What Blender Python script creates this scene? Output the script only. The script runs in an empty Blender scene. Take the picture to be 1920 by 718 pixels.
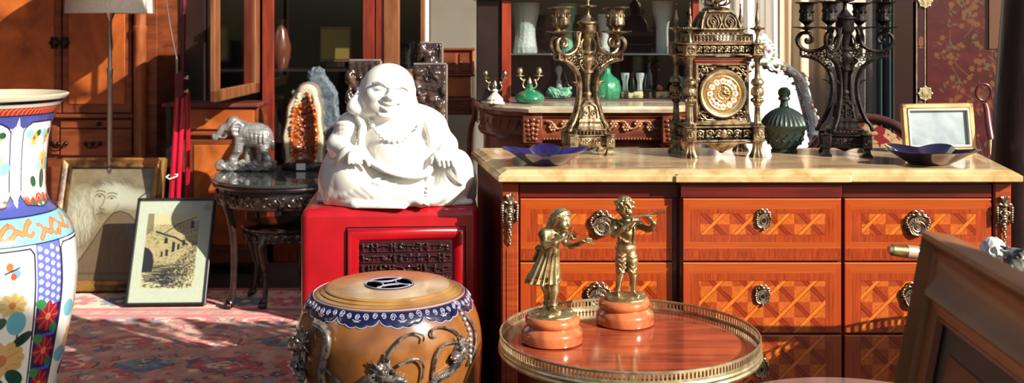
import bpy, math, random
import numpy as np
from mathutils import Vector, Matrix
random.seed(5); RS = np.random.RandomState(7)
F, PX, PY, H = 2000.0, 960.0, 52.0, 1.236
pi = math.pi
COL = bpy.context.scene.collection
def W(px, py, D): return Vector(((px-PX)*D/F, D, H-(py-PY)*D/F))
def X(px, D): return (px-PX)*D/F
def Z(py, D): return H-(py-PY)*D/F
def T(x=0, y=0, z=0): return Matrix.Translation((x, y, z))
def RZ(a): return Matrix.Rotation(a, 4, 'Z')
def RX(a): return Matrix.Rotation(a, 4, 'X')
def RY(a): return Matrix.Rotation(a, 4, 'Y')
def SC(x, y=None, z=None):
    y = x if y is None else y; z = x if z is None else z
    return Matrix.Diagonal((x, y, z, 1))

# ---------- materials ----------
def lin(c):
    return tuple((v/12.92 if v <= .04045 else ((v+.055)/1.055)**2.4) for v in c)
def hx(r, g, b): return lin((r/255, g/255, b/255))
MC = {}
def mat(name, col, rough=.5, metal=0, col2=None, scale=20, stretch=(1, 1, 1), bump=0, bscale=None, detail=6,
        coat=0, trans=0, ior=1.45, emit=None, sheen=0, spec=.5, attr=None, ramp=(.35, .65), dist=0, voronoi=False, alpha=1):
    m = bpy.data.materials.new(name); m.use_nodes = True
    nt = m.node_tree; b = nt.nodes['Principled BSDF']; L = nt.links
    b.inputs['Base Color'].default_value = (*col, 1)
    b.inputs['Roughness'].default_value = rough; b.inputs['Metallic'].default_value = metal
    b.inputs['IOR'].default_value = ior; b.inputs['Transmission Weight'].default_value = trans
    b.inputs['Coat Weight'].default_value = coat; b.inputs['Coat Roughness'].default_value = .12
    b.inputs['Specular IOR Level'].default_value = spec
    b.inputs['Sheen Weight'].default_value = sheen; b.inputs['Alpha'].default_value = alpha
    tc = nt.nodes.new('ShaderNodeTexCoord'); mp = nt.nodes.new('ShaderNodeMapping')
    mp.inputs['Scale'].default_value = stretch
    L.new(tc.outputs['Object'], mp.inputs['Vector'])
    src = None
    if col2 is not None:
        if voronoi:
            n = nt.nodes.new('ShaderNodeTexVoronoi'); n.inputs['Scale'].default_value = scale
            out = n.outputs['Distance']
        else:
            n = nt.nodes.new('ShaderNodeTexNoise'); n.inputs['Scale'].default_value = scale
            n.inputs['Detail'].default_value = detail; n.inputs['Distortion'].default_value = dist
            out = n.outputs['Fac']
        L.new(mp.outputs[0], n.inputs['Vector'])
        r = nt.nodes.new('ShaderNodeValToRGB')
        r.color_ramp.elements[0].position = ramp[0]; r.color_ramp.elements[1].position = ramp[1]
        r.color_ramp.elements[0].color = (*col, 1); r.color_ramp.elements[1].color = (*col2, 1)
        L.new(out, r.inputs[0]); src = r.outputs[0]
    if attr:
        a = nt.nodes.new('ShaderNodeVertexColor'); a.layer_name = attr
        if src is not None:
            mx = nt.nodes.new('ShaderNodeMix'); mx.data_type = 'RGBA'; mx.blend_type = 'MULTIPLY'
            mx.inputs['Factor'].default_value = 1
            L.new(a.outputs['Color'], mx.inputs['A']); L.new(src, mx.inputs['B']); src = mx.outputs['Result']
        else: src = a.outputs['Color']
    if src is not None: L.new(src, b.inputs['Base Color'])
    if bump:
        n2 = nt.nodes.new('ShaderNodeTexNoise'); n2.inputs['Scale'].default_value = bscale or scale
        n2.inputs['Detail'].default_value = 5
        L.new(mp.outputs[0], n2.inputs['Vector'])
        bp = nt.nodes.new('ShaderNodeBump'); bp.inputs['Strength'].default_value = 1
        bp.inputs['Distance'].default_value = bump
        L.new(n2.outputs['Fac'], bp.inputs['Height']); L.new(bp.outputs[0], b.inputs['Normal'])
    if emit:
        b.inputs['Emission Color'].default_value = (*emit[0], 1); b.inputs['Emission Strength'].default_value = emit[1]
    return m

# ---------- mesh builder ----------
class MB:
    def __init__(s): s.v = []; s.f = []; s.m = []; s.cur = 0
    def add(s, vs, fs, M=None):
        o = len(s.v)
        for v in vs:
            v = Vector(v)
            s.v.append(tuple(M @ v) if M is not None else tuple(v))
        for f in fs: s.f.append(tuple(i+o for i in f)); s.m.append(s.cur)
        return s
    def box(s, c, size, bev=0, M=None):
        hx_, hy, hz = size[0]/2, size[1]/2, size[2]/2
        b = min(bev, hx_*.99, hy*.99, hz*.99)
        if b <= 0:
            vs = [(c[0]+a*hx_, c[1]+d*hy, c[2]+e*hz) for e in (-1, 1) for d in (-1, 1) for a in (-1, 1)]
            fs = [(0, 2, 3, 1), (4, 5, 7, 6), (0, 1, 5, 4), (2, 6, 7, 3), (0, 4, 6, 2), (1, 3, 7, 5)]
            return s.add(vs, fs, M)
        idx = {}; vs = []
        for a in (-1, 1):
            for d in (-1, 1):
                for e in (-1, 1):
                    for k in range(3):
                        q = [hx_*a, hy*d, hz*e]
                        for j, g in enumerate((a, d, e)):
                            if j != k: q[j] -= g*b
                        idx[(a, d, e, k)] = len(vs); vs.append((c[0]+q[0], c[1]+q[1], c[2]+q[2]))
        fs = []
        def I(k, a, b_, sg):
            q = [0, 0, 0]; q[k] = sg; q[(k+1) % 3] = a; q[(k+2) % 3] = b_
            return idx[(q[0], q[1], q[2], k)]
        for k in range(3):
            for sg in (-1, 1):
                f = [I(k, -1, -1, sg), I(k, 1, -1, sg), I(k, 1, 1, sg), I(k, -1, 1, sg)]
                fs.append(f if sg > 0 else f[::-1])
        for k in range(3):
            k1, k2 = (k+1) % 3, (k+2) % 3
            for a in (-1, 1):
                for e in (-1, 1):
                    def V(sg, kk):
                        q = [0, 0, 0]; q[k] = sg; q[k1] = a; q[k2] = e; return idx[(q[0], q[1], q[2], kk)]
                    f = [V(-1, k1), V(1, k1), V(1, k2), V(-1, k2)]
                    fs.append(f if a*e < 0 else f[::-1])
        for a in (-1, 1):
            for d in (-1, 1):
                for e in (-1, 1):
                    f = [idx[(a, d, e, 0)], idx[(a, d, e, 1)], idx[(a, d, e, 2)]]
                    fs.append(f if a*d*e > 0 else f[::-1])
        return s.add(vs, fs, M)
    def lathe(s, prof, n=32, M=None, rf=None, a0=0, a1=2*pi, cap=True):
        full = abs(a1-a0-2*pi) < 1e-6
        cols = n if full else n+1
        vs = []
        for r, z in prof:
            for i in range(cols):
                t = a0+(a1-a0)*i/n
                rr = r*(rf(t, z) if rf else 1)
                vs.append((rr*math.cos(t), rr*math.sin(t), z))
        fs = []
        for j in range(len(prof)-1):
            for i in range(n):
                i2 = (i+1) % cols
                fs.append((j*cols+i, j*cols+i2, (j+1)*cols+i2, (j+1)*cols+i))
        if cap and full:
            if prof[0][0] > 1e-6: fs.append(tuple(range(cols))[::-1])
            if prof[-1][0] > 1e-6: fs.append(tuple((len(prof)-1)*cols+i for i in range(cols)))
        return s.add(vs, fs, M)
    def tube(s, pts, r, n=8, M=None, cap=True, flat=1.0, up=None, closed=False):
        pts = [Vector(p) for p in pts]; N = len(pts)
        if not hasattr(r, '__len__'): r = [r]*N
        vs = []; fs = []
        tang = []
        for i in range(N):
            if closed: t = pts[(i+1) % N]-pts[i-1]
            else: t = pts[min(i+1, N-1)]-pts[max(i-1, 0)]
            tang.append(t.normalized() if t.length > 1e-9 else Vector((0, 0, 1)))
        u = Vector(up) if up is not None else Vector((0, 1, 0))
        if abs(u.dot(tang[0])) > .95 and up is None: u = Vector((1, 0, 0))
        for i in range(N):
            t = tang[i]
            if up is not None:
                u = Vector(up)
            w = u - t*u.dot(t)
            if w.length < 1e-5: w = Vector((1, 0, 0)) - t*t.x
            w.normalize(); u = w; b = t.cross(w)
            for k in range(n):
                a = 2*pi*k/n
                vs.append(pts[i]+w*(math.cos(a)*r[i]*flat)+b*(math.sin(a)*r[i]))
        for i in range(N if closed else N-1):
            j = (i+1) % N
            for k in range(n):
                k2 = (k+1) % n
                fs.append((i*n+k, i*n+k2, j*n+k2, j*n+k))
        if cap and not closed:
            fs.append(tuple(range(n))[::-1]); fs.append(tuple((N-1)*n+k for k in range(n)))
        return s.add(vs, fs, M)
    def prism(s, poly, y0, y1, M=None, cap=True):      # poly in (x,z), extruded along y
        A = sum(poly[i][0]*poly[(i+1) % len(poly)][1]-poly[(i+1) % len(poly)][0]*poly[i][1] for i in range(len(poly)))
        if A < 0: poly = poly[::-1]
        n = len(poly)
        vs = [(p[0], y0, p[1]) for p in poly]+[(p[0], y1, p[1]) for p in poly]
        fs = [(i+n, (i+1) % n+n, (i+1) % n, i)for i in range(n)]
        fs = [f[::-1] for f in fs]
        if y0 < y1:
            fs = [f[::-1] for f in fs]
            fs = [(i, i+n, (i+1) % n+n, (i+1) % n)[::-1] for i in range(n)]
        if cap: fs += [tuple(range(n)), tuple(range(n, 2*n))[::-1]]
        return s.add(vs, fs, M)
    def ball(s, c, r, n=12, M=None):
        r = (r, r, r) if not hasattr(r, '__len__') else r
        prof = [(math.sin(pi*i/(n//2+2)), -math.cos(pi*i/(n//2+2))) for i in range(n//2+3)]
        M2 = T(*c) @ SC(*r)
        prof[0] = (0, -1); prof[-1] = (0, 1)
        return s.lathe(prof, n, (M @ M2) if M is not None else M2, cap=False)
    def ring(s, c, R, r, n=24, M=None, k=6, rz=None, flat=1):       # torus in xz-plane (facing y)
        pts = [(c[0]+R*math.cos(2*pi*i/n), c[1], c[2]+(rz or R)*math.sin(2*pi*i/n)) for i in range(n)]
        return s.tube(pts, r, k, M, closed=True, up=(0, 1, 0), flat=flat)
    def build(s, name, m, parent=None, loc=None, smooth=40, rot=0):
        me = bpy.data.meshes.new(name); me.from_pydata(s.v, [], s.f)
        ms = m if isinstance(m, (list, tuple)) else [m]
        for q in ms: me.materials.append(q)
        if len(ms) > 1: me.polygons.foreach_set('material_index', s.m)
        import bmesh
        bm = bmesh.new(); bm.from_mesh(me); bmesh.ops.recalc_face_normals(bm, faces=bm.faces); bm.to_mesh(me); bm.free()
        if smooth:
            me.polygons.foreach_set('use_smooth', [True]*len(me.polygons))
            if smooth < 180: me.set_sharp_from_angle(angle=math.radians(smooth))
        me.update()
        o = bpy.data.objects.new(name, me); COL.objects.link(o)
        if parent is not None: o.parent = parent
        if loc is not None: o.location = loc
        if rot: o.rotation_euler.z = rot
        return o
def tag(o, label=None, cat=None, group=None, kind=None):
    if label: o['label'] = label
    if cat: o['category'] = cat
    if group: o['group'] = group
    if kind: o['kind'] = kind
    return o
def thing(name, label, cat, loc=(0, 0, 0), rz=0, group=None, M=None):
    o = bpy.data.objects.new(name, None); COL.objects.link(o); o.empty_display_size = .05
    o.location = loc; o.rotation_euler = (0, 0, rz)
    if M is not None: o.matrix_world = M
    return tag(o, label, cat, group)
def copy_tree(o, parent=None, loc=None):
    c = o.copy(); COL.objects.link(c); c.parent = parent
    if loc is not None: c.location = loc
    for ch in list(o.children): copy_tree(ch, c)
    return c
def spline(pts, n=8):
    P = [Vector(p) for p in pts]; out = []
    for i in range(len(P)-1):
        a, b, c, d = P[max(i-1, 0)], P[i], P[i+1], P[min(i+2, len(P)-1)]
        for k in range(n):
            t = k/n
            out.append(.5*((2*b)+(c-a)*t+(2*a-5*b+4*c-d)*t*t+(3*b-a-3*c+d)*t**3))
    out.append(P[-1]); return out
def spiral(cx, cz, r0, r1, a0, turns, n=24, y=0):
    return [(cx+(r0+(r1-r0)*i/n)*math.cos(a0+2*pi*turns*i/n), y, cz+(r0+(r1-r0)*i/n)*math.sin(a0+2*pi*turns*i/n)) for i in range(n+1)]

# ---------- signed distance sculpting ----------
class SDF:
    def __init__(s, lo, hi, h):
        s.lo = np.array(lo, float); s.h = h
        s.n = np.ceil((np.array(hi)-s.lo)/h).astype(int)+1
        s.ax = [(s.lo[i]+h*np.arange(s.n[i])).astype(np.float32) for i in range(3)]
        s.d = np.full(s.n, 50*h, np.float32)
    def _sl(s, lo, hi, pad):
        sl = []
        for i in range(3):
            a = int(np.floor((lo[i]-pad-s.lo[i])/s.h)); b = int(np.ceil((hi[i]+pad-s.lo[i])/s.h))+1
            a = max(a, 0); b = min(b, s.n[i])
            if a >= b: return None
            sl.append(slice(a, b))
        return tuple(sl)
    def op(s, f, lo, hi, k=0, mode='u'):
        sl = s._sl(lo, hi, k+4*s.h)
        if sl is None: return s
        x = s.ax[0][sl[0]][:, None, None]; y = s.ax[1][sl[1]][None, :, None]; z = s.ax[2][sl[2]][None, None, :]
        e = f(x, y, z); d = s.d[sl]
        if mode == 's': e = -e; d2 = -d; e2 = -e
        if mode == 'u':
            r = np.minimum(d, e)
            if k > 0:
                hh = np.maximum(k-np.abs(d-e), 0)/k; r = r-hh*hh*k*.25
        else:      # subtract: max(d,-f)
            r = np.maximum(d, e)
            if k > 0:
                hh = np.maximum(k-np.abs(d-e), 0)/k; r = r+hh*hh*k*.25
        s.d[sl] = r; return s
    def ell(s, c, r, k=0, rot=None, mode='u'):
        r = (r, r, r) if not hasattr(r, '__len__') else r
        R = np.array(rot.to_3x3()) if rot is not None else None
        m = max(r)
        def f(x, y, z):
            x = x-c[0]; y = y-c[1]; z = z-c[2]
            if R is not None:
                x, y, z = (R[0, 0]*x+R[1, 0]*y+R[2, 0]*z, R[0, 1]*x+R[1, 1]*y+R[2, 1]*z, R[0, 2]*x+R[1, 2]*y+R[2, 2]*z)
            k0 = np.sqrt((x/r[0])**2+(y/r[1])**2+(z/r[2])**2)
            k1 = np.sqrt((x/r[0]**2)**2+(y/r[1]**2)**2+(z/r[2]**2)**2)+1e-6
            return k0*(k0-1)/k1
        if R is None: return s.op(f, [c[i]-r[i] for i in range(3)], [c[i]+r[i] for i in range(3)], k, mode)
        return s.op(f, [v-m for v in c], [v+m for v in c], k, mode)
    def cap(s, a, b, ra, rb=None, k=0, mode='u'):
        rb = ra if rb is None else rb
        a = np.array(a, float); b = np.array(b, float); ab = b-a; L2 = float(ab@ab)+1e-9; m = max(ra, rb)
        def f(x, y, z):
            t = np.clip(((x-a[0])*ab[0]+(y-a[1])*ab[1]+(z-a[2])*ab[2])/L2, 0, 1)
            return np.sqrt((x-a[0]-t*ab[0])**2+(y-a[1]-t*ab[1])**2+(z-a[2]-t*ab[2])**2)-(ra+(rb-ra)*t)
        return s.op(f, np.minimum(a, b)-m, np.maximum(a, b)+m, k, mode)
    def path(s, pts, r, k=0, mode='u', n=0):
        if n: pts = [tuple(p) for p in spline(pts, n)]
        N = len(pts)
        for i in range(N-1):
            if hasattr(r, '__len__'):
                q = lambda t: np.interp(t, np.linspace(0, 1, len(r)), r)
                ra, rb = q(i/(N-1)), q((i+1)/(N-1))
            else: ra = rb = r
            s.cap(pts[i], pts[i+1], ra, rb, k, mode)
        return s
    def box(s, c, hs, rnd=0, k=0, rot=None, mode='u'):
        R = np.array(rot.to_3x3()) if rot is not None else None; m = sum(hs)
        def f(x, y, z):
            x = x-c[0]; y = y-c[1]; z = z-c[2]
            if R is not None:
                x, y, z = (R[0, 0]*x+R[1, 0]*y+R[2, 0]*z, R[0, 1]*x+R[1, 1]*y+R[2, 1]*z, R[0, 2]*x+R[1, 2]*y+R[2, 2]*z)
            qx, qy, qz = np.abs(x)-hs[0]+rnd, np.abs(y)-hs[1]+rnd, np.abs(z)-hs[2]+rnd
            return np.sqrt(np.maximum(qx, 0)**2+np.maximum(qy, 0)**2+np.maximum(qz, 0)**2)+np.minimum(np.maximum(qx, np.maximum(qy, qz)), 0)-rnd
        return s.op(f, [v-m for v in c], [v+m for v in c], k, mode)
    def clipz(s, z0):
        z = s.ax[2][None, None, :]; s.d = np.maximum(s.d, (z0-z)*np.ones_like(s.d)); return s
    def noise(s, amp, freq, seed=0, oct=2):
        r = np.random.RandomState(seed)
        X_, Y_, Z_ = s.ax[0][:, None, None], s.ax[1][None, :, None], s.ax[2][None, None, :]
        t = 0
        for o in range(oct):
            for j in range(5):
                k = r.randn(3)*freq*(2**o); p = r.rand()*6.28
                t = t+np.sin(k[0]*X_+k[1]*Y_+k[2]*Z_+p)/(2**o)
        s.d = s.d+(amp*t/4).astype(np.float32); return s
    def mesh(s, name, m, parent=None, scale=1, smooth=True, loc=None, colf=None):
        d = s.d.copy()
        for i in range(3):
            sl = [slice(None)]*3; sl[i] = 0; d[tuple(sl)] = 1; sl[i] = -1; d[tuple(sl)] = 1
        S = d < 0
        n = s.n
        cs = [(i, j, k) for i in (0, 1) for j in (0, 1) for k in (0, 1)]
        cnt = sum(S[i:n[0]-1+i, j:n[1]-1+j, k:n[2]-1+k].astype(np.int8) for i, j, k in cs)
        act = (cnt > 0) & (cnt < 8)
        ci = np.argwhere(act); idx = np.full(act.shape, -1, np.int64); idx[act] = np.arange(len(ci))
        acc = np.zeros((len(ci), 3)); w = np.zeros(len(ci))
        cv = {c: d[ci[:, 0]+c[0], ci[:, 1]+c[1], ci[:, 2]+c[2]] for c in cs}
        for a in cs:
            for ax in range(3):
                if a[ax]: continue
                b = list(a); b[ax] = 1; b = tuple(b)
                va, vb = cv[a], cv[b]; x = (va < 0) != (vb < 0)
                t = np.where(x, va/np.where(x, va-vb, 1), 0)
                p = np.array(a)[None, :]+np.zeros((len(ci), 3)); p[:, ax] += t
                acc[x] += p[x]; w[x] += 1
        V = (s.lo+s.h*(ci+acc/w[:, None]))*scale
        faces = []
        for ax in range(3):
            sl0 = [slice(1, -1)]*3; sl1 = [slice(1, -1)]*3
            sl0[ax] = slice(0, -1); sl1[ax] = slice(1, None)
            A = S[tuple(sl0)]; B = S[tuple(sl1)]
            e = np.argwhere(A != B); fl = A[A != B]
            off = [1, 1, 1]; off[ax] = 0; e = e+np.array(off)
            u, v = (ax+1) % 3, (ax+2) % 3
            def g(du, dv):
                q = e.copy(); q[:, u] -= du; q[:, v] -= dv; return idx[q[:, 0], q[:, 1], q[:, 2]]
            f = np.stack([g(1, 1), g(0, 1), g(0, 0), g(1, 0)], 1)
            f[~fl] = f[~fl][:, ::-1]; faces.append(f)
        Fc = np.concatenate(faces)
        me = bpy.data.meshes.new(name)
        me.vertices.add(len(V)); me.vertices.foreach_set('co', V.astype(np.float32).ravel())
        me.loops.add(len(Fc)*4); me.loops.foreach_set('vertex_index', Fc.astype(np.int32).ravel())
        me.polygons.add(len(Fc)); me.polygons.foreach_set('loop_start', np.arange(len(Fc), dtype=np.int32)*4)
        me.polygons.foreach_set('loop_total', np.full(len(Fc), 4, np.int32))
        if smooth: me.polygons.foreach_set('use_smooth', np.ones(len(Fc), bool))
        if colf is not None:
            c = colf(V/scale); a = me.color_attributes.new('Col', 'FLOAT_COLOR', 'POINT')
            a.data.foreach_set('color', np.c_[c, np.ones(len(c))].astype(np.float32).ravel())
        me.update(calc_edges=True); me.materials.append(m)
        o = bpy.data.objects.new(name, me); COL.objects.link(o)
        if parent is not None: o.parent = parent
        if loc is not None: o.location = loc
        return o

# ---------- painted surfaces (pigment only) ----------
def s2l(a):
    a = np.clip(a, 0, 1); return np.where(a <= .04045, a/12.92, ((a+.055)/1.055)**2.4)
def vnoise(w, h, cx, cy, seed=0, oct=3):
    r = np.random.RandomState(seed); out = np.zeros((h, w)); amp = 1; tot = 0
    for o in range(oct):
        nx, ny = max(2, int(cx*2**o)), max(2, int(cy*2**o))
        g = r.rand(ny+2, nx+2)
        x = np.linspace(0, nx, w, endpoint=False); y = np.linspace(0, ny, h, endpoint=False)
        xi, yi = x.astype(int), y.astype(int); fx, fy = x-xi, y-yi
        fx = fx*fx*(3-2*fx); fy = fy*fy*(3-2*fy)
        a = g[yi][:, xi]; b = g[yi][:, xi+1]; c = g[yi+1][:, xi]; d = g[yi+1][:, xi+1]
        out += amp*((a*(1-fx)+b*fx)*(1-fy)[:, None]+(c*(1-fx)+d*fx)*fy[:, None]); tot += amp; amp *= .5
    return out/tot
class Cv:
    def __init__(s, w, h, x0, y0, x1, y1, c):          # user window (x0,y0)-(x1,y1), row 0 = y0
        s.w, s.h, s.win = w, h, (x0, y0, x1, y1)
        s.a = np.zeros((h, w, 3)); s.a[:] = np.array(c)/255
        s.X = np.linspace(x0, x1, w)[None, :]*np.ones((h, 1)); s.Y = np.linspace(y0, y1, h)[:, None]*np.ones((1, w))
        s.px = abs(x1-x0)/w
    def _bb(s, x0, y0, x1, y1):
        a, b, c, d = s.win
        i0 = int(np.floor((x0-a)/(c-a)*(s.w-1))); i1 = int(np.ceil((x1-a)/(c-a)*(s.w-1)))
        j0 = int(np.floor((y0-b)/(d-b)*(s.h-1))); j1 = int(np.ceil((y1-b)/(d-b)*(s.h-1)))
        i0, i1 = min(i0, i1), max(i0, i1); j0, j1 = min(j0, j1), max(j0, j1)
        return slice(max(0, j0-1), max(0, min(s.h, j1+2))), slice(max(0, i0-1), max(0, min(s.w, i1+2)))
    def mix(s, sl, m, c, al=1):
        m = np.clip(m, 0, 1)[..., None]*al
        s.a[sl] = s.a[sl]*(1-m)+np.array(c)/255*m
    def ell(s, x, y, rx, ry, c, al=1, rot=0):
        R = max(rx, ry); sl = s._bb(x-R, y-R, x+R, y+R); dx = s.X[sl]-x; dy = s.Y[sl]-y
        ca, sa = math.cos(rot), math.sin(rot); u = (dx*ca+dy*sa)/rx; v = (-dx*sa+dy*ca)/ry
        s.mix(sl, (1-np.sqrt(u*u+v*v))*min(rx, ry)/s.px+.5, c, al)
    def poly(s, pts, c, al=1):
        xs = [p[0] for p in pts]; ys = [p[1] for p in pts]; sl = s._bb(min(xs), min(ys), max(xs), max(ys))
        x, y = s.X[sl], s.Y[sl]; ins = np.zeros(x.shape, bool); j = len(pts)-1
        for i in range(len(pts)):
            (xi, yi), (xj, yj) = pts[i], pts[j]
            if yi != yj:
                ins ^= ((yi > y) != (yj > y)) & (x < (xj-xi)*(y-yi)/(yj-yi)+xi)
            j = i
        s.mix(sl, ins.astype(float), c, al)
    def line(s, pts, w, c, al=1, sm=0):
        if sm: pts = [(p[0], p[1]) for p in spline([(q[0], q[1], 0) for q in pts], sm)]
        for (xa, ya), (xb, yb) in zip(pts[:-1], pts[1:]):
            sl = s._bb(min(xa, xb)-w, min(ya, yb)-w, max(xa, xb)+w, max(ya, yb)+w)
            x, y = s.X[sl], s.Y[sl]; L = (xb-xa)**2+(yb-ya)**2+1e-9
            t = np.clip(((x-xa)*(xb-xa)+(y-ya)*(yb-ya))/L, 0, 1)
            d = np.sqrt((x-xa-t*(xb-xa))**2+(y-ya-t*(yb-ya))**2)
            s.mix(sl, (w/2-d)/s.px+.5, c, al)
    def flower(s, x, y, r, n, c, c2=None, rot=0, sq=1, line=None):
        for i in range(n):
            a = rot+2*pi*i/n
            s.ell(x+math.cos(a)*r*.55, y+math.sin(a)*r*.55*sq, r*.5, r*.28, c, 1, math.atan2(math.sin(a)*sq, math.cos(a)))
            if line: s.line([(x, y), (x+math.cos(a)*r*.9, y+math.sin(a)*r*.9*sq)], s.px*1.6, line, .7)
        if c2: s.ell(x, y, r*.25, r*.25, c2)
def paint_mesh(name, cv, pos, m, parent=None, wrap=False, loc=None, smooth=True):
    """pos(U,V)->(x,y,z) arrays ; U,V in 0..1, V along canvas rows"""
    w, h = cv.w, cv.h
    U, V = np.meshgrid(np.linspace(0, 1, w), np.linspace(0, 1, h))
    P = np.stack(pos(U, V), -1).reshape(-1, 3)
    i = np.arange(w-1)[None, :]; j = np.arange(h-1)[:, None]
    a = (j*w+i).ravel(); Fc = np.stack([a, a+w, a+w+1, a+1], 1)
    me = bpy.data.meshes.new(name)
    me.vertices.add(len(P)); me.vertices.foreach_set('co', P.astype(np.float32).ravel())
    me.loops.add(len(Fc)*4); me.loops.foreach_set('vertex_index', Fc.astype(np.int32).ravel())
    me.polygons.add(len(Fc)); me.polygons.foreach_set('loop_start', np.arange(len(Fc), dtype=np.int32)*4)
    me.polygons.foreach_set('loop_total', np.full(len(Fc), 4, np.int32))
    if smooth: me.polygons.foreach_set('use_smooth', np.ones(len(Fc), bool))
    a = me.color_attributes.new('Col', 'FLOAT_COLOR', 'POINT')
    a.data.foreach_set('color', np.c_[s2l(cv.a.reshape(-1, 3)), np.ones(w*h)].astype(np.float32).ravel())
    me.update(calc_edges=True); me.materials.append(m)
    o = bpy.data.objects.new(name, me); COL.objects.link(o)
    if parent is not None: o.parent = parent
    if loc is not None: o.location = loc
    return o
# ---------- camera, light ----------
cam = bpy.data.cameras.new('camera'); co = bpy.data.objects.new('camera', cam); COL.objects.link(co)
co.location = (0, 0, H); co.rotation_euler = (pi/2, 0, 0)
cam.sensor_width = 36; cam.lens = 36*F/1920; cam.shift_y = -(359-PY)/1920; cam.clip_start = .05; cam.clip_end = 100
cam.dof.use_dof = True; cam.dof.focus_distance = 2.55; cam.dof.aperture_fstop = 6.5
bpy.context.scene.camera = co
SUN_DIR = Vector((-1.3, 1.0, -.9)).normalized()
sl = bpy.data.lights.new('sun', 'SUN'); sl.energy = 8.5; sl.angle = math.radians(.6); sl.color = (1, .93, .82)
so = bpy.data.objects.new('sun', sl); COL.objects.link(so); so.location = (3, -3, 4)
so.rotation_euler = SUN_DIR.to_track_quat('-Z', 'Y').to_euler()
wd = bpy.data.worlds.new('world'); bpy.context.scene.world = wd; wd.use_nodes = True
nt = wd.node_tree; bg = nt.nodes['Background']
sk = nt.nodes.new('ShaderNodeTexSky'); sk.sky_type = 'NISHITA'; sk.sun_disc = False
sk.sun_elevation = math.radians(31); sk.sun_rotation = math.radians(127.5); sk.air_density = 1.2; sk.dust_density = 2.5
nt.links.new(sk.outputs[0], bg.inputs[0]); bg.inputs[1].default_value = .11
vs_ = bpy.context.scene.view_settings; vs_.view_transform = 'Standard'; vs_.look = 'None'; vs_.exposure = 0; vs_.gamma = 1
bpy.context.scene.view_settings.use_curve_mapping = False
bpy.context.scene.cycles.max_bounces = 6; bpy.context.scene.cycles.transparent_max_bounces = 12
bpy.context.scene.cycles.caustics_reflective = False; bpy.context.scene.cycles.caustics_refractive = False

# ---------- shared materials ----------
M_paint = mat('lacquered_marquetry', (1, 1, 1), .28, attr='Col', coat=.5)
M_wood = mat('orange_veneer', hx(160, 68, 26), .35, col2=hx(134, 50, 22), scale=9, stretch=(1.2, 1.2, 14), coat=.5)
M_woodh = mat('orange_veneer_across', hx(176, 66, 26), .35, col2=hx(138, 44, 20), scale=9, stretch=(14, 1.2, 1.2), coat=.5)
M_mahog = mat('dark_mahogany', hx(104, 26, 18), .35, col2=hx(76, 17, 12), scale=7, stretch=(1, 1, 9), coat=.4)
M_marble = mat('cream_marble', hx(206, 176, 136), .16, col2=hx(160, 112, 76), scale=3.2, stretch=(1, 2.5, 1), dist=1.6, ramp=(.42, .72), coat=.3)
M_marble_edge = mat('cream_marble_edge', hx(208, 184, 136), .22, col2=hx(176, 138, 82), scale=11, dist=1.2, ramp=(.4, .7))
M_bronze = mat('aged_gilt_bronze', hx(176, 152, 104), .42, .9, col2=hx(112, 88, 58), scale=60, bump=.0006)
M_antq = mat('antique_silvered_bronze', hx(182, 164, 130), .42, .88, col2=hx(84, 60, 42), scale=45, bump=.0008, bscale=160)
M_dkbronze = mat('dark_patinated_bronze', hx(54, 48, 44), .5, .7, col2=hx(28, 22, 20), scale=45, bump=.0008, bscale=160)
M_mount = mat('pewter_mount', hx(188, 172, 148), .42, .85, col2=hx(100, 78, 62), scale=80, bump=.0006)
M_brass = mat('pale_brass', hx(214, 200, 162), .42, .85, col2=hx(170, 152, 112), scale=50, bump=.0003)
M_black = mat('black_gloss', hx(22, 18, 18), .3)
M_dark = mat('dark_void', hx(26, 14, 12), .7)

# ---------- setting ----------
def plane_box(name, c, size, m): 
    return tag(MB().box(c, size).build(name, m, smooth=0), kind='structure')
M_wall = mat('dim_plaster', hx(134, 126, 114), .9, col2=hx(118, 110, 98), scale=2.5, bump=.002, bscale=8)
M_wallr = mat('dark_side_wall', hx(70, 58, 52), .9, col2=hx(54, 44, 40), scale=2)
M_floor = mat('worn_floorboards', hx(62, 42, 34), .7, col2=hx(44, 30, 26), scale=3, stretch=(1, 8, 1))
plane_box('floor', (0, 3, -.03), (7.2, 7.4, .06), M_floor)
plane_box('wall_back', (0, 6.35, 1.4), (7.2, .1, 2.86), M_wall)
plane_box('wall_left', (-3.55, 3, 1.4), (.1, 7.2, 2.86), M_wallr)

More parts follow.
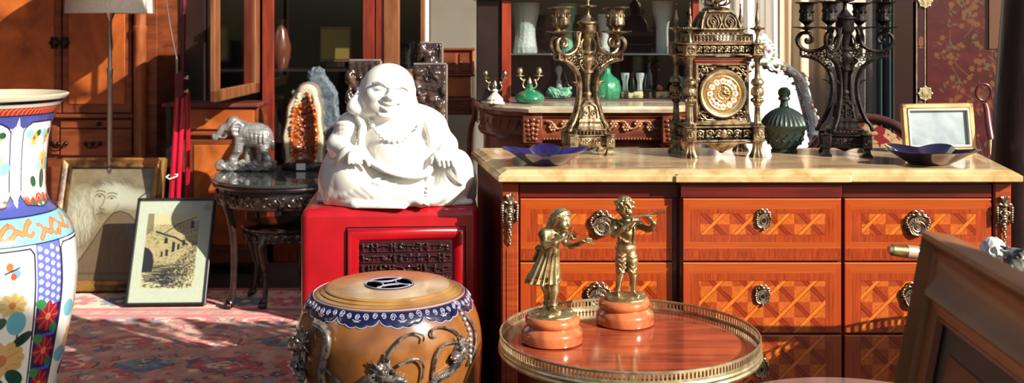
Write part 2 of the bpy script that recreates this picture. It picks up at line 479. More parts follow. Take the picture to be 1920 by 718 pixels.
# ---------- oriental rug ----------
def make_rug():
    x0, x1, y0, y1 = -3.3, -.2, 2.7, 5.05
    c = Cv(900, 640, x0, y0, x1, y1, (172, 140, 118))
    n = vnoise(900, 640, 60, 42, 3, 3)[..., None]
    R1, R2, CR, BL, DK, TL = (156, 52, 50), (184, 80, 70), (206, 182, 152), (74, 86, 108), (70, 38, 42), (112, 124, 122)
    rr = random.Random(4)
    def gul(x, y, s, a, b, d):
        for k, (q, cc) in enumerate(((1, DK), (.9, a), (.62, d), (.5, b), (.28, a), (.14, CR))):
            r = s*q; pts = []
            for i in range(16):
                t = 2*pi*i/16; z = r*(1 if i % 2 else .78)*(1.25 if i % 4 == 0 else 1)
                pts.append((x+z*math.cos(t)*1.25, y+z*math.sin(t)*.8))
            c.poly(pts, cc)
    # field
    c.poly([(x0+.5, y0+.45), (x1-.4, y0+.45), (x1-.4, y1-.55), (x0+.5, y1-.55)], (168, 122, 102))
    for i in range(9):
        for j in range(5):
            x = x0+.75+i*.30+(j % 2)*.15; y = y0+.6+j*.3
            gul(x, y, .095+.02*((i+j) % 2), [R1, R1, BL, R2][(i*3+j) % 4], [CR, TL, R1][(i*2+j) % 3], [R2, CR, BL][(i+2*j) % 3])
    for i in range(900):
        x, y = rr.uniform(x0+.5, x1-.4), rr.uniform(y0+.45, y1-.55); s = rr.uniform(.012, .034)
        col = rr.choice([R1, R1, R2, BL, DK, TL, CR])
        k = rr.random()
        if k < .45: c.flower(x, y, s, rr.choice([4, 6, 8]), col, rr.choice([CR, R1, DK]))
        elif k < .8: c.line([(x-s, y), (x-s*.3, y+s*.7), (x+s*.3, y-s*.7), (x+s, y)], .009, col, .9)
        else: c.poly([(x, y+s), (x+s*1.3, y), (x, y-s), (x-s*1.3, y)], col, .9)
    # borders
    def frame(a, b, col):
        for (p, q, r, s_) in ((x0+a, y0+a, x1-a, y0+b), (x0+a, y1-b, x1-a, y1-a), (x0+a, y0+a, x0+b, y1-a), (x1-b, y0+a, x1-a, y1-a)):
            c.poly([(p, q), (r, q), (r, s_), (p, s_)], col)
    frame(.0, .05, R1); frame(.05, .12, CR); frame(.12, .36, (190, 160, 136)); frame(.36, .4, R1); frame(.4, .46, (150, 120, 104)); frame(.46, .5, (170, 46, 50))
    for t in np.arange(x0+.1, x1-.1, .085):
        for y in (y0+.085, y1-.085, y0+.43, y1-.43): c.flower(t, y, .026, 4, R2, DK)
    for t in np.arange(y0+.1, y1-.1, .085):
        for x in (x0+.085, x0+.43, x1-.43): c.flower(x, t, .026, 4, R2, DK)
    for i, t in enumerate(np.arange(x0+.2, x1-.2, .19)):
        for y in (y0+.24, y1-.24):
            c.flower(t, y, .085, 8, [R1, BL, R2][i % 3], CR, line=DK)
            c.line([(t+.06, y), (t+.095, y+.06*(-1)**i), (t+.13, y)], .012, TL, sm=5)
    for i, t in enumerate(np.arange(y0+.2, y1-.2, .19)):
        c.flower(x0+.24, t, .085, 8, [R1, BL, R2][i % 3], CR, line=DK)
    c.a *= (.82+.5*n); gm = c.a.mean(2, keepdims=True); c.a = gm+(c.a-gm)*1.25; c.a[..., 0] *= 1.06
    g = vnoise(900, 640, 300, 8, 9, 2)[..., None]; c.a *= (.93+.14*g)
    M = mat('wool_pile', (1, 1, 1), .95, attr='Col', sheen=.3, bump=.002, bscale=400)
    hgt = vnoise(900, 640, 14, 10, 5, 2)
    root = thing('oriental_rug', 'worn red, cream and blue patterned oriental rug spread over the floor', 'rug', ((x0+x1)/2, (y0+y1)/2, 0))
    cx, cy = (x0+x1)/2, (y0+y1)/2
    paint_mesh('pile', c, lambda U, V: (x0-cx+(x1-x0)*U, y0-cy+(y1-y0)*V, .002+.002*hgt), M, root)
    MB().box((0, 0, .001), (x1-x0, y1-y0, .0016)).build('backing', M_floor, root)
make_rug()

# ---------- large commode ----------
GRN = {}
def veneer(cv, x0, y0, x1, y1, base, horiz, amp=.10, seed=0):
    sl = cv._bb(x0, y0, x1, y1); h, w = cv.X[sl].shape
    if h < 2 or w < 2: return
    n = vnoise(w, h, 4 if horiz else max(6, w/3), max(6, h/2.2) if horiz else 2, seed, 3)
    m = (cv.X[sl] >= x0) & (cv.X[sl] <= x1) & (cv.Y[sl] >= y0) & (cv.Y[sl] <= y1)
    colr = np.array(base)/255*(1-amp+2*amp*n)[..., None]
    cv.a[sl] = np.where(m[..., None], colr, cv.a[sl])
ORG, DRK, LGT = (166, 74, 26), (132, 38, 18), (214, 112, 34)
def lattice(cv, x0, y0, x1, y1, per, xc, yc, wd, two=True):
    """parquetry of crossing diagonal bands over quartered squares"""
    sl = cv._bb(x0, y0, x1, y1); X_, Y_ = cv.X[sl], cv.Y[sl]
    m = (X_ >= x0) & (X_ <= x1) & (Y_ >= y0) & (Y_ <= y1)
    u = ((X_-xc)+(Y_-yc))/per; v = ((X_-xc)-(Y_-yc))/per
    du = np.abs(u-np.round(u))*per; dv = np.abs(v-np.round(v))*per
    cu, cvv = np.floor(u), np.floor(v)
    cx = (X_-xc)/per*2; cy = (Y_-yc)/per*2
    q = (np.floor(cx)+np.floor(cy)) % 2
    n = vnoise(X_.shape[1], X_.shape[0], X_.shape[1]/5, X_.shape[0]/5, 11, 2)
    base = np.where((q > 0)[..., None], np.array((186, 92, 32)), np.array((154, 62, 24)))/255
    base = base*(.88+.24*n)[..., None]
    half = wd/2*1.41
    rnd = (np.sin(cu*12.9+cvv*78.2)*43758) % 1
    A = np.array(LGT)/255*(.9+.2*n)[..., None]; B = np.array((140, 44, 18))/255*(.9+.2*n)[..., None]
    base = np.where((dv < half)[..., None], B, base)
    base = np.where((np.abs(dv-half) < .8)[..., None], np.array((92, 24, 12))/255, base)
    base = np.where((du < half)[..., None], A, base)
    base = np.where((np.abs(du-half) < .7)[..., None], np.array((110, 30, 14))/255, base)
    cv.a[sl] = np.where(m[..., None], base, cv.a[sl])
def drawer_canvas(x0, y0, x1, y1, lat, per, xc, yc, band=None):
    w, h = int((x1-x0)*1.35), int((y1-y0)*1.35)
    c = Cv(w, h, x0, y0, x1, y1, DRK)
    yb = band or y1
    veneer(c, x0, y0, x1, yb, ORG, True, .12, 1)
    a = 11
    veneer(c, x0+1, y0+a, x0+a, yb-a, (156, 64, 24), False, .1, 2); veneer(c, x1-a, y0+a, x1-1, yb-a, (156, 64, 24), False, .1, 3)
    c.poly([(x0, y0), (x0+a, y0+a), (x0+a, yb-a), (x0, yb)], (176, 62, 22), .5); c.poly([(x1, y0), (x1-a, y0+a), (x1-a, yb-a), (x1, yb)], (176, 62, 22), .5)
    if lat:
        lx0, ly0, lx1, ly1 = lat
        veneer(c, x0+a+1, max(y0, y0+a), x1-a-1, yb-(a if band or ly1 < y1-4 else 0), (152, 58, 22), False, .22, 4)
        if y1-y0 > 100 and ly0 > y0+5: veneer(c, x0+a, y0+a, x1-a, y0+20, (168, 74, 26), True, .1, 5)
        lattice(c, lx0, ly0, lx1, ly1, per, xc, yc, 7)
        for s_ in (((lx0, ly0), (lx1, ly0)), ((lx0, ly1), (lx1, ly1)), ((lx0, ly0), (lx0, ly1)), ((lx1, ly0), (lx1, ly1))): c.line(s_, 1, (100, 28, 14), .6)
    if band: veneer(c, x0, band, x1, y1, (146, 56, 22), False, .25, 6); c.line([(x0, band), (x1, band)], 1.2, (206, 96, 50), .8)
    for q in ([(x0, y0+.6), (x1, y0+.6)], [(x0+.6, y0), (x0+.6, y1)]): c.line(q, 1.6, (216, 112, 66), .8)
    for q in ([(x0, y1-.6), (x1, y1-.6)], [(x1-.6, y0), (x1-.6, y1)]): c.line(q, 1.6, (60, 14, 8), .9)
    return c
def bowknot(b, x, z, s):
    for sg in (-1, 1):
        b.ring((x+sg*.55*s, -.006, z+.25*s), .42*s, .0022, 14, None, 6)
        b.tube(spline([(x, -.006, z), (x+sg*.9*s, -.005, z-.3*s), (x+sg*1.5*s, -.005, z-.1*s), (x+sg*1.7*s, -.004, z-.7*s)], 5), .0022, 6)
        b.ball((x+sg*1.0*s, -.007, z-.05*s), .0035)
    b.ball((x, -.009, z+.05*s), .005)
def round_pull(parent, x, z, y):
    r = thing('tmp', None, None, (x, y, z)); 
    b = MB(); R = .026
    M = RX(pi/2)
    prof = [(0, .012), (.003, .012), (.005, .009), (.007, .0095), (.010, .006), (.013, .007), (.015, .004), (.018, .004), (.0215, .0075), (R-.002, .0078), (R, .004), (R, 0)]
    b.lathe([(a, c) for a, c in prof[::-1]], 36, M)
    for i in range(16):
        t = 2*pi*i/16; b.ball((math.cos(t)*.0165, -.005, math.sin(t)*.0165), .0016, 6)
    bowknot(b, 0, .031, .0135)
    for sg in (-1, 1):
        b.tube(spline([(sg*.012, -.004, .03), (sg*.024, -.005, .022), (sg*.030, -.005, .010), (sg*.029, -.004, -.004)], 5), [.003]*16, 6)
        for i in range(5): b.ball((sg*(.026+.003*math.sin(i)), -.007, .022-.006*i), .0036, 8)
    o = b.build('drawer_pull', M_mount, parent, (x, y, z)); bpy.data.objects.remove(r)
    pr = MB(); pr.ring((0, -.012, -.004), .017, .0022, 28); pr.build('ring', M_mount, o)
    return o
def escutcheon(parent, x, z, y):
    b = MB(); M = RX(pi/2) @ SC(.85, 1.1, 1)
    b.lathe([(.018, 0), (.018, .003), (.0165, .0055), (.0135, .0055), (.012, .003), (.0095, .003), (.0085, .006), (.006, .006), (.0055, .0035), (0, .0035)], 32, M)
    bowknot(b, 0, .022, .010)
    for sg in (-1, 1):
        for i in range(6): b.ball((sg*(.0175-.0012*abs(i-2)), -.005, .014-.0055*i), .0034-.0003*i, 8)
        b.tube(spline([(sg*.006, -.004, -.018), (sg*.014, -.005, -.013), (sg*.017, -.004, -.004)], 4), .0022, 6)
    b.ball((0, -.005, -.0215), .0035)
    o = b.build('keyhole_mount', M_mount, parent, (x, y, z))
    k = MB(); k.box((0, -.0065, .001), (.0032, .003, .010), .001); k.build('keyhole', M_black, o)
    return o
def corner_mount(parent, x, z, y):
    b = MB()
    b.box((0, -.001, -.036), (.02, .003, .07), .001)
    for i in range(5):
        a = (i-2)*.5; b.tube(spline([(0, -.004, -.010), (math.sin(a)*.010, -.008, .004), (math.sin(a)*.017, -.004, .010-abs(a)*.006)], 5), [.003]*8+[.0012]*3, 6)
    for sg in (-1, 1):
        b.tube(spline([(0, -.006, -.022), (sg*.012, -.010, -.012), (sg*.019, -.006, -.02), (sg*.019, -.005, -.05), (sg*.017, -.005, -.062)], 6), [.003]*19+[.0025]*6, 6)
        for i in range(7): b.ball((sg*.0185, -.008, -.022-.006*i), (.0045-.0003*i, .004, .004), 8)
        b.tube(spline([(sg*.002, -.006, -.03), (sg*.012, -.009, -.034), (sg*.004, -.009, -.046), (sg*.010, -.007, -.056)], 6), .0025, 6)
    for i in range(13):
        b.ball((.002*math.sin(i*2.1), -.008, -.03-.0066*i), (.0068-.0003*i, .006-.0003*i, .005), 8)
    b.ball((0, -.009, -.016), (.007, .006, .006)); b.ball((0, -.004, -.118), (.003, .003, .005), 8)
    return b.build('corner_mount', M_mount, parent, (x, y, z))
def make_commode():
    DC, DS = 2.665, 2.695
    xl, xr = X(940, DS), X(1895, DS); yb = 3.15
    root = thing('chest_of_drawers', 'large orange marquetry chest of drawers with ornate metal drawer mounts and marble top', 'chest of drawers', ((xl+xr)/2, 2.9, 0))
    ox, oy = root.location.x, root.location.y
    def L(v): return (v[0]-ox, v[1]-oy, v[2])
    b = MB(); sp = .075
    def slab(pl, z0, z1, bb=b):
        n = len(pl); vs = [L((p[0], p[1], z0)) for p in pl]+[L((p[0], p[1], z1)) for p in pl]
        bb.add(vs, [tuple(range(n)), tuple(range(n, 2*n))]+[(i, (i+1) % n, (i+1) % n+n, i+n) for i in range(n)])
    xc0, xc1 = X(1276, DC), X(1580, DC)
    body = [(xl, DS+.012), (xc0, DS+.012), (xc0, DC+.012), (xc1, DC+.012), (xc1, DS+.012), (xr, DS+.012), (xr+sp, yb), (xl-sp, yb)]
    slab(body, .16, .849)
    b.build('carcass', M_mahog, root, smooth=0)
    # apron frieze under the marble
    f = MB()
    for (a, c_, D) in ((974, 1276, DS), (1276, 1580, DC), (1580, 1860, DS)):
        x0_, x1_ = X(a, D), X(c_, D)
        f.box(L(((x0_+x1_)/2, D+.008, (Z(345, D)+Z(371, D))/2)), (x1_-x0_-.001, .016, .033), .001)
    f.build('frieze_rail', M_mahog, root, smooth=0)
    for (a, c_) in ((940, 972), (1862, 1895)):
        s = MB()
        x0_, x1_ = X(a, DS), X(c_, DS)
        s.box(L(((x0_+x1_)/2, DS+.006, .50)), (x1_-x0_, .024, .69), .004)
        s.box(L(((x0_+x1_)/2, DS-.0065, .43)), (.018, .003, .50), .001)
        s.build('corner_stile', M_wood, root, smooth=0)
    # marble top with stepped ogee moulding
    def topo(off, dz0):   # outline offset by 'off'
        zz = dz0
        fl, fr = X(935, 2.665), X(1915, 2.665)
        pts = [(fl-off, 2.655-off), (xc0-.02-off, 2.655-off), (xc0-.013-off, 2.648-off), (xc1+.013+off, 2.648-off), (xc1+.02+off, 2.655-off), (fr+off, 2.655-off), (fr+.098+off, 3.16), (fl-.088-off, 3.16)]
        return [L((p[0], p[1], zz)) for p in pts]
    prof = [(-.02, .8505), (-.003, .8505), (.0, .853), (.0, .866), (-.004, .869), (-.006, .869), (-.006, .871), (-.012, .8735), (-.016, .8765), (-.018, .8775), (-.022, .88), (-.05, .88)]
    mb = MB(); rings = [topo(o, z) for o, z in prof]; n = 8
    vs = [v for r in rings for v in r]; fs = []
    for j in range(len(rings)-1):
        for i in range(n): fs.append((j*n+i, j*n+(i+1) % n, (j+1)*n+(i+1) % n, (j+1)*n+i))
    mb.add(vs, fs); mb.add([], [])
    top = MB(); top.v = list(mb.v); top.f = [f_ for f_ in mb.f]; top.m = [0]*len(mb.f)
    top.f.append(tuple(range((len(rings)-1)*n, len(rings)*n))); top.m.append(1); top.f.append(tuple(range(n))[::-1]); top.m.append(0)
    top.build('marble_top', [M_marble_edge, M_marble], root, smooth=25)
    # drawers
    rows = [(372, 490, 465), (492, 625, None), (628, 762, None)]
    banks = [(975, 1262, DS), (1280, 1578, DC), (1583, 1860, DS)]
    for bi, (a, c_, D) in enumerate(banks):
        for ri, (y0, y1, band) in enumerate(rows):
            cx = (a+c_)/2
            if ri == 0:
                lat = (a+32, 400, c_-30, 440); per, xc, yc = 61, cx+30, 420
                if bi == 0: per, xc = 82, cx-60
            elif ri == 1: lat = (a+30, 526, c_-30, y1+1); per, xc, yc = 58.5, cx+2, 566
            else: lat = (a+30, y0-1, c_-30, 730); per, xc, yc = 58.5, cx+2, 566
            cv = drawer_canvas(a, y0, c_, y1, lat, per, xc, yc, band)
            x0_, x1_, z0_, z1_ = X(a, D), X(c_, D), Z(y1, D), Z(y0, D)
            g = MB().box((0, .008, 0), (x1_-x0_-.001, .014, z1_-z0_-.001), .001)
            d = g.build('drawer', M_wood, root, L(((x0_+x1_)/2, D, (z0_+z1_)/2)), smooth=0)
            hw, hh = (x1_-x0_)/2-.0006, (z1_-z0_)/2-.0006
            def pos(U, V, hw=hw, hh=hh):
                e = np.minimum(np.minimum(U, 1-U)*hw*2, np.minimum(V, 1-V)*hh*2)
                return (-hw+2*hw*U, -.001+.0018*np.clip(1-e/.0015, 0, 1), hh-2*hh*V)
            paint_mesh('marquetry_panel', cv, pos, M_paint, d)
            zl = Z({0: 424, 1: 558, 2: 690}[ri], D)-(z0_+z1_)/2
            if bi == 1: escutcheon(d, X(1431-ri*2, D)-(x0_+x1_)/2, Z({0: 413, 1: 555, 2: 692}[ri], D)-(z0_+z1_)/2, -.001)
            else:
                px_ = [(1129, 1122, 1122), 0, (1719, 1712, 1712)][bi][ri]
                round_pull(d, X(px_, D)-(x0_+x1_)/2, zl, -.001)
    corner_mount(root, *[X(956, DS)-ox, Z(368, DS), DS-.006-oy]); corner_mount(root, *[X(1879, DS)-ox, Z(372, DS), DS-.006-oy])
    # apron and feet
    ap = MB(); ap.box(L(((xl+xr)/2, DS+.02, .225)), (xr-xl, .03, .09), .002)
    ap.build('apron', M_mahog, root, smooth=0)
    for (x, y) in ((xl+.02, DS+.03), (xr-.02, DS+.03), (xl-sp+.05, yb-.03), (xr+sp-.05, yb-.03)):
        q = MB(); q.tube(spline([(0, 0, .17), (0, -.012, .11), (0, .004, .05), (0, -.006, .015), (0, -.008, 0)], 5), [.026]*6+[.02]*8+[.016]*4+[.02]*3, 10)
        q.build('leg', M_mahog, root, L((x, y, 0)))
    return root
make_commode()
# ---------- tall porcelain vase ----------
def make_vase():
    D = 2.0; s = D/F; cx = -22
    root = thing('porcelain_vase', 'tall flared porcelain floor vase painted with flowers and blue panels', 'vase', (X(cx, D), D, 0))
    prof_px = [(139, 181), (141, 183), (136, 188), (125, 200), (116, 216), (109, 236), (104, 262), (101, 292), (99, 320), (99, 345), (101, 362), (106, 374), (116, 384), (130, 396), (141, 410), (148, 424), (152, 440), (154, 458), (155.5, 480), (156, 500), (154, 530), (149, 565), (142, 600), (134, 640), (125, 680), (116, 718), (100, 780), (88, 850), (84, 930), (86, 1000), (98, 1080), (106, 1150), (108, 1230)]
    zf = lambda py: Z(py, D)
    k = zf(1230); P = [(r*s, (zf(y)-k)*1.0) for r, y in prof_px]
    sc = zf(181)/P[0][1]; ys = [p[1] for p in prof_px]
    # resample densely on y
    yy = np.linspace(183, 1230, 900); rr = np.interp(yy, ys, [p[0] for p in prof_px])
    # smooth
    kk = np.ones(9)/9; rs = np.convolve(np.pad(rr, 4, 'edge'), kk, 'valid')
    zz = np.array([zf(y) for y in yy]); zz = (zz-zz[-1])/(zz[0]-zz[-1])*zz[0]
    # canvas: x = arc length-ish (angle*150), centred on the camera-facing side; y = px
    c = Cv(1100, 900, -471, 183, 471, 1230, (236, 232, 226))
    NAVY, BLU, TRQ, RED, ORG_, YEL, GRN_, LB = (22, 26, 60), (70, 76, 146), (120, 186, 196), (168, 52, 38), (206, 104, 56), (214, 176, 96), (36, 84, 62), (130, 196, 214)
    def bandy(y0, y1, col): c.poly([(-480, y0), (480, y0), (480, y1), (-480, y1)], col)
    bandy(183, 190, (205, 200, 185)); bandy(188, 194, (18, 20, 26)); bandy(194, 200, (214, 210, 196)); bandy(200, 213, RED)
    rnd = random.Random(2)
    for i in range(90):
        x = -471+i*10.5; c.line([(x, 213), (x+4, 205), (x+10, 202)], 2, (222, 150, 110), .8)
    bandy(213, 215, NAVY)
    for p in range(6):
        o = p*157-471+80-21
        # neck panel border
        X0, X1 = o-64, o+64
        c.poly([(X0-15, 215), (X1+15, 215), (X1+10, 232), (X1, 238), (X1-14, 232), (X1-30, 225), (X0+30, 225), (X0+14, 232), (X0, 238), (X0-10, 232)], BLU)
        c.line([(X0+2, 345), (X0+2, 242), (X0+10, 234), (X0+26, 227), (X1-26, 227), (X1-10, 234), (X1-2, 242), (X1-2, 345)], 3, NAVY)
        for q in (-1, 1):
            c.flower(o+q*26, 255, 15, 6, YEL, (190, 60, 50), line=(170, 120, 50)); c.ell(o+q*26-16, 248, 12, 8, LB); c.ell(o+q*26+16, 247, 9, 6, GRN_)
        c.line([(o+10, 345), (o+22, 325), (o+28, 300), (o+20, 260)], 2.5, (120, 50, 40), sm=6)
        c.flower(o+22, 300, 24, 9, YEL, (190, 120, 60), sq=.8, line=(176, 128, 56)); c.ell(o+48, 305, 15, 11, LB, 1, -.3); c.ell(o+2, 306, 12, 9, LB)
        c.ell(o+20, 330, 14, 17, (30, 62, 50), 1, .3); c.line([(o+20, 316), (o+22, 348)], 1.4, (200, 180, 90)); c.ell(o-20, 332, 12, 9, GRN_, 1, .6)
        for q in range(5):
            c.ell(o-50+q*25, 366+4*math.sin(q*2), 15, 10, RED); c.line([(o-62+q*25, 366), (o-50+q*25, 358), (o-38+q*25, 366)], 2, (226, 150, 110), sm=5); c.ell(o-50+q*25, 371, 7, 5, (40, 100, 70))
        c.poly([(X0-15, 374), (X0, 352), (X0+14, 372), (o, 377), (X1-14, 372), (X1, 352), (X1+15, 374), (X1+15, 388), (X0-15, 388)], BLU)
        c.line([(X0-8, 362), (X0, 352), (X0+14, 371), (o, 377), (X1-14, 371), (X1, 352), (X1+8, 362)], 2.2, NAVY)
    bandy(386, 389, NAVY); bandy(389, 431, TRQ)
    for p in range(9):
        o = p*104-440
        for dx, dy, sg in ((0, 0, 1), (46, -3, -1)):
            for w_, col in ((9, (172, 70, 34)), (6, (228, 126, 74))):
                c.line([(o+dx-20, 424+dy), (o+dx-8, 412+dy), (o+dx+4, 416+dy), (o+dx+14, 404+dy), (o+dx+24, 398+dy)], w_, col, sm=6)
                c.line([(o+dx-8, 412+dy), (o+dx-14, 403+dy), (o+dx-20, 402+dy)], w_*.7, col, sm=5); c.line([(o+dx+6, 414+dy), (o+dx+16, 421+dy), (o+dx+24, 416+dy)], w_*.7, col, sm=5)
    bandy(430, 433, NAVY)
    # body: white flower panels alternating with blue scroll strips
    for p in range(5):
        o = p*190-471+95+76; X0, X1 = o-68, o+68      # panel
        c.poly([(X1, 433), (X1+54, 433), (X1+54, 560), (X1, 560)], (96, 104, 184))
        for i in range(4):
            for j in range(9):
                x = X1+8+i*13; y = 440+j*14+(i % 2)*7
                c.line([(x+5*(1-t/14)*math.cos(t*.9), y+5*(1-t/14)*math.sin(t*.9)) for t in range(12)], 1.5, (208, 214, 240), .9)
        c.poly([(X1, 540), (X1+54, 540), (X1+54, 1100), (X1, 1100)], (30, 34, 82))
        for i in range(5):
            y = 560+i*60; c.flower(X1+27, y, 26, 8, (150, 34, 44), (220, 120, 90), line=(226, 150, 120)); c.ell(X1+10, y-24, 12, 8, (60, 130, 80), 1, .5); c.ell(X1+44, y+24, 12, 8, (40, 110, 76), 1, .5)
            for q in range(6): c.ell(X1+6+q*8, y+33, 4.5, 4, (76, 90, 190))
        c.poly([(X1+54, 433), (X1+60, 433), (X1+60, 1100), (X1+54, 1100)], (238, 236, 232)); c.line([(X1+54, 433), (X1+54, 1100)], 2.4, NAVY)
        c.line([(X0+3, 1040), (X0+3, 446), (X0+10, 438), (X1-10, 438), (X1-3, 448), (X1-3, 1040)], 3.2, NAVY)
        # butterfly
        c.ell(o+18, 468, 10, 8, (170, 190, 220), .9); c.ell(o+22, 463, 6, 7, ORG_); c.ell(o+32, 476, 8, 8, (110, 150, 190)); c.ell(o+28, 480, 5, 6, (208, 80, 50)); c.line([(o+14, 474), (o+38, 466)], 2.6, (30, 20, 30))
        c.line([(o+34, 700), (o+26, 640), (o+36, 590), (o+34, 530)], 3, (110, 50, 44), sm=6); c.line([(o-30, 760), (o-20, 700), (o+6, 650)], 3, (90, 60, 40), sm=6)
        c.flower(o+26, 528, 24, 9, (216, 186, 120), (190, 130, 70), sq=.75, line=(176, 140, 80)); c.ell(o+34, 560, 17, 20, (104, 176, 196)); c.ell(o+5, 558, 14, 9, (30, 70, 56), 1, -.6); c.ell(o+46, 590, 20, 9, (34, 62, 52), 1, -.5)
        c.flower(o+10, 622, 42, 11, (208, 166, 104), (180, 110, 60), sq=.6, line=(160, 118, 66)); c.ell(o-32, 560, 22, 15, (112, 186, 206), 1, .3); c.ell(o-36, 640, 26, 14, (108, 180, 200), 1, .2)
        c.ell(o+36, 655, 20, 12, (36, 74, 60), 1, .6); c.ell(o-6, 668, 22, 12, (40, 66, 54), 1, -.4); c.flower(o+8, 728, 32, 8, (160, 44, 44), (220, 160, 90), line=(226, 150, 120))
        for q in range(3): c.ell(o-40+q*36, 800, 24, 15, RED); c.ell(o-30+q*36, 830, 22, 12, (40, 110, 80))
    bandy(1080, 1230, BLU); bandy(1078, 1084, NAVY)
    def pos(U, V):
        t = -pi/2+(U-.5)*2*pi
        R = np.interp(V, np.linspace(0, 1, 900), rs)*s; z = np.interp(V, np.linspace(0, 1, 900), zz)
        return (R*np.cos(t), R*np.sin(t), z)
    M = mat('glazed_porcelain', (1, 1, 1), .12, attr='Col', coat=.8)
    paint_mesh('body', c, pos, M, root)
    z0 = float(zz[0]); r0 = float(rs[0])*s
    MB().lathe([(r0, z0-.0005), (r0+.001, z0+.002), (r0-.003, z0+.004), (r0-.007, z0+.002), (r0*.86, z0-.02), (r0*.7, z0-.08), (r0*.66, z0-.2), (r0*.8, z0-.3)], 72, cap=False).build('rim', mat('unglazed_rim', hx(188, 176, 150), .5), root)
    MB().lathe([(0, .002), (.09, .002), (.1, 0), (.108, .004)], 48, cap=False).build('foot_ring', mat('foot_biscuit', hx(180, 170, 150), .6), root)
make_vase()

# ---------- red lacquer cabinet ----------
M_red = mat('red_lacquer', hx(172, 16, 28), .3, col2=hx(154, 14, 24), scale=14, coat=.35, bump=.0004, bscale=30)
def make_cabinet():
    D = 2.75; x0, x1 = X(563, D), X(899, D); zt = Z(396, D); rz = math.radians(4.5)
    w = x1-x0; dp = .57
    root = thing('red_cabinet', 'bright red lacquered square cabinet with dark carved panel under the white statue', 'cabinet', (x0, D, 0), rz)
    R = .022
    def hs(t0, t1, z0, z1, y0, y1, r, bb):      # rounded box
        pass
    b = MB()
    # rounded shell: outline with rounded corners swept with a rounded top edge
    def outline(off, z):
        pts = []; r = max(R-off, .002); a0 = [(off+r, off+r, pi), (w-off-r, off+r, 1.5*pi), (w-off-r, dp-off-r, 0), (off+r, dp-off-r, .5*pi)]
        for cx, cy, a in a0:
            for k in range(6): t = a+k/5*pi/2; pts.append((cx+r*math.cos(t), cy+r*math.sin(t), z))
        return pts
    rings = [outline(0, .05), outline(0, zt-R)]+[outline(R*(1-math.cos(t)), zt-R+R*math.sin(t)) for t in (pi/10, pi/5, .3*pi, .4*pi, .5*pi)]
    n = len(rings[0]); vs = [v for r in rings for v in r]
    # front faces between column index 5..6 (front left->front right) left open below the top rail
    fs = []
    for j in range(len(rings)-1):
        for i in range(n):
            if j == 0 and i == 5+0*1 and False: continue
            fs.append((j*n+i, j*n+(i+1) % n, (j+1)*n+(i+1) % n, (j+1)*n+i))
    fs.append(tuple(range((len(rings)-1)*n, len(rings)*n))); fs.append(tuple(range(n))[::-1])
    b.add(vs, fs); b.build('body', M_red, root, smooth=35)
    # raised front frame and moulded door frame
    px = lambda p: X(p, D)-x0
    fr = MB()
    xa, xb = px(650), px(872); zd = Z(433, D); zb = .12
    def mould(bb, ax, bx, zt_, zb_, wd, prof):
        # prof: list of (inset, y) ; mitred rectangular moulding
        rr = []
        for ins, y in prof: rr.append([(ax+ins, y, zb_+ins), (bx-ins, y, zb_+ins), (bx-ins, y, zt_-ins), (ax+ins, y, zt_-ins)])
        vs = [v for r in rr for v in r]; f = []
        for j in range(len(rr)-1):
            for i in range(4): f.append((j*4+i, j*4+(i+1) % 4, (j+1)*4+(i+1) % 4, (j+1)*4+i))
        bb.add(vs, f)
    mould(fr, xa, xb, zd, zb, .03, [(-.001, .001), (0, -.004), (.003, -.0105), (.010, -.0135), (.018, -.0125), (.026, -.007), (.032, -.001), (.034, .003)])
    fr.build('door_frame', M_red, root, smooth=50)
    g = MB(); mould(g, xa-.004, xb+.004, zd+.004, zb-.004, .0, [(0, -.0002), (.002, -.001), (.004, -.0002)]); g.build('door_gap', M_black, root)
    # carved dark panel
    M_carv = mat('dark_carved_lacquer', hx(62, 26, 28), .32, col2=hx(40, 22, 26), scale=60, coat=.6)
    ax, bx = xa+.033, xb-.033; h = zd-zb-.066
    S = SDF((ax, -.022, zd-.033-.16), (bx, .006, zd-.033), .0012)
    S.box(((ax+bx)/2, 0, zd-.033-h/2), ((bx-ax)/2, .003, h/2))
    r = random.Random(3)
    zt2 = zd-.036
    for row in range(5):
        zc = zt2-.012-row*.028
        x = ax+.008
        while x < bx-.008:
            k = r.random()
            if k < .4:      # little standing figure
                S.cap((x, -.004, zc-.009), (x+r.uniform(-.002, .002), -.008, zc+.002), .0042, .003, .002); S.ell((x, -.009, zc+.0075), .0032, .001)
                S.cap((x, -.008, zc+.001), (x+r.choice([-1, 1])*.007, -.009, zc+r.uniform(-.004, .006)), .0016, .0013, .001)
            elif k < .7:    # foliage
                for q in range(5): S.ell((x+r.uniform(-.006, .006), -.006, zc+r.uniform(-.008, .009)), (.0045, .0035, .0022), .0015)
            else:           # roof or wall
                S.box((x, -.005, zc+.004), (.010, .004, .0015), .0005, .001, RY(r.uniform(-.2, .2))); S.cap((x-.007, -.004, zc-.008), (x-.007, -.004, zc+.004), .0015); S.cap((x+.006, -.004, zc-.008), (x+.006, -.004, zc+.004), .0015)
            x += r.uniform(.009, .015)
        S.box(((ax+bx)/2, -.003, zc-.0125), ((bx-ax)/2, .0035, .0012))
    S.mesh('carved_panel', M_carv, root)
    bb = MB(); bb.box(((ax+bx)/2, -.002, zd-.033-h/2), (bx-ax, .003, h)); bb.build('panel_back', M_carv, root, smooth=0)
    for x in (.05, w-.05):
        for y in (.05, dp-.05): MB().box((x, y, .025), (.06, .06, .05), .005).build('foot', M_red, root)
    return root
make_cabinet()

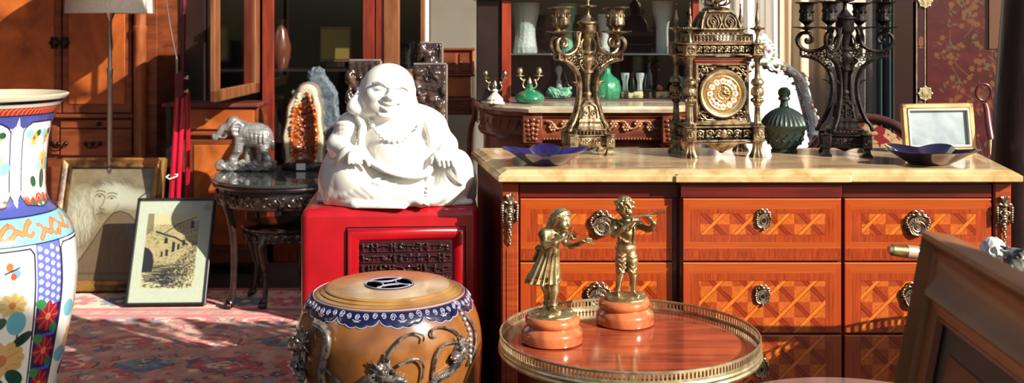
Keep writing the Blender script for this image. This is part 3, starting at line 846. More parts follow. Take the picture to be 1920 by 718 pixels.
# ---------- laughing monk statue ----------
def make_buddha():
    D = 2.885; s = D/F; bx, by = 745, 392
    zt = Z(396, 2.75); 
    M = mat('white_glazed_ceramic', hx(226, 224, 216), .28, coat=.5)
    h = 1.45
    S = SDF((-150, -95, -2), (150, 88, 275), h)
    # robe mass
    S.ell((0, 15, 88), (98, 62, 98)); S.ell((-30, 10, 150), (62, 46, 34), 30); S.ell((38, 10, 148), (50, 44, 34), 30)
    S.ell((-78, -5, 45), (66, 70, 58), 26); S.ell((78, 0, 42), (68, 66, 56), 26); S.ell((0, -25, 22), (128, 60, 34), 22)
    S.cap((-128, 5, 8), (-102, 10, 135), 16, 18, 30); S.cap((134, 10, 10), (112, 0, 80), 12, 16, 24)
    # belly and chest (bare)
    S.ell((10, -38, 92), (60, 48, 52), 14); S.ell((-12, -22, 146), (34, 26, 22), 14); S.ell((38, -20, 146), (34, 26, 22), 14)
    # knees
    S.ell((-72, -50, 60), (40, 34, 36), 18); S.ell((112, -38, 62), (32, 34, 44), 14); S.cap((-100, -40, 20), (-20, -72, 14), 22, 14, 14); S.cap((-60, -55, 40), (30, -72, 22), 22, 16, 14)
    # cloth hem bottom
    S.cap((-62, -78, 6), (18, -84, 4), 8, 8, 8); S.cap((60, -60, 5), (138, -40, 5), 7, 6, 8); S.cap((-140, -10, 6), (-70, -74, 6), 9, 9, 8)
    # shoulders and arms
    S.cap((-88, 0, 150), (-104, -22, 112), 24, 22, 12); S.cap((-104, -24, 112), (-78, -66, 96), 22, 17, 12)
    S.cap((68, 0, 146), (94, -16, 112), 22, 18, 12); S.cap((94, -16, 112), (88, -58, 98), 18, 13, 10)
    # sleeve opening folds, left
    S.path([(-94, -60, 68), (-96, -68, 88), (-84, -76, 106), (-66, -76, 108), (-50, -74, 96)], 6, 7, n=4)
    S.path([(-94, -60, 72), (-108, -56, 44), (-122, -42, 6)], [6, 8, 9], 9, n=4)
    for i, z in enumerate((156, 147, 138, 129, 120)):
        S.path([(-116+i, -6, z-10), (-104, -32, z-4), (-86, -40, z-2), (-72, -34, z-10)], [2, 5, 4.5, 1.5], 5, n=3)
    # groove along the left arm
    S.path([(-68, -46, 150), (-58, -56, 124), (-44, -72, 96)], [7, 8, 5], 7, 's', n=4)
    # robe edge below belly
    S.path([(-60, -50, 140), (-56, -68, 110), (-34, -82, 84), (0, -90, 70), (40, -88, 62), (66, -72, 70), (74, -56, 100)], 5.5, 6, n=4)
    S.path([(-70, -30, 168), (-58, -46, 150), (-58, -54, 136)], 5, 5, n=4)
    S.path([(58, -36, 160), (66, -50, 140), (70, -56, 112), (66, -62, 80), (64, -66, 30)], [5, 7, 6, 6, 5], 6, n=4)
    S.path([(78, -40, 138), (78, -60, 90), (76, -62, 40)], [4, 8, 5], 6, 's', n=4)
    # bag held by the right hand with folds
    S.ell((112, -56, 72), (24, 20, 34), 8)
    for k in range(5):
        S.path([(92+k*7, -70+abs(k-2)*3, 98-k*3), (98+k*8, -76+abs(k-2)*5, 74), (104+k*7, -66+abs(k-2)*5, 48)], [3, 4, 2], 4, n=4)
    S.path([(84, -66, 96), (88, -76, 70), (110, -70, 44), (128, -52, 42)], [3, 4, 4, 2], 4, 's', n=4)
    S.path([(100, -62, 40), (92, -66, 22), (72, -64, 8)], 5, 6, n=4); S.path([(120, -54, 38), (112, -58, 20), (98, -58, 6)], 4, 5, n=4)
    # lap folds
    for k in range(4):
        S.path([(-20+k*12, -78, 58-k*6), (-52+k*6, -82, 40-k*5), (-92+k*8, -70, 22-k*3)], [2, 4, 3], 6, n=4)
    S.path([(-44, -86, 46), (-10, -90, 36), (30, -88, 40)], [1, 4, 1], 6, 's', n=4)
    # hand resting on the knee
    S.ell((-66, -88, 96), (15, 10, 14), 5, RX(.3))
    for i, (x, l) in enumerate(((-78, 28), (-70, 34), (-61, 35), (-53, 30))):
        S.path([(x*.7-20, -94, 92), (x+1, -99, 82), (x+3+i, -97, 92-l)], [4.4, 4.4, 3.2], 1.6)
    S.path([(-54, -92, 100), (-44, -94, 92), (-41, -92, 82)], [5, 4, 3.2], 2)
    # other hand
    S.ell((88, -70, 98), (14, 9, 10), 4)
    for i, x in enumerate((80, 88, 96, 104)):
        S.path([(x-2, -76, 98), (x+3, -82, 90), (x+5, -80, 80-(i == 1)*3)], [4.2, 4, 3], 1.4)
    S.path([(78, -72, 100), (71, -76, 92), (70, -76, 84)], [4.4, 3.8, 3], 2)
    # foot with toes
    S.ell((52, -76, 14), (18, 16, 12), 6)
    for i in range(5): S.ell((64-i*.5, -78-i*2.5, 38-i*7.2), (6.2, 6, 3.9-.1*i), 1)
    S.cap((50, -74, 10), (52, -74, 34), 10, 8, 5)
    # head
    Rh = RZ(math.radians(12)) @ RY(math.radians(10))
    hc = Vector((-16, -16, 214)); 
    def P(x, y, z): v = hc+(Rh.to_3x3() @ Vector((x, y, z))); return (v.x, v.y, v.z)
    S.ell(P(0, 4, 6), (50, 48, 49), 10); S.ell(P(0, -10, -20), (50, 36, 28), 18, Rh); S.ell(P(0, -18, -34), (32, 26, 16), 12, Rh); S.ell(P(0, 4, -36), (52, 38, 20), 12)
    for sg in (-1, 1):
        S.ell(P(sg*24, -32, -8), (18, 15, 14), 8)                        # cheek
        S.ell(P(sg*47, 2, -2), (6, 12, 18), 5, Rh); S.cap(P(sg*49, 0, -10), P(sg*54, -6, -30), 8, 13, 6); S.ell(P(sg*54, -8, -38), (17, 15, 15), 6)   # ear and lobe
        S.ell(P(sg*52, -6, 0), (4, 6, 10), 3, mode='s')
        S.path([P(sg*8, -47, 11), P(sg*20, -48, 18), P(sg*34, -38, 12)], [1.6, 2.4, 1.4], 5, n=4)    # brow
        S.path([P(sg*9, -48, 3), P(sg*20, -49.5, 6), P(sg*31, -42, 1)], [1.8, 3.0, 1.8], 4, 's', n=4)       # eye hollow
        S.path([P(sg*10, -42, 3), P(sg*20, -42, 5), P(sg*30, -36, 1)], [3.4, 6.2, 3.4], 3, n=4)     # eyelid
        S.path([P(sg*10, -47.5, 0), P(sg*20, -48.5, 1.5), P(sg*30, -41.5, -1)], 1.1, 1, 's', n=4)
        S.path([P(sg*9, -54, -9), P(sg*18, -51, -16), P(sg*22, -46, -24)], 1.5, 3, 's', n=4)
        S.ell(P(sg*6, -53, -8), (5, 5, 4), 2)
    S.cap(P(0, -47, 10), P(0, -56, -5), 4, 6, 5); S.ell(P(0, -58, -7), (6.5, 5, 5), 3)
    S.path([P(-19, -42, -18), P(-9, -50, -24), P(0, -52, -25.5), P(9, -50, -24), P(19, -42, -18)], [1.6, 2.8, 3.2, 2.8, 1.6], 1.6, 's', n=4)
    S.path([P(-14, -46, -18.5), P(0, -53, -20), P(14, -46, -18.5)], [1.5, 2.5, 1.5], 2, n=4); S.path([P(-12, -45, -28), P(0, -51, -31), P(12, -45, -28)], [1.8, 3.6, 1.8], 2.5, n=4)
    S.ell(P(0, -45, 26), (2.6, 2.6, 3), 0, mode='s'); S.ell(P(0, -42, -43), (16, 10, 7), 5)
    # bead necklace
    bp = spline([(-46, -44, 166), (-38, -58, 150), (-22, -72, 134), (-8, -78, 126), (8, -80, 124), (24, -76, 128), (38, -64, 138), (46, -50, 152)], 10)
    seg = 0; last = bp[0]
    for p in bp:
        if (p-last).length > 8.2 or p is bp[0]:
            q = Vector(p); q.y += 3
            S.ell(tuple(q), 4.6, .8); last = p
    # navel, chest folds
    S.ell((30, -88, 96), (2.5, 6, 3.5), 2, mode='s')
    S.path([(32, -48, 166), (38, -58, 158), (36, -64, 148)], 2, 2, 's', n=4); S.path([(46, -46, 160), (52, -54, 150), (48, -58, 142)], 2.2, 2, 's', n=4)
    S.clipz(0)
    root = S.mesh('monk_statue', M, None, s)
    tag(root, 'white glazed laughing bald monk statue seated on the red cabinet', 'statue')
    root.location = (X(bx, D), D, zt+.0005); root.scale = (1, 1, .962)
make_buddha()

# ---------- glazed drum stool ----------
def make_stool():
    D = 2.3; s = D/F; px = 730; zt = Z(536, D)
    root = thing('ceramic_stool', 'mustard glazed barrel stool with blue collar and moulded dark dragons', 'stool', (X(px, D), D, 0))
    M_mus = mat('mustard_glaze', hx(142, 90, 40), .22, col2=hx(98, 56, 28), scale=7, dist=1.5, ramp=(.3, .75), coat=.7, bump=.0015, bscale=14)
    M_musb = mat('pale_mustard_band', hx(166, 126, 72), .25, col2=hx(130, 92, 48), scale=12, ramp=(.4, .7), coat=.6)
    M_sil = mat('grey_dragon_glaze', hx(104, 94, 86), .25, col2=hx(40, 34, 34), scale=70, coat=.9, ramp=(.42, .6))
    M_cob = mat('cobalt_glaze', hx(12, 14, 52), .15, coat=.9)
    M_pale = mat('pale_relief_glaze', hx(150, 148, 168), .2, coat=.7)
    Rz = lambda z: float(np.interp(z, zk, rk))
    prof = [(0, zt), (.128, zt), (.1345, zt-.001), (.137, zt-.003), (.136, zt-.0055), (.143, zt-.0065), (.1465, zt-.0085), (.1455, zt-.0105), (.153, zt-.0115), (.1565, zt-.013), (.159, zt-.0145), (.1655, zt-.020), (.172, zt-.028), (.179, zt-.040), (.187, zt-.056), (.193, zt-.075), (.197, zt-.095), (.2, zt-.125), (.2, zt-.16), (.197, zt-.21), (.192, zt-.26), (.184, zt-.32), (.174, zt-.39), (.162, zt-.46), (.152, zt-.53), (.146, zt-.59), (.145, zt-.64), (.152, zt-.66), (.152, 0)]
    zk = [p[1] for p in prof[::-1]]; rk = [p[0] for p in prof[::-1]]
    MB().lathe(prof[9:], 96).build('barrel', M_mus, root)
    MB().lathe(prof[:10], 96).build('lid', M_musb, root)
    # medallion with pierced interlocking arcs
    m = MB(); m.lathe([(0, .0), (.049, 0), (.0505, .0012), (.0525, .0012), (.0535, 0)], 48, T(0, 0, zt+.0006)); m.build('medallion', M_cob, root)
    p = MB(); 
    p.tube([(.0515*math.cos(2*pi*i/48), .0515*math.sin(2*pi*i/48), zt+.0022) for i in range(48)], .0012, 6, closed=True, up=(0, 0, 1))
    for k in range(4):
        a = k*pi/2+.4; cx, cy = .051*math.cos(a), .051*math.sin(a)
        p.tube([(cx+.036*math.cos(a+pi+t), cy+.036*math.sin(a+pi+t), zt+.0022) for t in np.linspace(-1.18, 1.18, 20)], .0022, 6, up=(0, 0, 1))
    p.build('medallion_relief', M_pale, root)
    for k in range(4):
        a = k*pi/2+.4+pi/4; q = MB(); q.ball((.033*math.cos(a), .033*math.sin(a), zt+.0022), (.009, .006, .0008), 10); q.build('piercing', M_black, root)
    # cobalt ruyi collar
    def sp(a, z, off=0): r = Rz(z)+off; return (r*math.sin(a), -r*math.cos(a), z)
    b = MB(); N = 288; za = zt-.0135; vs = []; fs = []
    for i in range(N):
        a = 2*pi*i/N; ph = (a*12/(2*pi)) % 1; lob = .013+.013*(abs(math.sin(pi*ph))**.6)+.003*abs(math.sin(4*pi*ph))
        for j in range(6): z = za-lob*j/5-.004; vs.append(sp(a, z, .0022 if j < 5 else 0))
    for i in range(N):
        for j in range(5): i2 = (i+1) % N; fs.append((i*6+j, i2*6+j, i2*6+j+1, i*6+j+1))
    b.add(vs, fs); b.build('collar', M_cob, root)
    r = MB()
    r.tube([sp(2*pi*i/96, za-.002, .0015) for i in range(96)], .0016, 6, closed=True, up=(0, 0, 1))
    for k in range(60):
        a = 2*pi*(k+.5)/60; ph = (a*12/(2*pi)) % 1; zc = za-.009-.004*math.sin(pi*ph); rr = .0066 if k % 3 == 1 else .0055
        sg = 1 if k % 2 else -1
        r.tube([sp(a+sg*(rr*(1-t/26))*math.cos(t*.5)/.19, zc+rr*(1-t/26)*math.sin(t*.5), .0032) for t in range(22)], .0011, 5)
    for k in range(12):
        a = 2*pi*(k+.5)/12
        r.tube([sp(a+t, za-.0175-.002*math.cos(t*30), .0032) for t in np.linspace(-.05, .05, 9)], .0012, 5); r.tube([sp(a+t, za-.021, .003) for t in np.linspace(-.03, .03, 7)], .0011, 5)
    r.tube([sp(2*pi*i/288, za-.004-(.013+.013*(abs(math.sin(pi*((i*12/288) % 1)))**.6)+.003*abs(math.sin(4*pi*((i*12/288) % 1)))), .001) for i in range(288)], .0012, 5, closed=True, up=(0, 0, 1))
    r.build('collar_relief', M_pale, root)
    # dragons
    A = lambda p_: math.asin(max(-1, min(1, (p_-px)*s/.199)))
    def zp(py): return Z(py, D-.16)
    def dragon(apx, apy, sg, sc=1.0, name='dragon'):
        a0 = A(apx); z0 = zp(apy)
        S = SDF((-.08, -.045, -.075), (.08, .035, .06), .0013)
        S.ell((0, 0, 0), (.017*sc, .018, .013*sc)); S.ell((sg*.016*sc, -.008, -.006*sc), (.016*sc, .011, .007*sc), .006); S.ell((sg*.028*sc, -.010, -.010*sc), (.010*sc, .008, .005*sc), .003)
        S.cap((sg*.014*sc, -.008, -.016*sc), (sg*.028*sc, -.006, -.02*sc), .005*sc, .003*sc, .003)
        for e in (-1, 1): S.ell((sg*.006*sc+e*.008*sc, -.016, .007*sc), .0045*sc, .001); S.cap((e*.008*sc, -.008, .010*sc), (-sg*.012*sc+e*.010*sc, -.004, .024*sc), .0035*sc, .001, .002)
        r2 = random.Random(int(apx))
        for i in range(16):
            t = i/16*2*pi; l = r2.uniform(.022, .034)*sc
            if math.cos(t)*sg > .7: continue
            S.cap((math.cos(t)*.012*sc, -.004, math.sin(t)*.012*sc), (math.cos(t)*l, r2.uniform(-.012, .002), math.sin(t)*l), .0038*sc, .0012, .002)
        S.noise(.0006, 500, 2)
        o = S.mesh(name, M_sil, root); o.location = (sp(a0, z0, .004)); o.rotation_euler.z = a0
        return a0, z0, o
    def tubep(pts, rad, nm='whisker', n=6):
        t = MB(); t.tube(spline([sp(A(x), zp(y), o_) for x, y, o_ in pts], n), rad, 8, up=None); t.build(nm, M_sil, root)
    dragon(742, 692, 1, 1.25)
    tubep([(745, 668, .012), (752, 652, .014), (770, 630, .012), (790, 622, .012), (806, 628, .012), (805, 638, .012)], [.0035]*16+[.0022]*15)
    tubep([(765, 676, .012), (780, 668, .012), (796, 668, .012), (804, 684, .010), (801, 710, .008)], [.0038]*10+[.0025]*15)
    dragon(866, 668, -1, 1.0)
    tubep([(868, 645, .008), (858, 630, .008), (840, 620, .008), (824, 622, .008), (822, 632, .008), (829, 635, .008)], [.0025]*31)
    tubep([(862, 652, .008), (840, 650, .01), (828, 662, .01), (822, 685, .008), (819, 708, .006)], [.003]*25)
    def body(pts, rad):
        S_ = MB(); P_ = spline([sp(A(x), zp(y), o_) for x, y, o_ in pts], 9); S_.tube(P_, [rad*(1-.4*i/len(P_)) for i in range(len(P_))], 12)
        for i in range(0, len(P_), 1):
            rr = rad*(1-.4*i/len(P_))
            d = (P_[min(i+1, len(P_)-1)]-P_[max(i-1, 0)]).normalized(); nrm = Vector((P_[i].x, P_[i].y, 0)).normalized(); sd = d.cross(nrm)
            for e in (-.6, 0, .6): S_.ball(tuple(P_[i]+nrm*rr*.85*math.cos(e)+sd*rr*.9*math.sin(e)), rr*.34, 6)
        S_.build('dragon_body', M_sil, root)
    body([(862, 680, .006), (850, 700, .006), (826, 712, .006), (800, 735, .006)], .010)
    body([(722, 700, .008), (700, 722, .008), (700, 760, .008), (740, 790, .008)], .013)
    body([(612, 616, .010), (632, 622, .010), (642, 642, .010), (640, 672, .010), (636, 705, .010), (646, 735, .010)], .010)
    tubep([(603, 610, .008), (614, 622, .012), (620, 640, .012)], [.003]*13); tubep([(641, 690, .008), (660, 706, .008), (676, 724, .006)], [.003]*13)
    dragon(590, 660, -1, 1.35); dragon(585, 706, 1, 1.2)
    tubep([(880, 600, .004), (889, 625, .004), (893, 650, .004), (889, 680, .004), (876, 704, .004)], [.0035]*25)
    bb = MB()
    for i in range(12): bb.ball(sp(A(880+.9*(i if i < 7 else 12-i)), zp(590+i*10), .003), .0045, 8)
    bb.build('studs', M_pale, root)
make_stool()

# ---------- gallery tray table ----------
def gallery(root, R, z, hgt, n, m, name='gallery'):
    g = MB()
    for zz, r_ in ((z+.002, .0024), (z+hgt, .0022), (z+hgt*.22, .0014), (z+hgt*.86, .0012)):
        g.tube([(R*math.cos(2*pi*i/96), R*math.sin(2*pi*i/96), zz) for i in range(96)], r_, 6, closed=True, up=(0, 0, 1))
    for i in range(n):
        a = 2*pi*i/n; g.box((0, 0, 0), (.0012, 2*pi*R/n*.48, hgt*.66), 0, RZ(a) @ T(R, 0, z+hgt*.54))
    return g.build(name, m, root)
def make_tray_table():
    x, D = X(1179, 2.25), 2.25; R = .271; zr = .5955; hgt = .021; zs = zr-hgt
    root = thing('gallery_table', 'round polished wood table with pierced brass rim under the two bronze figures', 'table', (x, D, 0))
    M_top = mat('flame_veneer', hx(172, 84, 52), .13, col2=hx(122, 50, 34), scale=5, stretch=(1, 6, 1), dist=1.2, coat=.8)
    M_rim = mat('dark_crossbanding', hx(108, 42, 26), .2, col2=hx(84, 28, 18), scale=30, coat=.6)
    t = MB(); t.lathe([(0, zs-.018), (R-.02, zs-.018), (R-.02, zs), (R-.03, zs), (0, zs)], 96); t.build('tabletop', M_top, root)
    q = MB(); q.lathe([(R-.03, zs-.001), (R-.03, zs+.0006), (R-.002, zs+.0006), (R-.001, zs-.02)], 96, cap=False); q.build('crossbanding', M_rim, root)
    e = MB(); e.lathe([(R-.001, zs+.001), (R+.002, zs), (R+.004, zs-.004), (R+.0025, zs-.009), (R+.005, zs-.013), (R+.003, zs-.018), (R-.002, zs-.021), (R-.02, zs-.021)], 120, cap=False); e.build('rim_band', M_brass, root)
    gallery(root, R, zs, hgt, 200, M_brass)
    f = MB(); f.lathe([(R-.045, zs-.03), (R-.03, zs-.022), (R-.03, zs-.018)], 64); f.lathe([(.235, zs-.09), (.235, zs-.018)], 64); f.build('drum_frieze', M_mahog, root)
    for k in range(4):
        a = pi/4+k*pi/2; l = MB()
        l.lathe([(.0, 0), (.008, 0), (.009, .03), (.013, .045), (.010, .05), (.019, .44), (.021, zs-.1), (.021, zs-.085)], 20, T(.2*math.cos(a), .2*math.sin(a), 0)); l.build('leg', M_mahog, root)
make_tray_table()
# ---------- bronze child musicians ----------
M_rmarb = mat('salmon_marble', hx(190, 108, 62), .18, col2=hx(140, 64, 38), scale=9, dist=2, ramp=(.4, .68), coat=.6)
M_fig = mat('worn_gilt_bronze', hx(204, 182, 134), .38, .88, col2=hx(112, 88, 54), scale=26, ramp=(.38, .66), bump=.0004, bscale=140)
ZT = .5745
def plinth(root, s, tilt):
    b = MB(); n = 64
    b.lathe([(0, 0), (55, 0), (57.5, 2), (58, 6), (58, 17), (56.5, 22), (52, 26), (48, 29), (46, 31.5)], n, SC(s))
    b.lathe([(44, 30), (48, 32), (51, 36), (51.5, 40), (50, 45), (46, 48.5), (40, 50), (0, 50)], n, SC(s) @ T(0, 0, 0) @ RY(tilt))
    return b.build('marble_base', M_rmarb, root)
def make_girl():
    D = 2.25; s = D/F
    root = thing('girl_figurine', 'gilt bronze girl in pleated skirt playing violin on round salmon marble base', 'figurine', (X(1035, D), D, ZT+.001))
    plinth(root, s, .03)
    S = SDF((-56, -50, 44), (82, 50, 252), .85)
    S.ell((0, 0, 50), (46, 42, 9)); 
    r = random.Random(1)
    for i in range(26): a = r.uniform(0, 6.3); q = r.uniform(10, 38); S.ell((q*math.cos(a), q*.9*math.sin(a), 56), (r.uniform(4, 9), r.uniform(4, 9), r.uniform(2, 4)), 3)
    # feet and legs (one slightly behind)
    S.ell((-8, 6, 60), (8, 13, 5), 2, RZ(.3)); S.ell((6, -16, 60), (8, 13, 5), 2, RZ(.9))
    S.path([(-10, 10, 62), (-8, 9, 78), (-8, 6, 100), (-6, 4, 118)], [5.5, 6.5, 10, 12], 3); S.path([(2, -8, 62), (2, -8, 76), (4, -6, 96), (4, -4, 118)], [5.5, 6.5, 10, 12], 3)
    for (x, y) in ((-10, 8), (2, -9)): S.ell((x, y, 70), (8, 8, 3), 2)
    # pleated skirt : flared cone with folds
    def skirt(x, y, z):
        t = np.clip((z-112)/(172-112), 0, 1); cx = -18+t*15; cy = 0
        a = np.arctan2(y-cy, x-cx); rad = 33-18*t**.8+3.2*(1-t*.7)*np.sin(a*15)+1.2*np.sin(a*7+1)
        return np.maximum((np.sqrt((x-cx)**2+((y-cy)*1.08)**2)-rad)*.75, np.maximum(111-z+1.2*np.sin(a*9), z-172))
    S.op(skirt, (-52, -42, 108), (34, 42, 174), 2)
    def hollow(x, y, z): return np.maximum(np.sqrt((x+17)**2+y**2)-25, np.maximum(105-z, z-122))
    S.op(hollow, (-40, -30, 104), (20, 30, 122), 1, 's')
    S.path([(-10, 10, 100), (-6, 6, 140)], 11, 0); S.path([(4, -6, 96), (0, -4, 140)], 11, 0)
    S.ell((-3, 0, 170), (17, 14, 5), 3)      # waist band
    S.ell((-22, 12, 172), (10, 8, 6), 3); S.cap((-24, 14, 170), (-32, 18, 150), 4, 5, 3)
    S.path([(-3, 0, 170), (-4, 0, 186), (-3, 0, 202)], [15, 17, 14], 6); S.ell((-4, -1, 200), (20, 13, 14), 6)
    S.cap((0, -2, 210), (10, -6, 222), 7, 6, 4)
    # near arm: puffed sleeve, forearm bent up to the violin
    S.ell((-15, -10, 202), (11, 10, 12), 4); S.path([(-14, -14, 198), (-14, -26, 184)], [7, 6], 3); S.path([(-14, -26, 184), (4, -32, 190), (24, -30, 200)], [6, 5, 4], 3)
    S.ell((28, -29, 202), (6, 4, 5), 2)
    for i in range(4): S.path([(28+i*1.4, -31, 205-i*2.2), (35+i, -33, 204-i*2.5), (37+i, -29, 202-i*2.4)], [1.7, 1.5, 1.2], .6)
    S.path([(26, -30, 205), (30, -30, 211)], [1.8, 1.4], .6)
    # far arm
    S.ell((14, 4, 202), (9, 8, 9), 4); S.path([(16, 4, 198), (26, 4, 182), (36, -4, 178)], [6.5, 5.5, 5], 3); S.path([(36, -4, 178), (52, -16, 186), (62, -20, 192)], [5, 4, 3.4], 3)
    S.ell((64, -21, 194), (5, 4, 4.5), 2)
    for i in range(4): S.path([(62+i*2.6, -20, 191), (64+i*2.6, -25, 192), (64+i*2.6, -26, 197)], [1.6, 1.5, 1.2], .6)
    # head
    hc = Vector((18, -8, 229)); Rh = RZ(.75) @ RX(.18)
    def P(x, y, z): v = hc+(Rh.to_3x3() @ Vector((x, y, z))); return (v.x, v.y, v.z)
    S.ell(P(0, 0, 0), (15.5, 16.5, 18.5), 3, Rh); S.ell(P(0, -9, -8), (10, 8, 9), 5, Rh)
    S.ell(P(0, -17.5, -3), (2.4, 3, 3), 1.5); S.cap(P(0, -15, 4), P(0, -17, -2), 1.6, 2, 1.5)
    for sg in (-1, 1):
        S.ell(P(sg*5.8, -15, 2.5), (3.4, 2.4, 2), 1, Rh, 's'); S.ell(P(sg*5.8, -13.8, 2.3), (2.4, 2, 1.5), .4); S.ell(P(sg*7, -12.5, -6), (5, 4.5, 5), 3)
        S.cap(P(sg*3, -15.5, 6), P(sg*9, -13.5, 6), 1, 1, 1)
    S.cap(P(-3.2, -16, -10), P(3.2, -16, -10), .8, .8, .5, 's'); S.ell(P(0, -15.5, -12), (3, 1.8, 1.4), .8); S.ell(P(0, -13.5, -16), (4, 3.5, 3), 2)
    S.path([(18, -30, 204), (28, -22, 208)], 3, 2)
    # hair waves, falling down the back
    S.ell(P(0, 4, 4), (17.5, 16.5, 17.5), 2, Rh)
    for k in range(11):
        a = -1.35+k*.27; x = math.sin(a)*17.5; y = 2-math.cos(a)*4
        S.path([P(x*.3, -9+abs(a)*2, 17), P(x, -9+abs(a)*5, 9), P(x*1.08, -5+abs(a)*5, -3), P(x*1.02, 2+abs(a)*4, -14)], [2.5, 3, 3.2, 2.4], 1.3, n=3)
    for k in range(5): S.path([P(-10+k*5, 14, 6), P(-12+k*6, 17, -8), P(-14+k*6, 17, -24), P(-13+k*5, 13, -34)], [5, 6, 5, 2.5], 2.5, n=3)
    S.path([P(-14, -8, 8), P(0, -13, 14), P(14, -8, 8)], 1.8, .5, n=4)
    S.mesh('girl_body', M_fig, root, s)
    # violin and bow
    v = MB(); a = Vector((14, -22, 208)); e = Vector((78, -24, 186)); d = (e-a)
    Rv = Matrix.Rotation(math.atan2(-d.z, d.x), 4, 'Y'); Mv = SC(s) @ T(*a) @ Rv @ RX(.5)
    out = [(0, 0), (2, 5), (7, 7.5), (12, 6), (15, 4.2), (18, 4.6), (23, 7), (29, 5.6), (32, 1.5)]
    poly = out+[(x, -z) for x, z in out[::-1][:-1]]
    v.prism(poly, -2, 3, Mv); v.box((44, -2, 0), (30, 2.2, 2.6), .6, Mv); v.box((22, -3.6, 0), (30, 1, 2), .4, Mv); v.box((17, -4, 0), (.8, 2.6, 5), 0, Mv)
    v.tube([tuple(Mv.inverted() @ Vector((0, 0, 0))) for _ in range(0)] or [(60, -1, 0), (64, -1, 0), (66, 1, 0), (64.5, 2.5, 0), (63, 1.5, 0)], 1.7, 6, Mv)
    for sg in (-1, 1): v.cap = None; v.tube([(58, -1, sg*1), (58, -1, sg*5)], .9, 6, Mv)
    v.build('violin', M_fig, root)
    bo = MB(); bo.tube([Vector(q)*s for q in ((38, -34, 220), (32, -35, 204), (20, -30, 176))], .0011, 6); bo.build('bow', M_fig, root)
def make_boy():
    D = 2.39; s = D/F
    root = thing('boy_figurine', 'gilt bronze boy in braces and knee breeches playing a flute on salmon marble base', 'figurine', (X(1172, D), D, ZT+.001))
    plinth(root, s*.94, -.05)
    S = SDF((-50, -46, 40), (60, 48, 246), .85)
    S.ell((2, 0, 47), (41, 38, 9))
    r = random.Random(7)
    for i in range(24): a = r.uniform(0, 6.3); q = r.uniform(8, 34); S.ell((q*math.cos(a), q*.9*math.sin(a), 52), (r.uniform(4, 9), r.uniform(4, 9), r.uniform(2, 4)), 3)
    S.ell((-14, -8, 57), (5.5, 11, 4.5), 2, RZ(-.1)); S.ell((18, -14, 56), (6, 12, 4.5), 2, RZ(.5))
    S.path([(-14, -2, 58), (-12, -1, 72), (-9, -1, 88), (-8, -1, 98)], [4.5, 5.5, 7.6, 7], 2); S.path([(15, -6, 58), (15, -5, 72), (15, -5, 88), (13, -4, 98)], [4.5, 5.5, 7.6, 7], 2)
    S.path([(-8, -1, 98), (-7, 0, 116), (-5, 0, 140)], [9.5, 11.5, 12], 3); S.path([(13, -4, 98), (12, -3, 116), (7, 0, 140)], [9.5, 11.5, 12], 3)
    for (x, y) in ((-8, -1), (13, -4)): S.ell((x, y, 96), (10.5, 10.5, 3.2), 1.5)
    for k in range(4):
        S.path([(-16+k, -9, 130-k*8), (-8, -13, 126-k*9), (1, -9, 130-k*8)], 1.3, 1.5, n=3); S.path([(5, -10, 130-k*8), (12, -14, 124-k*9), (21, -9, 128-k*8)], 1.3, 1.5, n=3)
    S.ell((1, 0, 141), (20, 14, 7), 4); S.ell((2, -10, 140), (9, 7, 6), 3); S.ell((2, 0, 150), (17.5, 12.5, 3), 1.5)
    S.path([(1, 0, 148), (2, 0, 168), (2, 1, 184)], [14.5, 16, 14], 6); S.ell((2, 0, 182), (23, 12, 11), 7)
    S.path([(-10, -12, 152), (-13, -15, 172), (-12, -8, 192)], 2, .5, n=4); S.path([(13, -12, 152), (16, -15, 172), (15, -8, 192)], 2, .5, n=4)
    S.path([(-14, -12, 190), (-2, -17, 182), (4, -15, 176)], [2.5, 3, 1.5], 1, n=4); S.path([(18, -12, 190), (10, -17, 182), (4, -15, 176)], [2.5, 3, 1.5], 1, n=4)
    S.path([(-13, -8, 165), (-4, -16, 156), (4, -14, 153)], 2, 2, n=4)
    # arms
    S.ell((-19, -2, 184), (10, 9, 11), 4); S.path([(-21, -4, 180), (-22, -14, 168)], [7, 6.4], 3); S.path([(-22, -14, 168), (-6, -22, 180), (10, -24, 192)], [6.4, 4.6, 3.6], 3)
    S.ell((12, -24, 195), (5, 4, 4.5), 2)
    for i in range(4): S.path([(10+i*3, -24, 193), (11+i*3, -28, 196), (12+i*3, -27, 200)], [1.6, 1.4, 1.2], .5)
    S.ell((24, -2, 184), (9, 8, 9), 4); S.path([(26, -3, 182), (40, -12, 177), (48, -18, 180)], [6.4, 5.6, 5.6], 3); S.path([(48, -18, 180), (51, -22, 190), (44, -26, 199)], [5.6, 4.4, 3.4], 3)
    S.ell((42, -26, 201), (5.5, 4, 4.5), 2)
    for i in range(4): S.path([(34+i*3.4, -25, 202), (35+i*3.4, -29, 205), (37+i*3.4, -27, 208)], [1.6, 1.4, 1.2], .5)
    # neck and head
    S.cap((2, -2, 190), (0, -5, 204), 7, 6.5, 4)
    hc = Vector((-2, -6, 216)); Rh = RZ(.25) @ RX(.12)
    def P(x, y, z): v = hc+(Rh.to_3x3() @ Vector((x, y, z))); return (v.x, v.y, v.z)
    S.ell(P(0, 0, 2), (15, 16, 18), 3, Rh); S.ell(P(0, -8, -8), (10, 8, 9), 5, Rh)
    S.ell(P(0, -17, -2), (2.3, 3, 2.8), 1.5); S.cap(P(0, -14.5, 5), P(0, -16.5, -1), 1.6, 2, 1.5)
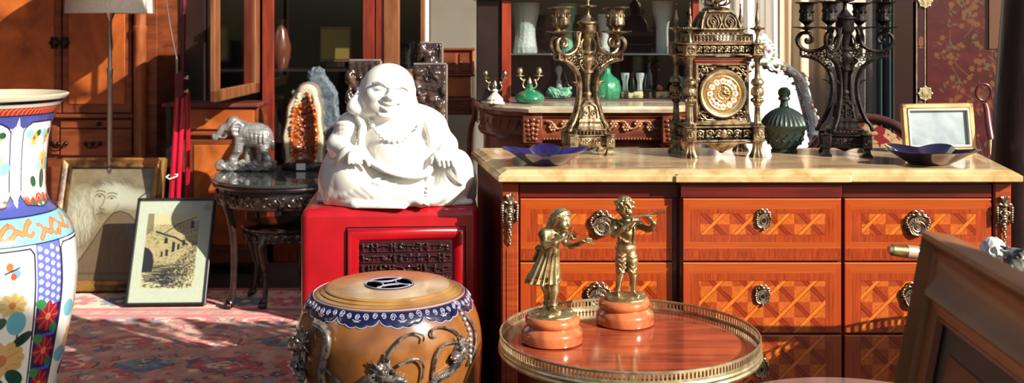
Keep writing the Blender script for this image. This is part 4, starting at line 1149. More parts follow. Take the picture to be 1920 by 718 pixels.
    for sg in (-1, 1):
        S.ell(P(sg*5.6, -14.6, 3), (3.2, 2.4, 2), 1, Rh, 's'); S.ell(P(sg*5.6, -13.4, 2.8), (2.3, 2, 1.5), .4); S.ell(P(sg*6.5, -12, -6), (5, 4.5, 5), 3); S.ell(P(sg*15, 0, -1), (2.5, 4, 5), 1.5)
        S.cap(P(sg*3, -15.5, 6.5), P(sg*9, -13.2, 6.5), 1, 1, 1)
    S.cap(P(-2.8, -15.6, -9.5), P(2.8, -15.6, -9.5), .8, .8, .5, 's'); S.ell(P(0, -15, -11.5), (3, 1.8, 1.4), .8); S.ell(P(0, -13, -15), (4, 3.5, 3), 2)
    r = random.Random(9)
    for i in range(70):
        a = r.uniform(0, 2*pi); e = r.uniform(-.05, 1.5)
        x, y, z = math.cos(a)*math.cos(e), math.sin(a)*math.cos(e), math.sin(e)
        if y < -.45 and z < .45: continue
        p0 = (x*15.5, y*16.5, 3+z*17); p1 = (x*16.5+r.uniform(-6, 6), y*17.5+r.uniform(-4, 4), 2+z*18-r.uniform(-1, 6))
        S.cap(P(*p0), P(*p1), 3.2, 2, 1)
    S.mesh('boy_body', M_fig, root, s)
    f = MB(); a, b_ = Vector((3, -24, 200)), Vector((71, -32, 214)); f.tube([a*s, (a*.5+b_*.5)*s, b_*s], .0026, 10)
    for t in (.3, .5, .62, .8, .97): p = a.lerp(b_, t)*s; q = a.lerp(b_, t+.02)*s; f.tube([p, q], .0031, 10)
    f.build('flute', M_fig, root)
make_girl(); make_boy()
# ---------- things on the marble top ----------
ZM = .8802
def scroll_panel(b, x0, x1, z0, z1, y, r, n):
    """pierced running scrollwork between two rails"""
    w = (x1-x0)/n; h = (z1-z0)
    for i in range(n):
        cx = x0+(i+.5)*w; cz = (z0+z1)/2; sg = 1 if i % 2 else -1
        b.tube(spiral(cx, cz, min(w, h)*.44, min(w, h)*.10, 0 if sg > 0 else pi, 1.4*sg, 22, y), [r]*16+[r*.8]*7, 6, up=(0, 1, 0))
        b.ball((cx, y, cz), r*1.8, 6)
        for a in (.7, 2.4, 3.9, 5.4): b.ball((cx+math.cos(a)*w*.42, y, cz+math.sin(a)*h*.36), (r*1.7, r, r*1.3), 6)
def baluster(r, h):
    P = [(0, 0), (.9, 0), (.9, .02), (.7, .03), (.55, .05), (.5, .08), (.42, .25), (.4, .28), (.62, .30), (.62, .32), (.95, .35), (.9, .385), (.6, .40), (.6, .415), (.95, .44), (1, .49), (.92, .53), (.62, .55), (.62, .565), (.95, .59), (.98, .62), (.8, .655), (.5, .67), (.42, .70), (.36, .84), (.42, .92), (.62, .95), (.8, .97), (.8, 1), (0, 1)]
    return [(a*r, b_*h) for a, b_ in P]
def make_clock():
    D = 2.93; s = D/F; bx = 1357
    root = thing('mantel_clock', 'ornate gilt metal mantel clock with four baluster columns and round dial on marble top', 'clock', (X(bx, D), D, ZM), math.radians(6))
    U = lambda v: v*s
    w, dp = 72, 100          # half width to column axis, depth between columns (px units)
    body = thing
    M = M_antq
    # four column units
    cx = 65
    for (x, y) in ((-cx, 0), (cx, 0), (-cx, dp), (cx, dp)):
        p = MB(); Mx = SC(s) @ T(x, y, 0)
        # flared fluted foot
        p.lathe([(0, 0), (15, 0), (15, 3), (12.5, 6), (9.5, 14), (8.5, 22), (10, 27), (12, 29), (12, 31), (0, 31)], 32, Mx @ RZ(pi/4), rf=lambda t, z: 1+.09*math.cos(12*t))
        p.box((0, 0, 44), (21, 21, 25), 1.5, Mx)
        for sy in (-1, 1):
            p.ring((0, sy*10.6, 44), 6.5, 1.1, 20, Mx); p.ball((0, sy*10.6, 44), (3, 1.5, 5), 8, Mx)
            for a in range(4): p.ball((6*math.cos(pi/4+a*pi/2), sy*10.6, 44+7*math.sin(pi/4+a*pi/2)), (1.8, 1, 1.8), 6, Mx)
        p.box((0, 0, 57.5), (24, 24, 3), 1, Mx); p.box((0, 0, 31.5), (24, 24, 3), 1, Mx)
        p.build('pedestal', M, root)
        q = MB(); q.lathe([(a, z) for a, z in baluster(12.5, 134)], 28, SC(s) @ T(x, y, 58), rf=lambda t, z: 1+(.07*math.cos(10*t) if (z < 40 or z > 90 or 58 < z < 68) else 0))
        for k in range(10):
            a = 2*pi*k/10; q.ball((11.3*math.cos(a), 11.3*math.sin(a), 49), (2.4, 2.4, 3.5), 6, SC(s) @ T(x, y, 58)); q.ball((11*math.cos(a), 11*math.sin(a), 66), (2.4, 2.4, 3), 6, SC(s) @ T(x, y, 58))
        q.build('column', M, root)
        c = MB(); c.box((x*s, y*s, U(202)), (U(21), U(21), U(19)), U(1.2)); c.box((x*s, y*s, U(213)), (U(25), U(25), U(3)), U(1)); c.box((x*s, y*s, U(192)), (U(25), U(25), U(3)), U(1))
        c.ring((x*s, y*s-U(11), U(202)), U(6), U(1), 18); 
        for a in range(4): c.ball((x*s+U(4*math.cos(pi/4+a*pi/2)), y*s-U(11), U(202+4*math.sin(pi/4+a*pi/2))), U(2), 6)
        c.build('capital', M, root)
        f = MB(); f.lathe([(0, 214), (5, 214), (5, 217), (3, 222), (2.6, 232), (6, 238), (13, 240), (13.5, 242), (6, 244), (3.5, 246), (3, 250), (4.6, 256), (4.2, 262), (2.4, 268), (2, 276), (1.1, 286), (2, 288), (0, 292)], 20, SC(s) @ T(x, y, 0))
        for k in range(12): f.ball((12.6*math.cos(k*pi/6), 12.6*math.sin(k*pi/6), 242), 1.7, 6, SC(s) @ T(x, y, 0))
        f.build('finial', M, root)
    # pierced skirt between the pedestals
    b = MB(); Mx = SC(s)
    for (z, hgt, dy) in ((57, 4, 4), (30, 5, 3), (26, 3, 5)): b.box((0, 2, z), (2*cx-20, 8, hgt), 1, Mx)
    scroll_panel(b, -cx+11, cx-11, 33, 55, 0, 1.35, 6); 
    # scroll_panel works in px units; transform afterwards
    b2 = MB(); nb = MB(); scroll_panel(nb, -cx+11, cx-11, 33, 55, 0, 1.35, 6)
    b = MB()
    for (z, hgt) in ((57, 4), (31, 4), (26.5, 3)): b.box((0, 1, z), (2*cx-20, 8, hgt), 1, Mx)
    b.add(nb.v, nb.f, Mx)
    b.ball((0, -1, 44), (7, 2.5, 9), 12, Mx)
    for sx in (-1, 1):
        n2 = MB(); scroll_panel(n2, 11, dp-11, 33, 55, 0, 1.35, 5); b.add(n2.v, n2.f, Mx @ T(sx*cx, 0, 0) @ RZ(pi/2))
        b.box((sx*cx, dp/2, 57), (7, dp-20, 4), 1, Mx); b.box((sx*cx, dp/2, 31), (7, dp-20, 4), 1, Mx)
    b.build('pierced_base_band', M, root)
    bk = MB(); bk.box((0, dp/2, 44), (2*cx-14, dp-14, 24), 0, Mx); bk.build('base_core', M_dark, root, smooth=0)
    # hanging fluted boss
    h = MB(); h.lathe([(0, 6), (4, 7), (6, 10), (16, 14), (27, 20), (33, 24), (34, 27), (0, 27)], 40, Mx @ T(0, 14, 0) @ SC(1, .5, 1), rf=lambda t, z: 1+(.07*math.cos(20*t) if 8 < z < 26 else 0)); h.build('fluted_pendant', M, root)
    # plinth step, case
    M_case = mat('red_brown_case', hx(140, 72, 52), .4, col2=hx(96, 44, 34), scale=10, coat=.4)
    c = MB(); c.box((0, 46, 62.5), (118, 84, 5), 1, Mx); c.build('step', M, root)
    c = MB(); c.box((0, 50, 121), (100, 76, 114), 1, Mx); c.box((0, 48, 181), (112, 86, 5), 1.5, Mx); c.box((0, 48, 186), (118, 90, 5), 1.5, Mx); c.box((0, 48, 176), (106, 82, 4), 1, Mx); c.build('case', M_case, root)
    fr = MB()
    for (x, z, sx, sz) in ((-49, 120, 5, 112), (49, 120, 5, 112), (0, 174, 103, 5), (0, 66, 103, 5)): fr.box((x, 10, z), (sx, 6, sz), 1, Mx)
    fr.build('dial_surround', M, root)
    # spandrel scrolls
    dcz = 119
    for sx in (-1, 1):
        for sz in (-1, 1):
            sp = MB()
            o = (sx*37, dcz+sz*42)
            sp.tube([(p[0], 9, p[2]) for p in spiral(o[0], o[1], 9, 2, pi/4, 1.3*sx*sz, 20)], 1.5, 6, Mx, up=(0, 1, 0))
            for k in range(7):
                a = k*.9; sp.ball((o[0]+math.cos(a)*(8+k*.4), 9, o[1]+math.sin(a)*9), (3.2, 1.6, 2), 6, Mx)
            sp.tube([(sx*44, 9, dcz+sz*20), (sx*46, 9, dcz+sz*34), (sx*30, 9, dcz+sz*49), (sx*12, 9, dcz+sz*50)], 1.3, 6, Mx)
            sp.ball((sx*20, 9, dcz+sz*46), (4, 1.6, 2.4), 6, Mx); sp.ball((sx*45, 9, dcz+sz*26), (2.2, 1.6, 4), 6, Mx)
            sp.build('spandrel_scroll', M, root)
    MB().box((0, 12.5, 120), (96, 1, 104), 0, Mx).build('spandrel_ground', M_dark, root, smooth=0)
    # dial
    Md = Mx @ T(0, 8, dcz) @ RX(pi/2)
    d = MB(); d.lathe([(45, -4), (46, 2), (45, 6), (43, 8), (40, 7), (38.5, 4.5), (37.5, 4), (36.5, 5), (35.5, 3)], 72, Md, cap=False); bz = d.build('bezel', M_brass, root)
    cv = Cv(300, 300, -36, 36, 36, -36, (150, 116, 66))
    cv.ell(0, 0, 36, 36, (168, 132, 78)); cv.ell(0, 0, 33, 33, (136, 98, 54))
    for k in range(12):
        a = 2*pi*k/12; x, y = 24.5*math.sin(a), 24.5*math.cos(a)
        cv.line([(14*math.sin(a+.26), 14*math.cos(a+.26)), (32*math.sin(a+.26), 32*math.cos(a+.26))], 1.6, (186, 150, 92))
        cv.ell(x, y, 6.4, 5.6, (214, 176, 110), 1, pi/2-a); cv.ell(x, y, 5.4, 4.6, (226, 220, 208), 1, pi/2-a)
        cv.poly([(x*.86+3*math.cos(a), y*.86-3*math.sin(a)), (x*.86-3*math.cos(a), y*.86+3*math.sin(a)), (x*.68, y*.68)], (226, 220, 208))
    romans = ['XII', 'I', 'II', 'III', 'IIII', 'V', 'VI', 'VII', 'VIII', 'IX', 'X', 'XI']
    for k in range(12):
        a = 2*pi*k/12; ca, sa = math.cos(a), math.sin(a); t = romans[k]; wd = 1.5; x0 = -len(t)*wd/2+wd/2
        for i, chv in enumerate(t):
            u = x0+i*wd
            segs = {'I': [((0, 2.6), (0, -2.6))], 'V': [((-.7, 2.6), (0, -2.6)), ((.7, 2.6), (0, -2.6))], 'X': [((-.7, 2.6), (.7, -2.6)), ((.7, 2.6), (-.7, -2.6))]}[chv]
            for p, q in segs:
                f_ = lambda g: ((u+g[0])*ca+(24.5+g[1])*sa, -(u+g[0])*sa+(24.5+g[1])*ca)
                cv.line([f_(p), f_(q)], .55, (28, 30, 60))
    cv.ell(0, 0, 14, 14, (196, 160, 100)); cv.ell(0, 0, 12, 12, (132, 96, 54))
    for k in range(12): a = k*pi/6; cv.ell(9*math.cos(a), 9*math.sin(a), 2.4, 1.4, (206, 172, 112), 1, a)
    cv.ell(0, 0, 5, 5, (200, 164, 108)); cv.ell(0, 0, 2.6, 2.6, (90, 60, 40))
    for x in (-12, 13): cv.ell(x, -12, 3.2, 3.2, (170, 130, 80)); cv.ell(x, -12, 2.2, 2.2, (14, 12, 14))
    Mf = mat('engraved_dial', (1, 1, 1), .35, attr='Col', metal=.25, coat=.3)
    def pos(U_, V_):
        x = -36+72*U_; y = 36-72*V_; r = np.maximum(np.sqrt(x*x+y*y), 1e-6); k = np.minimum(1, 36/r)
        rel = .5*np.cos(r*.9)
        return (x*k*s, (3.5+rel)*s, (dcz+y*k)*s)
    dl = paint_mesh('dial', cv, pos, Mf, root)
    hd = MB(); hd.box((0, 1, dcz+9), (1.6, .6, 18), .2, Mx); hd.build('minute_hand', M_black, root)
    hd = MB(); hd.box((0, 0, 0), (1.8, .6, 13), .2, Mx @ T(0, 1.6, dcz) @ RY(1.9) @ T(0, 0, 6)); hd.build('hour_hand', M_black, root)
    # entablature with scroll frieze and little gallery
    e = MB(); nb = MB(); scroll_panel(nb, -cx+11, cx-11, 194, 211, 0, 1.3, 8); e.add(nb.v, nb.f, Mx)
    for (z, hgt) in ((212.5, 4), (192.5, 3.5)):
        e.box((0, 0, z), (2*cx-20, 9, hgt), 1, Mx)
        for sx in (-1, 1): e.box((sx*cx, dp/2, z), (9, dp-20, hgt), 1, Mx)
    for sx in (-1, 1): n2 = MB(); scroll_panel(n2, 11, dp-11, 194, 211, 0, 1.3, 6); e.add(n2.v, n2.f, Mx @ T(sx*cx, 0, 0) @ RZ(pi/2))
    e.build('pierced_frieze', M, root)
    MB().box((0, dp/2, 202), (2*cx-12, dp-12, 20), 0, Mx).build('entablature_core', M_dark, root, smooth=0)
    g = MB(); gx, gy0, gy1 = 57, 6, dp-6
    for z in (217, 230): 
        for y in (gy0, gy1): g.box((0, y, z), (2*gx, 3, 2.6), .8, Mx)
        for x in (-gx, gx): g.box((x, dp/2, z), (3, gy1-gy0, 2.6), .8, Mx)
    bal = [(0, 0), (1.8, 0), (1.2, 2), (2.1, 5), (1.0, 8), (1.8, 11), (0, 11)]
    for i in range(17):
        x = -gx+i*2*gx/16
        for y in (gy0, gy1): g.lathe([(r*1.15, 218+z) for r, z in bal], 8, Mx @ T(x, y, 0))
    for i in range(1, 12):
        for x in (-gx, gx): g.lathe([(r*1.15, 218+z) for r, z in bal], 8, Mx @ T(x, gy0+i*(gy1-gy0)/12, 0))
    g.build('roof_gallery', M, root)
    MB().box((0, dp/2, 215.5), (2*gx, dp-8, 3), .5, Mx).build('roof_plate', M_case, root)
    # dome : four-sided bell with pierced arches
    dm = MB(); sq = lambda t, z: 1/max(abs(math.cos(((t+pi/4) % (pi/2))-pi/4)), .72)
    Mdm = Mx @ T(0, dp/2, 0)
    prof = [(44, 231), (44, 236), (40, 238), (39, 244), (37, 254), (33, 264), (27, 272), (24, 275), (24, 278), (0, 279)]
    dm.lathe([(r*.92, z) for r, z in prof], 64, Mdm, rf=sq); dm.build('dome', mat('dome_ground', hx(74, 54, 38), .5, .6), root, smooth=50)
    dr = MB()
    for k in range(4):
        Mk = Mdm @ RZ(k*pi/2)
        f_ = lambda x, z: (x*(1-.0*(z-236)), -(float(np.interp(z, [236, 244, 254, 264, 272, 275], [38.5, 37.5, 35.6, 31.8, 26.5, 24]))), z)
        for x0_ in (-17, 17):
            dr.tube([f_(x0_+11*math.cos(t)*(1-.15*math.sin(t)), 254+13*math.sin(t)) for t in np.linspace(0, 2*pi, 22)], 1.5, 6, Mk)
            dr.tube([f_(x0_+q[0]*.55, 254+q[2]*.55) for q in spiral(0, 0, 12, 3, 0, 1.3, 18)], 1.2, 6, Mk)
            dr.tube([f_(x0_, 242), f_(x0_, 249)], 1.4, 6, Mk)
        dr.tube([f_(-3, 268), f_(0, 252), f_(-5, 241)], 1.5, 6, Mk); dr.tube([f_(3, 268), f_(0, 252), f_(5, 241)], 1.5, 6, Mk)
        dr.tube([f_(-36, 240), f_(36, 240)], 2.2, 6, Mk); dr.tube([f_(-22, 273), f_(22, 273)], 2.2, 6, Mk)
        dr.tube([f_(36, 240), f_(33, 254), f_(29, 264), f_(23, 272)], 2.2, 6, Mk)
        for i in range(9): dr.ball((-38+i*9.5, -42, 232), (3, 2.6, 2), 8, Mk)
    dr.build('dome_openwork', M, root)
    tp = MB(); tp.lathe([(0, 276), (24, 277), (26, 280), (20, 282), (9, 284), (6, 288), (8, 291), (17, 296), (19, 301), (15, 304), (20, 309), (17, 318), (9, 326), (6, 332), (9, 336), (3, 342), (0, 356)], 28, Mdm)
    for k in range(6):
        a = k*pi/3; tp.tube([(math.cos(a)*r_, math.sin(a)*r_, z) for r_, z in ((8, 286), (20, 286), (28, 292), (26, 300), (20, 299), (22, 294))], [2]*4+[1.4]*2, 6, Mdm)
    tp.build('top_urn', M, root)
    return root
make_clock()

def make_candelabrum(px, py, D, az, M, label, rz=0, ks=1.0, reach=1.0):
    s = D/F*ks
    root = thing('candelabrum', label, 'candelabrum', (X(px, D), D, ZM), rz, 'matching openwork candelabra')
    Mx = SC(s)
    # square plinth with four block feet
    b = MB()
    b.box((0, 0, 27), (66, 66, 18), 1.5, Mx); b.box((0, 0, 38), (72, 72, 3), 1, Mx); b.box((0, 0, 17), (70, 70, 3), 1, Mx)
    for k in range(4):
        Mk = Mx @ RZ(k*pi/2)
        nb = MB(); scroll_panel(nb, -24, 24, 20, 34, -33.5, 1.2, 4); b.add(nb.v, nb.f, Mk)
        b.box((36, -36, 27), (17, 17, 24), 1.5, Mk); b.ring((36, -45, 27), 5, 1, 14, Mk); b.ball((36, -45, 27), (2.4, 1.2, 3.6), 6, Mk); b.ring((27, -36, 27), 5, 1, 14, Mk @ T(0, 0, 0)); 
        b.lathe([(0, 0), (13, 0), (13, 3), (9, 6), (7.5, 12), (10, 16), (0, 16)], 4, Mk @ T(36, -36, 0) @ RZ(pi/4)); b.box((36, -36, 40), (19, 19, 2.5), .8, Mk)
        b.lathe([(0, 5), (10, 9), (20, 13), (24, 16), (0, 16)], 24, Mx @ T(0, 0, 0)) if k == 0 else None
        for i in range(9): b.lathe([(1.5, 41), (1, 43), (1.7, 45), (1.5, 48)], 6, Mk @ T(-28+i*7, -30, 0))
    b.box((0, 0, 49), (64, 64, 3), 1, Mx)
    b.build('plinth', M, root)
    c = MB(); sq = lambda t, z: 1/max(abs(math.cos(((t+pi/4) % (pi/2))-pi/4)), .74)
    c.lathe([(0, 50), (25, 50), (25, 53), (22, 56), (21, 62), (22, 64), (19, 70), (18, 84), (15, 94), (9, 101), (7, 104), (0, 104)], 40, Mx, rf=lambda t, z: sq(t, z)*(1+(.04*math.cos(24*t) if z < 66 else 0)))
    for k in range(4):
        Mk = Mx @ RZ(k*pi/2)
        for sg in (-1, 1): c.tube([(q[0], -19+abs(q[2]-80)*.04, q[2]) for q in spiral(sg*7, 80, 6.5, 1.5, 0, 1.2*sg, 16)], 1.2, 6, Mk, up=(0, 1, 0))
        c.tube([(-15, -19.5, 70), (-12, -17, 92), (0, -11, 99), (12, -17, 92), (15, -19.5, 70)], 1.6, 6, Mk)
        c.tube([(0, -20, 70), (0, -17, 94)], 1.4, 6, Mk)
    c.build('bell_body', M, root)
    p = MB(); p.lathe([(0, 102), (8, 103), (9, 106), (6, 109), (7, 112), (8.5, 116), (7, 119), (4.5, 122), (5, 140), (6.5, 154), (7, 156), (11, 158), (11, 161), (7, 164), (8, 170), (13, 176), (14, 184), (11, 190), (7, 193), (12, 196), (12, 199), (7, 202), (8, 212), (11, 222), (12, 226), (15, 229), (16, 232), (17, 252), (21, 254), (21, 257), (14, 259), (11, 263), (6, 269), (3.5, 273), (3.5, 282), (5, 284), (17, 287), (17.5, 289), (4, 290), (3, 294), (4.6, 300), (2, 308), (0, 314)], 28, Mx, rf=lambda t, z: 1+(.06*math.cos(10*t) if 120 < z < 154 or 230 < z < 252 or 170 < z < 190 else 0))
    p.build('stem', M, root)
    for a in az:
        Ma = Mx @ RZ(a) @ SC(reach, 1, 1)
        up = (0, 1, 0)
        r = MB()
        leg = spline([(43, 0, 47), (40, 0, 56), (33, 0, 66), (25, 0, 88), (20, 0, 112), (20, 0, 136), (26, 0, 158), (38, 0, 173), (54, 0, 181), (70, 0, 184)], 6)
        r.tube(leg, [2.6+1.6*math.sin(pi*i/(len(leg)-1)) for i in range(len(leg))], 8, Ma, up=up, flat=1.3)
        r.ball((44, 0, 47), (4, 4, 4), 8, Ma)
        r.tube(spline([(20, 0, 130), (28, 0, 138), (36, 0, 140)], 5), [3]*5+[2]*3+[1]*3, 6, Ma, up=up)
        vol = spline([(19, 0, 236), (22, 0, 226), (24, 0, 214), (30, 0, 203), (42, 0, 195), (56, 0, 193), (68, 0, 198), (75, 0, 208), (75, 0, 219), (68, 0, 227), (58, 0, 227), (52, 0, 220), (53, 0, 212), (59, 0, 209), (63, 0, 213)], 5)
        r.tube(vol, [3.6]*50+[3.2]*(len(vol)-50), 8, Ma, up=up, flat=1.1); r.ball((61, 0, 214), (4, 4.5, 4), 8, Ma)
        r.tube([(70, 0, 184), (70, 0, 199)], 2.6, 6, Ma); r.tube([(61, 0, 226), (61, 0, 234)], 3, 6, Ma)
        r.tube([(17, 0, 236), (27, 0, 237), (27, 0, 228), (24, 0, 222)], 2.4, 6, Ma)
        for (x0_, z0_) in ((30, 186), (36, 190), (42, 186), (48, 189), (55, 187), (62, 189), (27, 178), (33, 179), (24, 168), (22, 196), (26, 203), (18, 204), (21, 211), (16, 190), (20, 184), (15, 176), (17, 216), (12, 198), (40, 180)):
            r.ring((x0_, 0, z0_), 3.0, 1.0, 10, Ma, 5)
        r.tube(spline([(7, 0, 160), (16, 0, 170), (20, 0, 176), (14, 0, 182), (9, 0, 178)], 5), 2, 6, Ma, up=up)
        r.tube(spline([(10, 0, 226), (16, 0, 214), (14, 0, 198), (9, 0, 192)], 5), 2, 6, Ma, up=up)
        arm = r.build('arm', M, root)
        Mc = Ma @ T(61, 0, 0) @ SC(1/reach, 1, 1)
        pn = MB(); pn.lathe([(3, 232), (12, 235), (25, 237.5), (26, 239), (12, 238), (4, 240)], 32, Mc, rf=lambda t, z: 1+.03*math.cos(16*t)); pn.build('drip_pan', M, arm)
        cu = MB(); cu.lathe([(0, 238), (4, 239), (4, 242), (8, 246), (13, 250), (13.5, 254), (12, 257), (12.5, 260), (11.5, 263), (11.5, 274), (13, 278), (13, 281), (22, 284), (22.5, 285.5), (12, 285), (10, 280), (9, 262), (0, 260)], 28, Mc, rf=lambda t, z: 1+(.05*math.cos(12*t) if z < 276 else 0))
        for k in range(8): cu.ball((12*math.cos(k*pi/4), 12*math.sin(k*pi/4), 268), (2.4, 2.4, 4), 6, Mc)
        cu.build('candle_cup', M, arm)
    return root
R_ = math.radians
make_candelabrum(1102, 283, 3.02, [R_(150), R_(208), R_(-30), R_(24)], M_antq, 'candelabrum with curled arms and candle cups, left of the mantel clock', R_(8), .96)
make_candelabrum(1584, 289, 3.0, [R_(3), R_(62), R_(183), R_(242)], M_dkbronze, 'dark candelabrum with curled arms and candle cups, right of the mantel clock', R_(-12), 1.0, 1.14)

# ---------- star-shaped glazed dishes ----------
def make_dish(px, py, D, wpx, hpx, rz, label, m, lobes=5):
    s = D/F; R = wpx/2*s; h = hpx*s
    b = MB(); n = 120
    rf = lambda t, k: 1+k*(abs(math.cos(lobes*t/2))**1.5-.5)
    rings = [(0, 0, 0), (.42, .0, .05), (.5, .02, .08), (.62, .25, .2), (.82, .7, .34), (1.0, 1.0, .42), (1.02, 1.02, .42), (1.0, 1.06, .42), (.94, .92, .4), (.78, .66, .32), (.6, .3, .18), (.48, .12, .08), (0, .1, 0)]
    vs = []; fs = []
    for r, z, k in rings:
        for i in range(n):
            t = 2*pi*i/n; q = rf(t, k); zz = z*h*(1+.22*k*math.cos(lobes*t)); vs.append((r*R*q*math.cos(t), r*R*q*math.sin(t), zz))
    for j in range(len(rings)-1):
        for i in range(n): fs.append((j*n+i, j*n+(i+1) % n, (j+1)*n+(i+1) % n, (j+1)*n+i))
    b.add(vs, fs); o = b.build('star_dish', m, None, (X(px, D), D, ZM+.0005), 35, rz)
    return tag(o, label, 'dish', 'star shaped dishes')
M_cobd = mat('violet_blue_glaze', hx(44, 34, 92), .12, col2=hx(32, 24, 70), scale=14, coat=.9)
make_dish(1024, 300, 2.79, 142, 25, .3, 'purple-blue glazed star dish at the left end of the marble top', M_cobd)
make_dish(1741, 302, 2.80, 150, 25, .9, 'dark glazed star dish in front of the small silvery mirror', mat('aubergine_glaze', hx(46, 26, 44), .14, col2=hx(26, 18, 46), scale=12, coat=.9))

# ---------- green lidded urn ----------
def make_urn():
    D = 3.05; s = D/F
    root = thing('lidded_urn', 'green metal urn with ribbed domed lid and finial, beside the mantel clock', 'urn', (X(1472, D), D+.01, ZM))
    M = mat('green_patina', hx(72, 86, 80), .45, .5, col2=hx(46, 58, 56), scale=16, bump=.001, bscale=90)
    Mx = SC(s)
    b = MB(); b.lathe([(0, 0), (24, 0), (25, 3), (22, 6), (26, 12), (33, 24), (36, 34), (39, 42), (46, 48), (47, 51), (42, 52), (40, 47), (0, 45)], 48, Mx); b.build('bowl', M, root)
    q = MB(); r = random.Random(3)
    for i in range(16):
        a = i*pi/8; q.tube([(math.cos(a+t*.06)*(30+t*1.2), math.sin(a+t*.06)*(30+t*1.2), 14+t*4+2*math.sin(t*2)) for t in range(7)], 1.7, 6, Mx); q.ball((34*math.cos(a+.1), 34*math.sin(a+.1), 24), (3.4, 3.4, 2.4), 6, Mx)
    q.build('relief', M, root)
    l = MB(); l.lathe([(44, 50), (43, 54), (40, 60), (34, 68), (25, 76), (15, 82), (9, 84), (8, 86), (0, 86)], 96, Mx, rf=lambda t, z: 1+(.035*math.cos(32*t) if 52 < z < 82 else 0)); lid = l.build('lid', M, root)
    f = MB(); f.lathe([(0, 84), (9, 85), (7.5, 90), (7, 96), (11, 98), (11, 101), (9, 104), (12, 109), (11, 116), (6, 121), (0, 122)], 20, Mx); f.build('finial', M, lid)
make_urn()

# ---------- small standing mirror ----------
def make_small_mirror():
    D = 2.98; s = D/F
    root = thing('framed_mirror', 'small gilt framed silvery mirror leaning behind the dark star dish', 'mirror', (X(1779, D), D+.06, ZM))
    tilt = RX(R_(-9)) @ RY(R_(-1.0)) @ RZ(R_(4))
    w, h = 142*s, 94*s; M_g = mat('pale_gilt_wood', hx(206, 178, 122), .35, .35, col2=hx(170, 136, 84), scale=20)
    f = MB(); t = .015
    for (z, x, sx, sz) in ((h-t/2, 0, w, t), (t/2, 0, w, t), (h/2, -w/2+t/2, t, h), (h/2, w/2-t/2, t, h)): f.box((x, 0, z), (sx, .018, sz), .003, tilt)
    f.build('frame', M_g, root)
    i = MB(); t2 = .006
    for (z, x, sx, sz) in ((h-t-t2/2, 0, w-2*t, t2), (t+t2/2, 0, w-2*t, t2), (h/2, -w/2+t+t2/2, t2, h-2*t), (h/2, w/2-t-t2/2, t2, h-2*t)): i.box((x, -.004, z), (sx, .014, sz), .001, tilt)
    i.build('inner_slip', mat('pale_slip', hx(214, 206, 190), .4), root)
    MB().box((0, .001, h/2), (w-2*t, .004, h-2*t), 0, tilt).build('glass', mat('foxed_silver', hx(150, 164, 168), .4, .2, col2=hx(112, 128, 136), scale=9, dist=1.5, bump=.001, bscale=12), root, smooth=0)
    MB().box((0, .008, h/2), (w-.01, .004, h-.01), 0, tilt).build('backing', M_dark, root, smooth=0)
    MB().tube([(0, .04, h*.7), (0, .075, .003)], .003, 6).build('strut', M_dark, root)
make_small_mirror()

# ---------- ring handled tool ----------
def make_ring_tool():
    D = 2.99; root = thing('magnifying_glass', 'dark red long-handled ring magnifier propped against the small mirror', 'magnifying glass', (X(1855, D), D, ZM))
    L = lambda px, py, dy=0: (X(px, D+dy)-X(1855, D), dy, Z(py, D+dy)-ZM)
    M = mat('oxblood_lacquer', hx(92, 18, 22), .3, col2=hx(64, 12, 16), scale=12, coat=.6)
    c = L(1844, 173, .08)
    MB().ring(c, .0215, .0045, 40, None, 10, .024).build('ring', M, root)
    g = MB(); g.lathe([(0, -.0015), (.02, -.0008), (.02, .0008), (0, .0015)], 32, T(*c) @ RX(pi/2) @ SC(1, 1.12, 1)); g.build('lens', mat('lens_glass', (.9, .9, .9), .03, trans=1), root)
    h = MB(); h.tube([L(1847, 194, .072), L(1850, 205, .066), L(1853, 235, .046), L(1857, 256, .03), L(1858, 262, .027)], [.0075, .0095, .0115, .0105, .009], 12, flat=.6); h.build('handle', M, root)
    t = MB(); t.tube([L(1857, 260, .028), L(1857, 278, .012), L(1857, 289.8, 0)], [.0042, .0026, .0012], 8); t.build('metal_tip', M_brass, root)
make_ring_tool()
# ================= background =================
M_burl = mat('honey_burl_veneer', hx(192, 104, 44), .35, col2=hx(128, 60, 24), scale=2.6, dist=2.2, coat=.3, detail=8)
M_burl2 = mat('brown_walnut', hx(132, 66, 34), .4, col2=hx(92, 42, 22), scale=4, stretch=(1, 1, 6), coat=.3)
M_frame = mat('tan_cabinet_wood', hx(134, 84, 52), .4, col2=hx(104, 60, 36), scale=5, stretch=(6, 6, 1), coat=.3)
M_redwd = mat('red_mahogany', hx(130, 48, 30), .35, col2=hx(98, 32, 22), scale=5, stretch=(6, 6, 1), coat=.4)
M_dkwd = mat('near_black_wood', hx(44, 26, 22), .4, col2=hx(28, 16, 14), scale=6, coat=.2)
M_blackc = mat('black_carved_wood', hx(50, 36, 32), .3, col2=hx(30, 20, 18), scale=25, coat=.5)
M_glass = mat('clear_glass', (.97, .98, .98), .02, trans=1, ior=1.45)
M_iron = mat('dark_metal', hx(50, 42, 36), .35, .9)
M_chrome = mat('brushed_steel', hx(186, 182, 174), .25, 1)
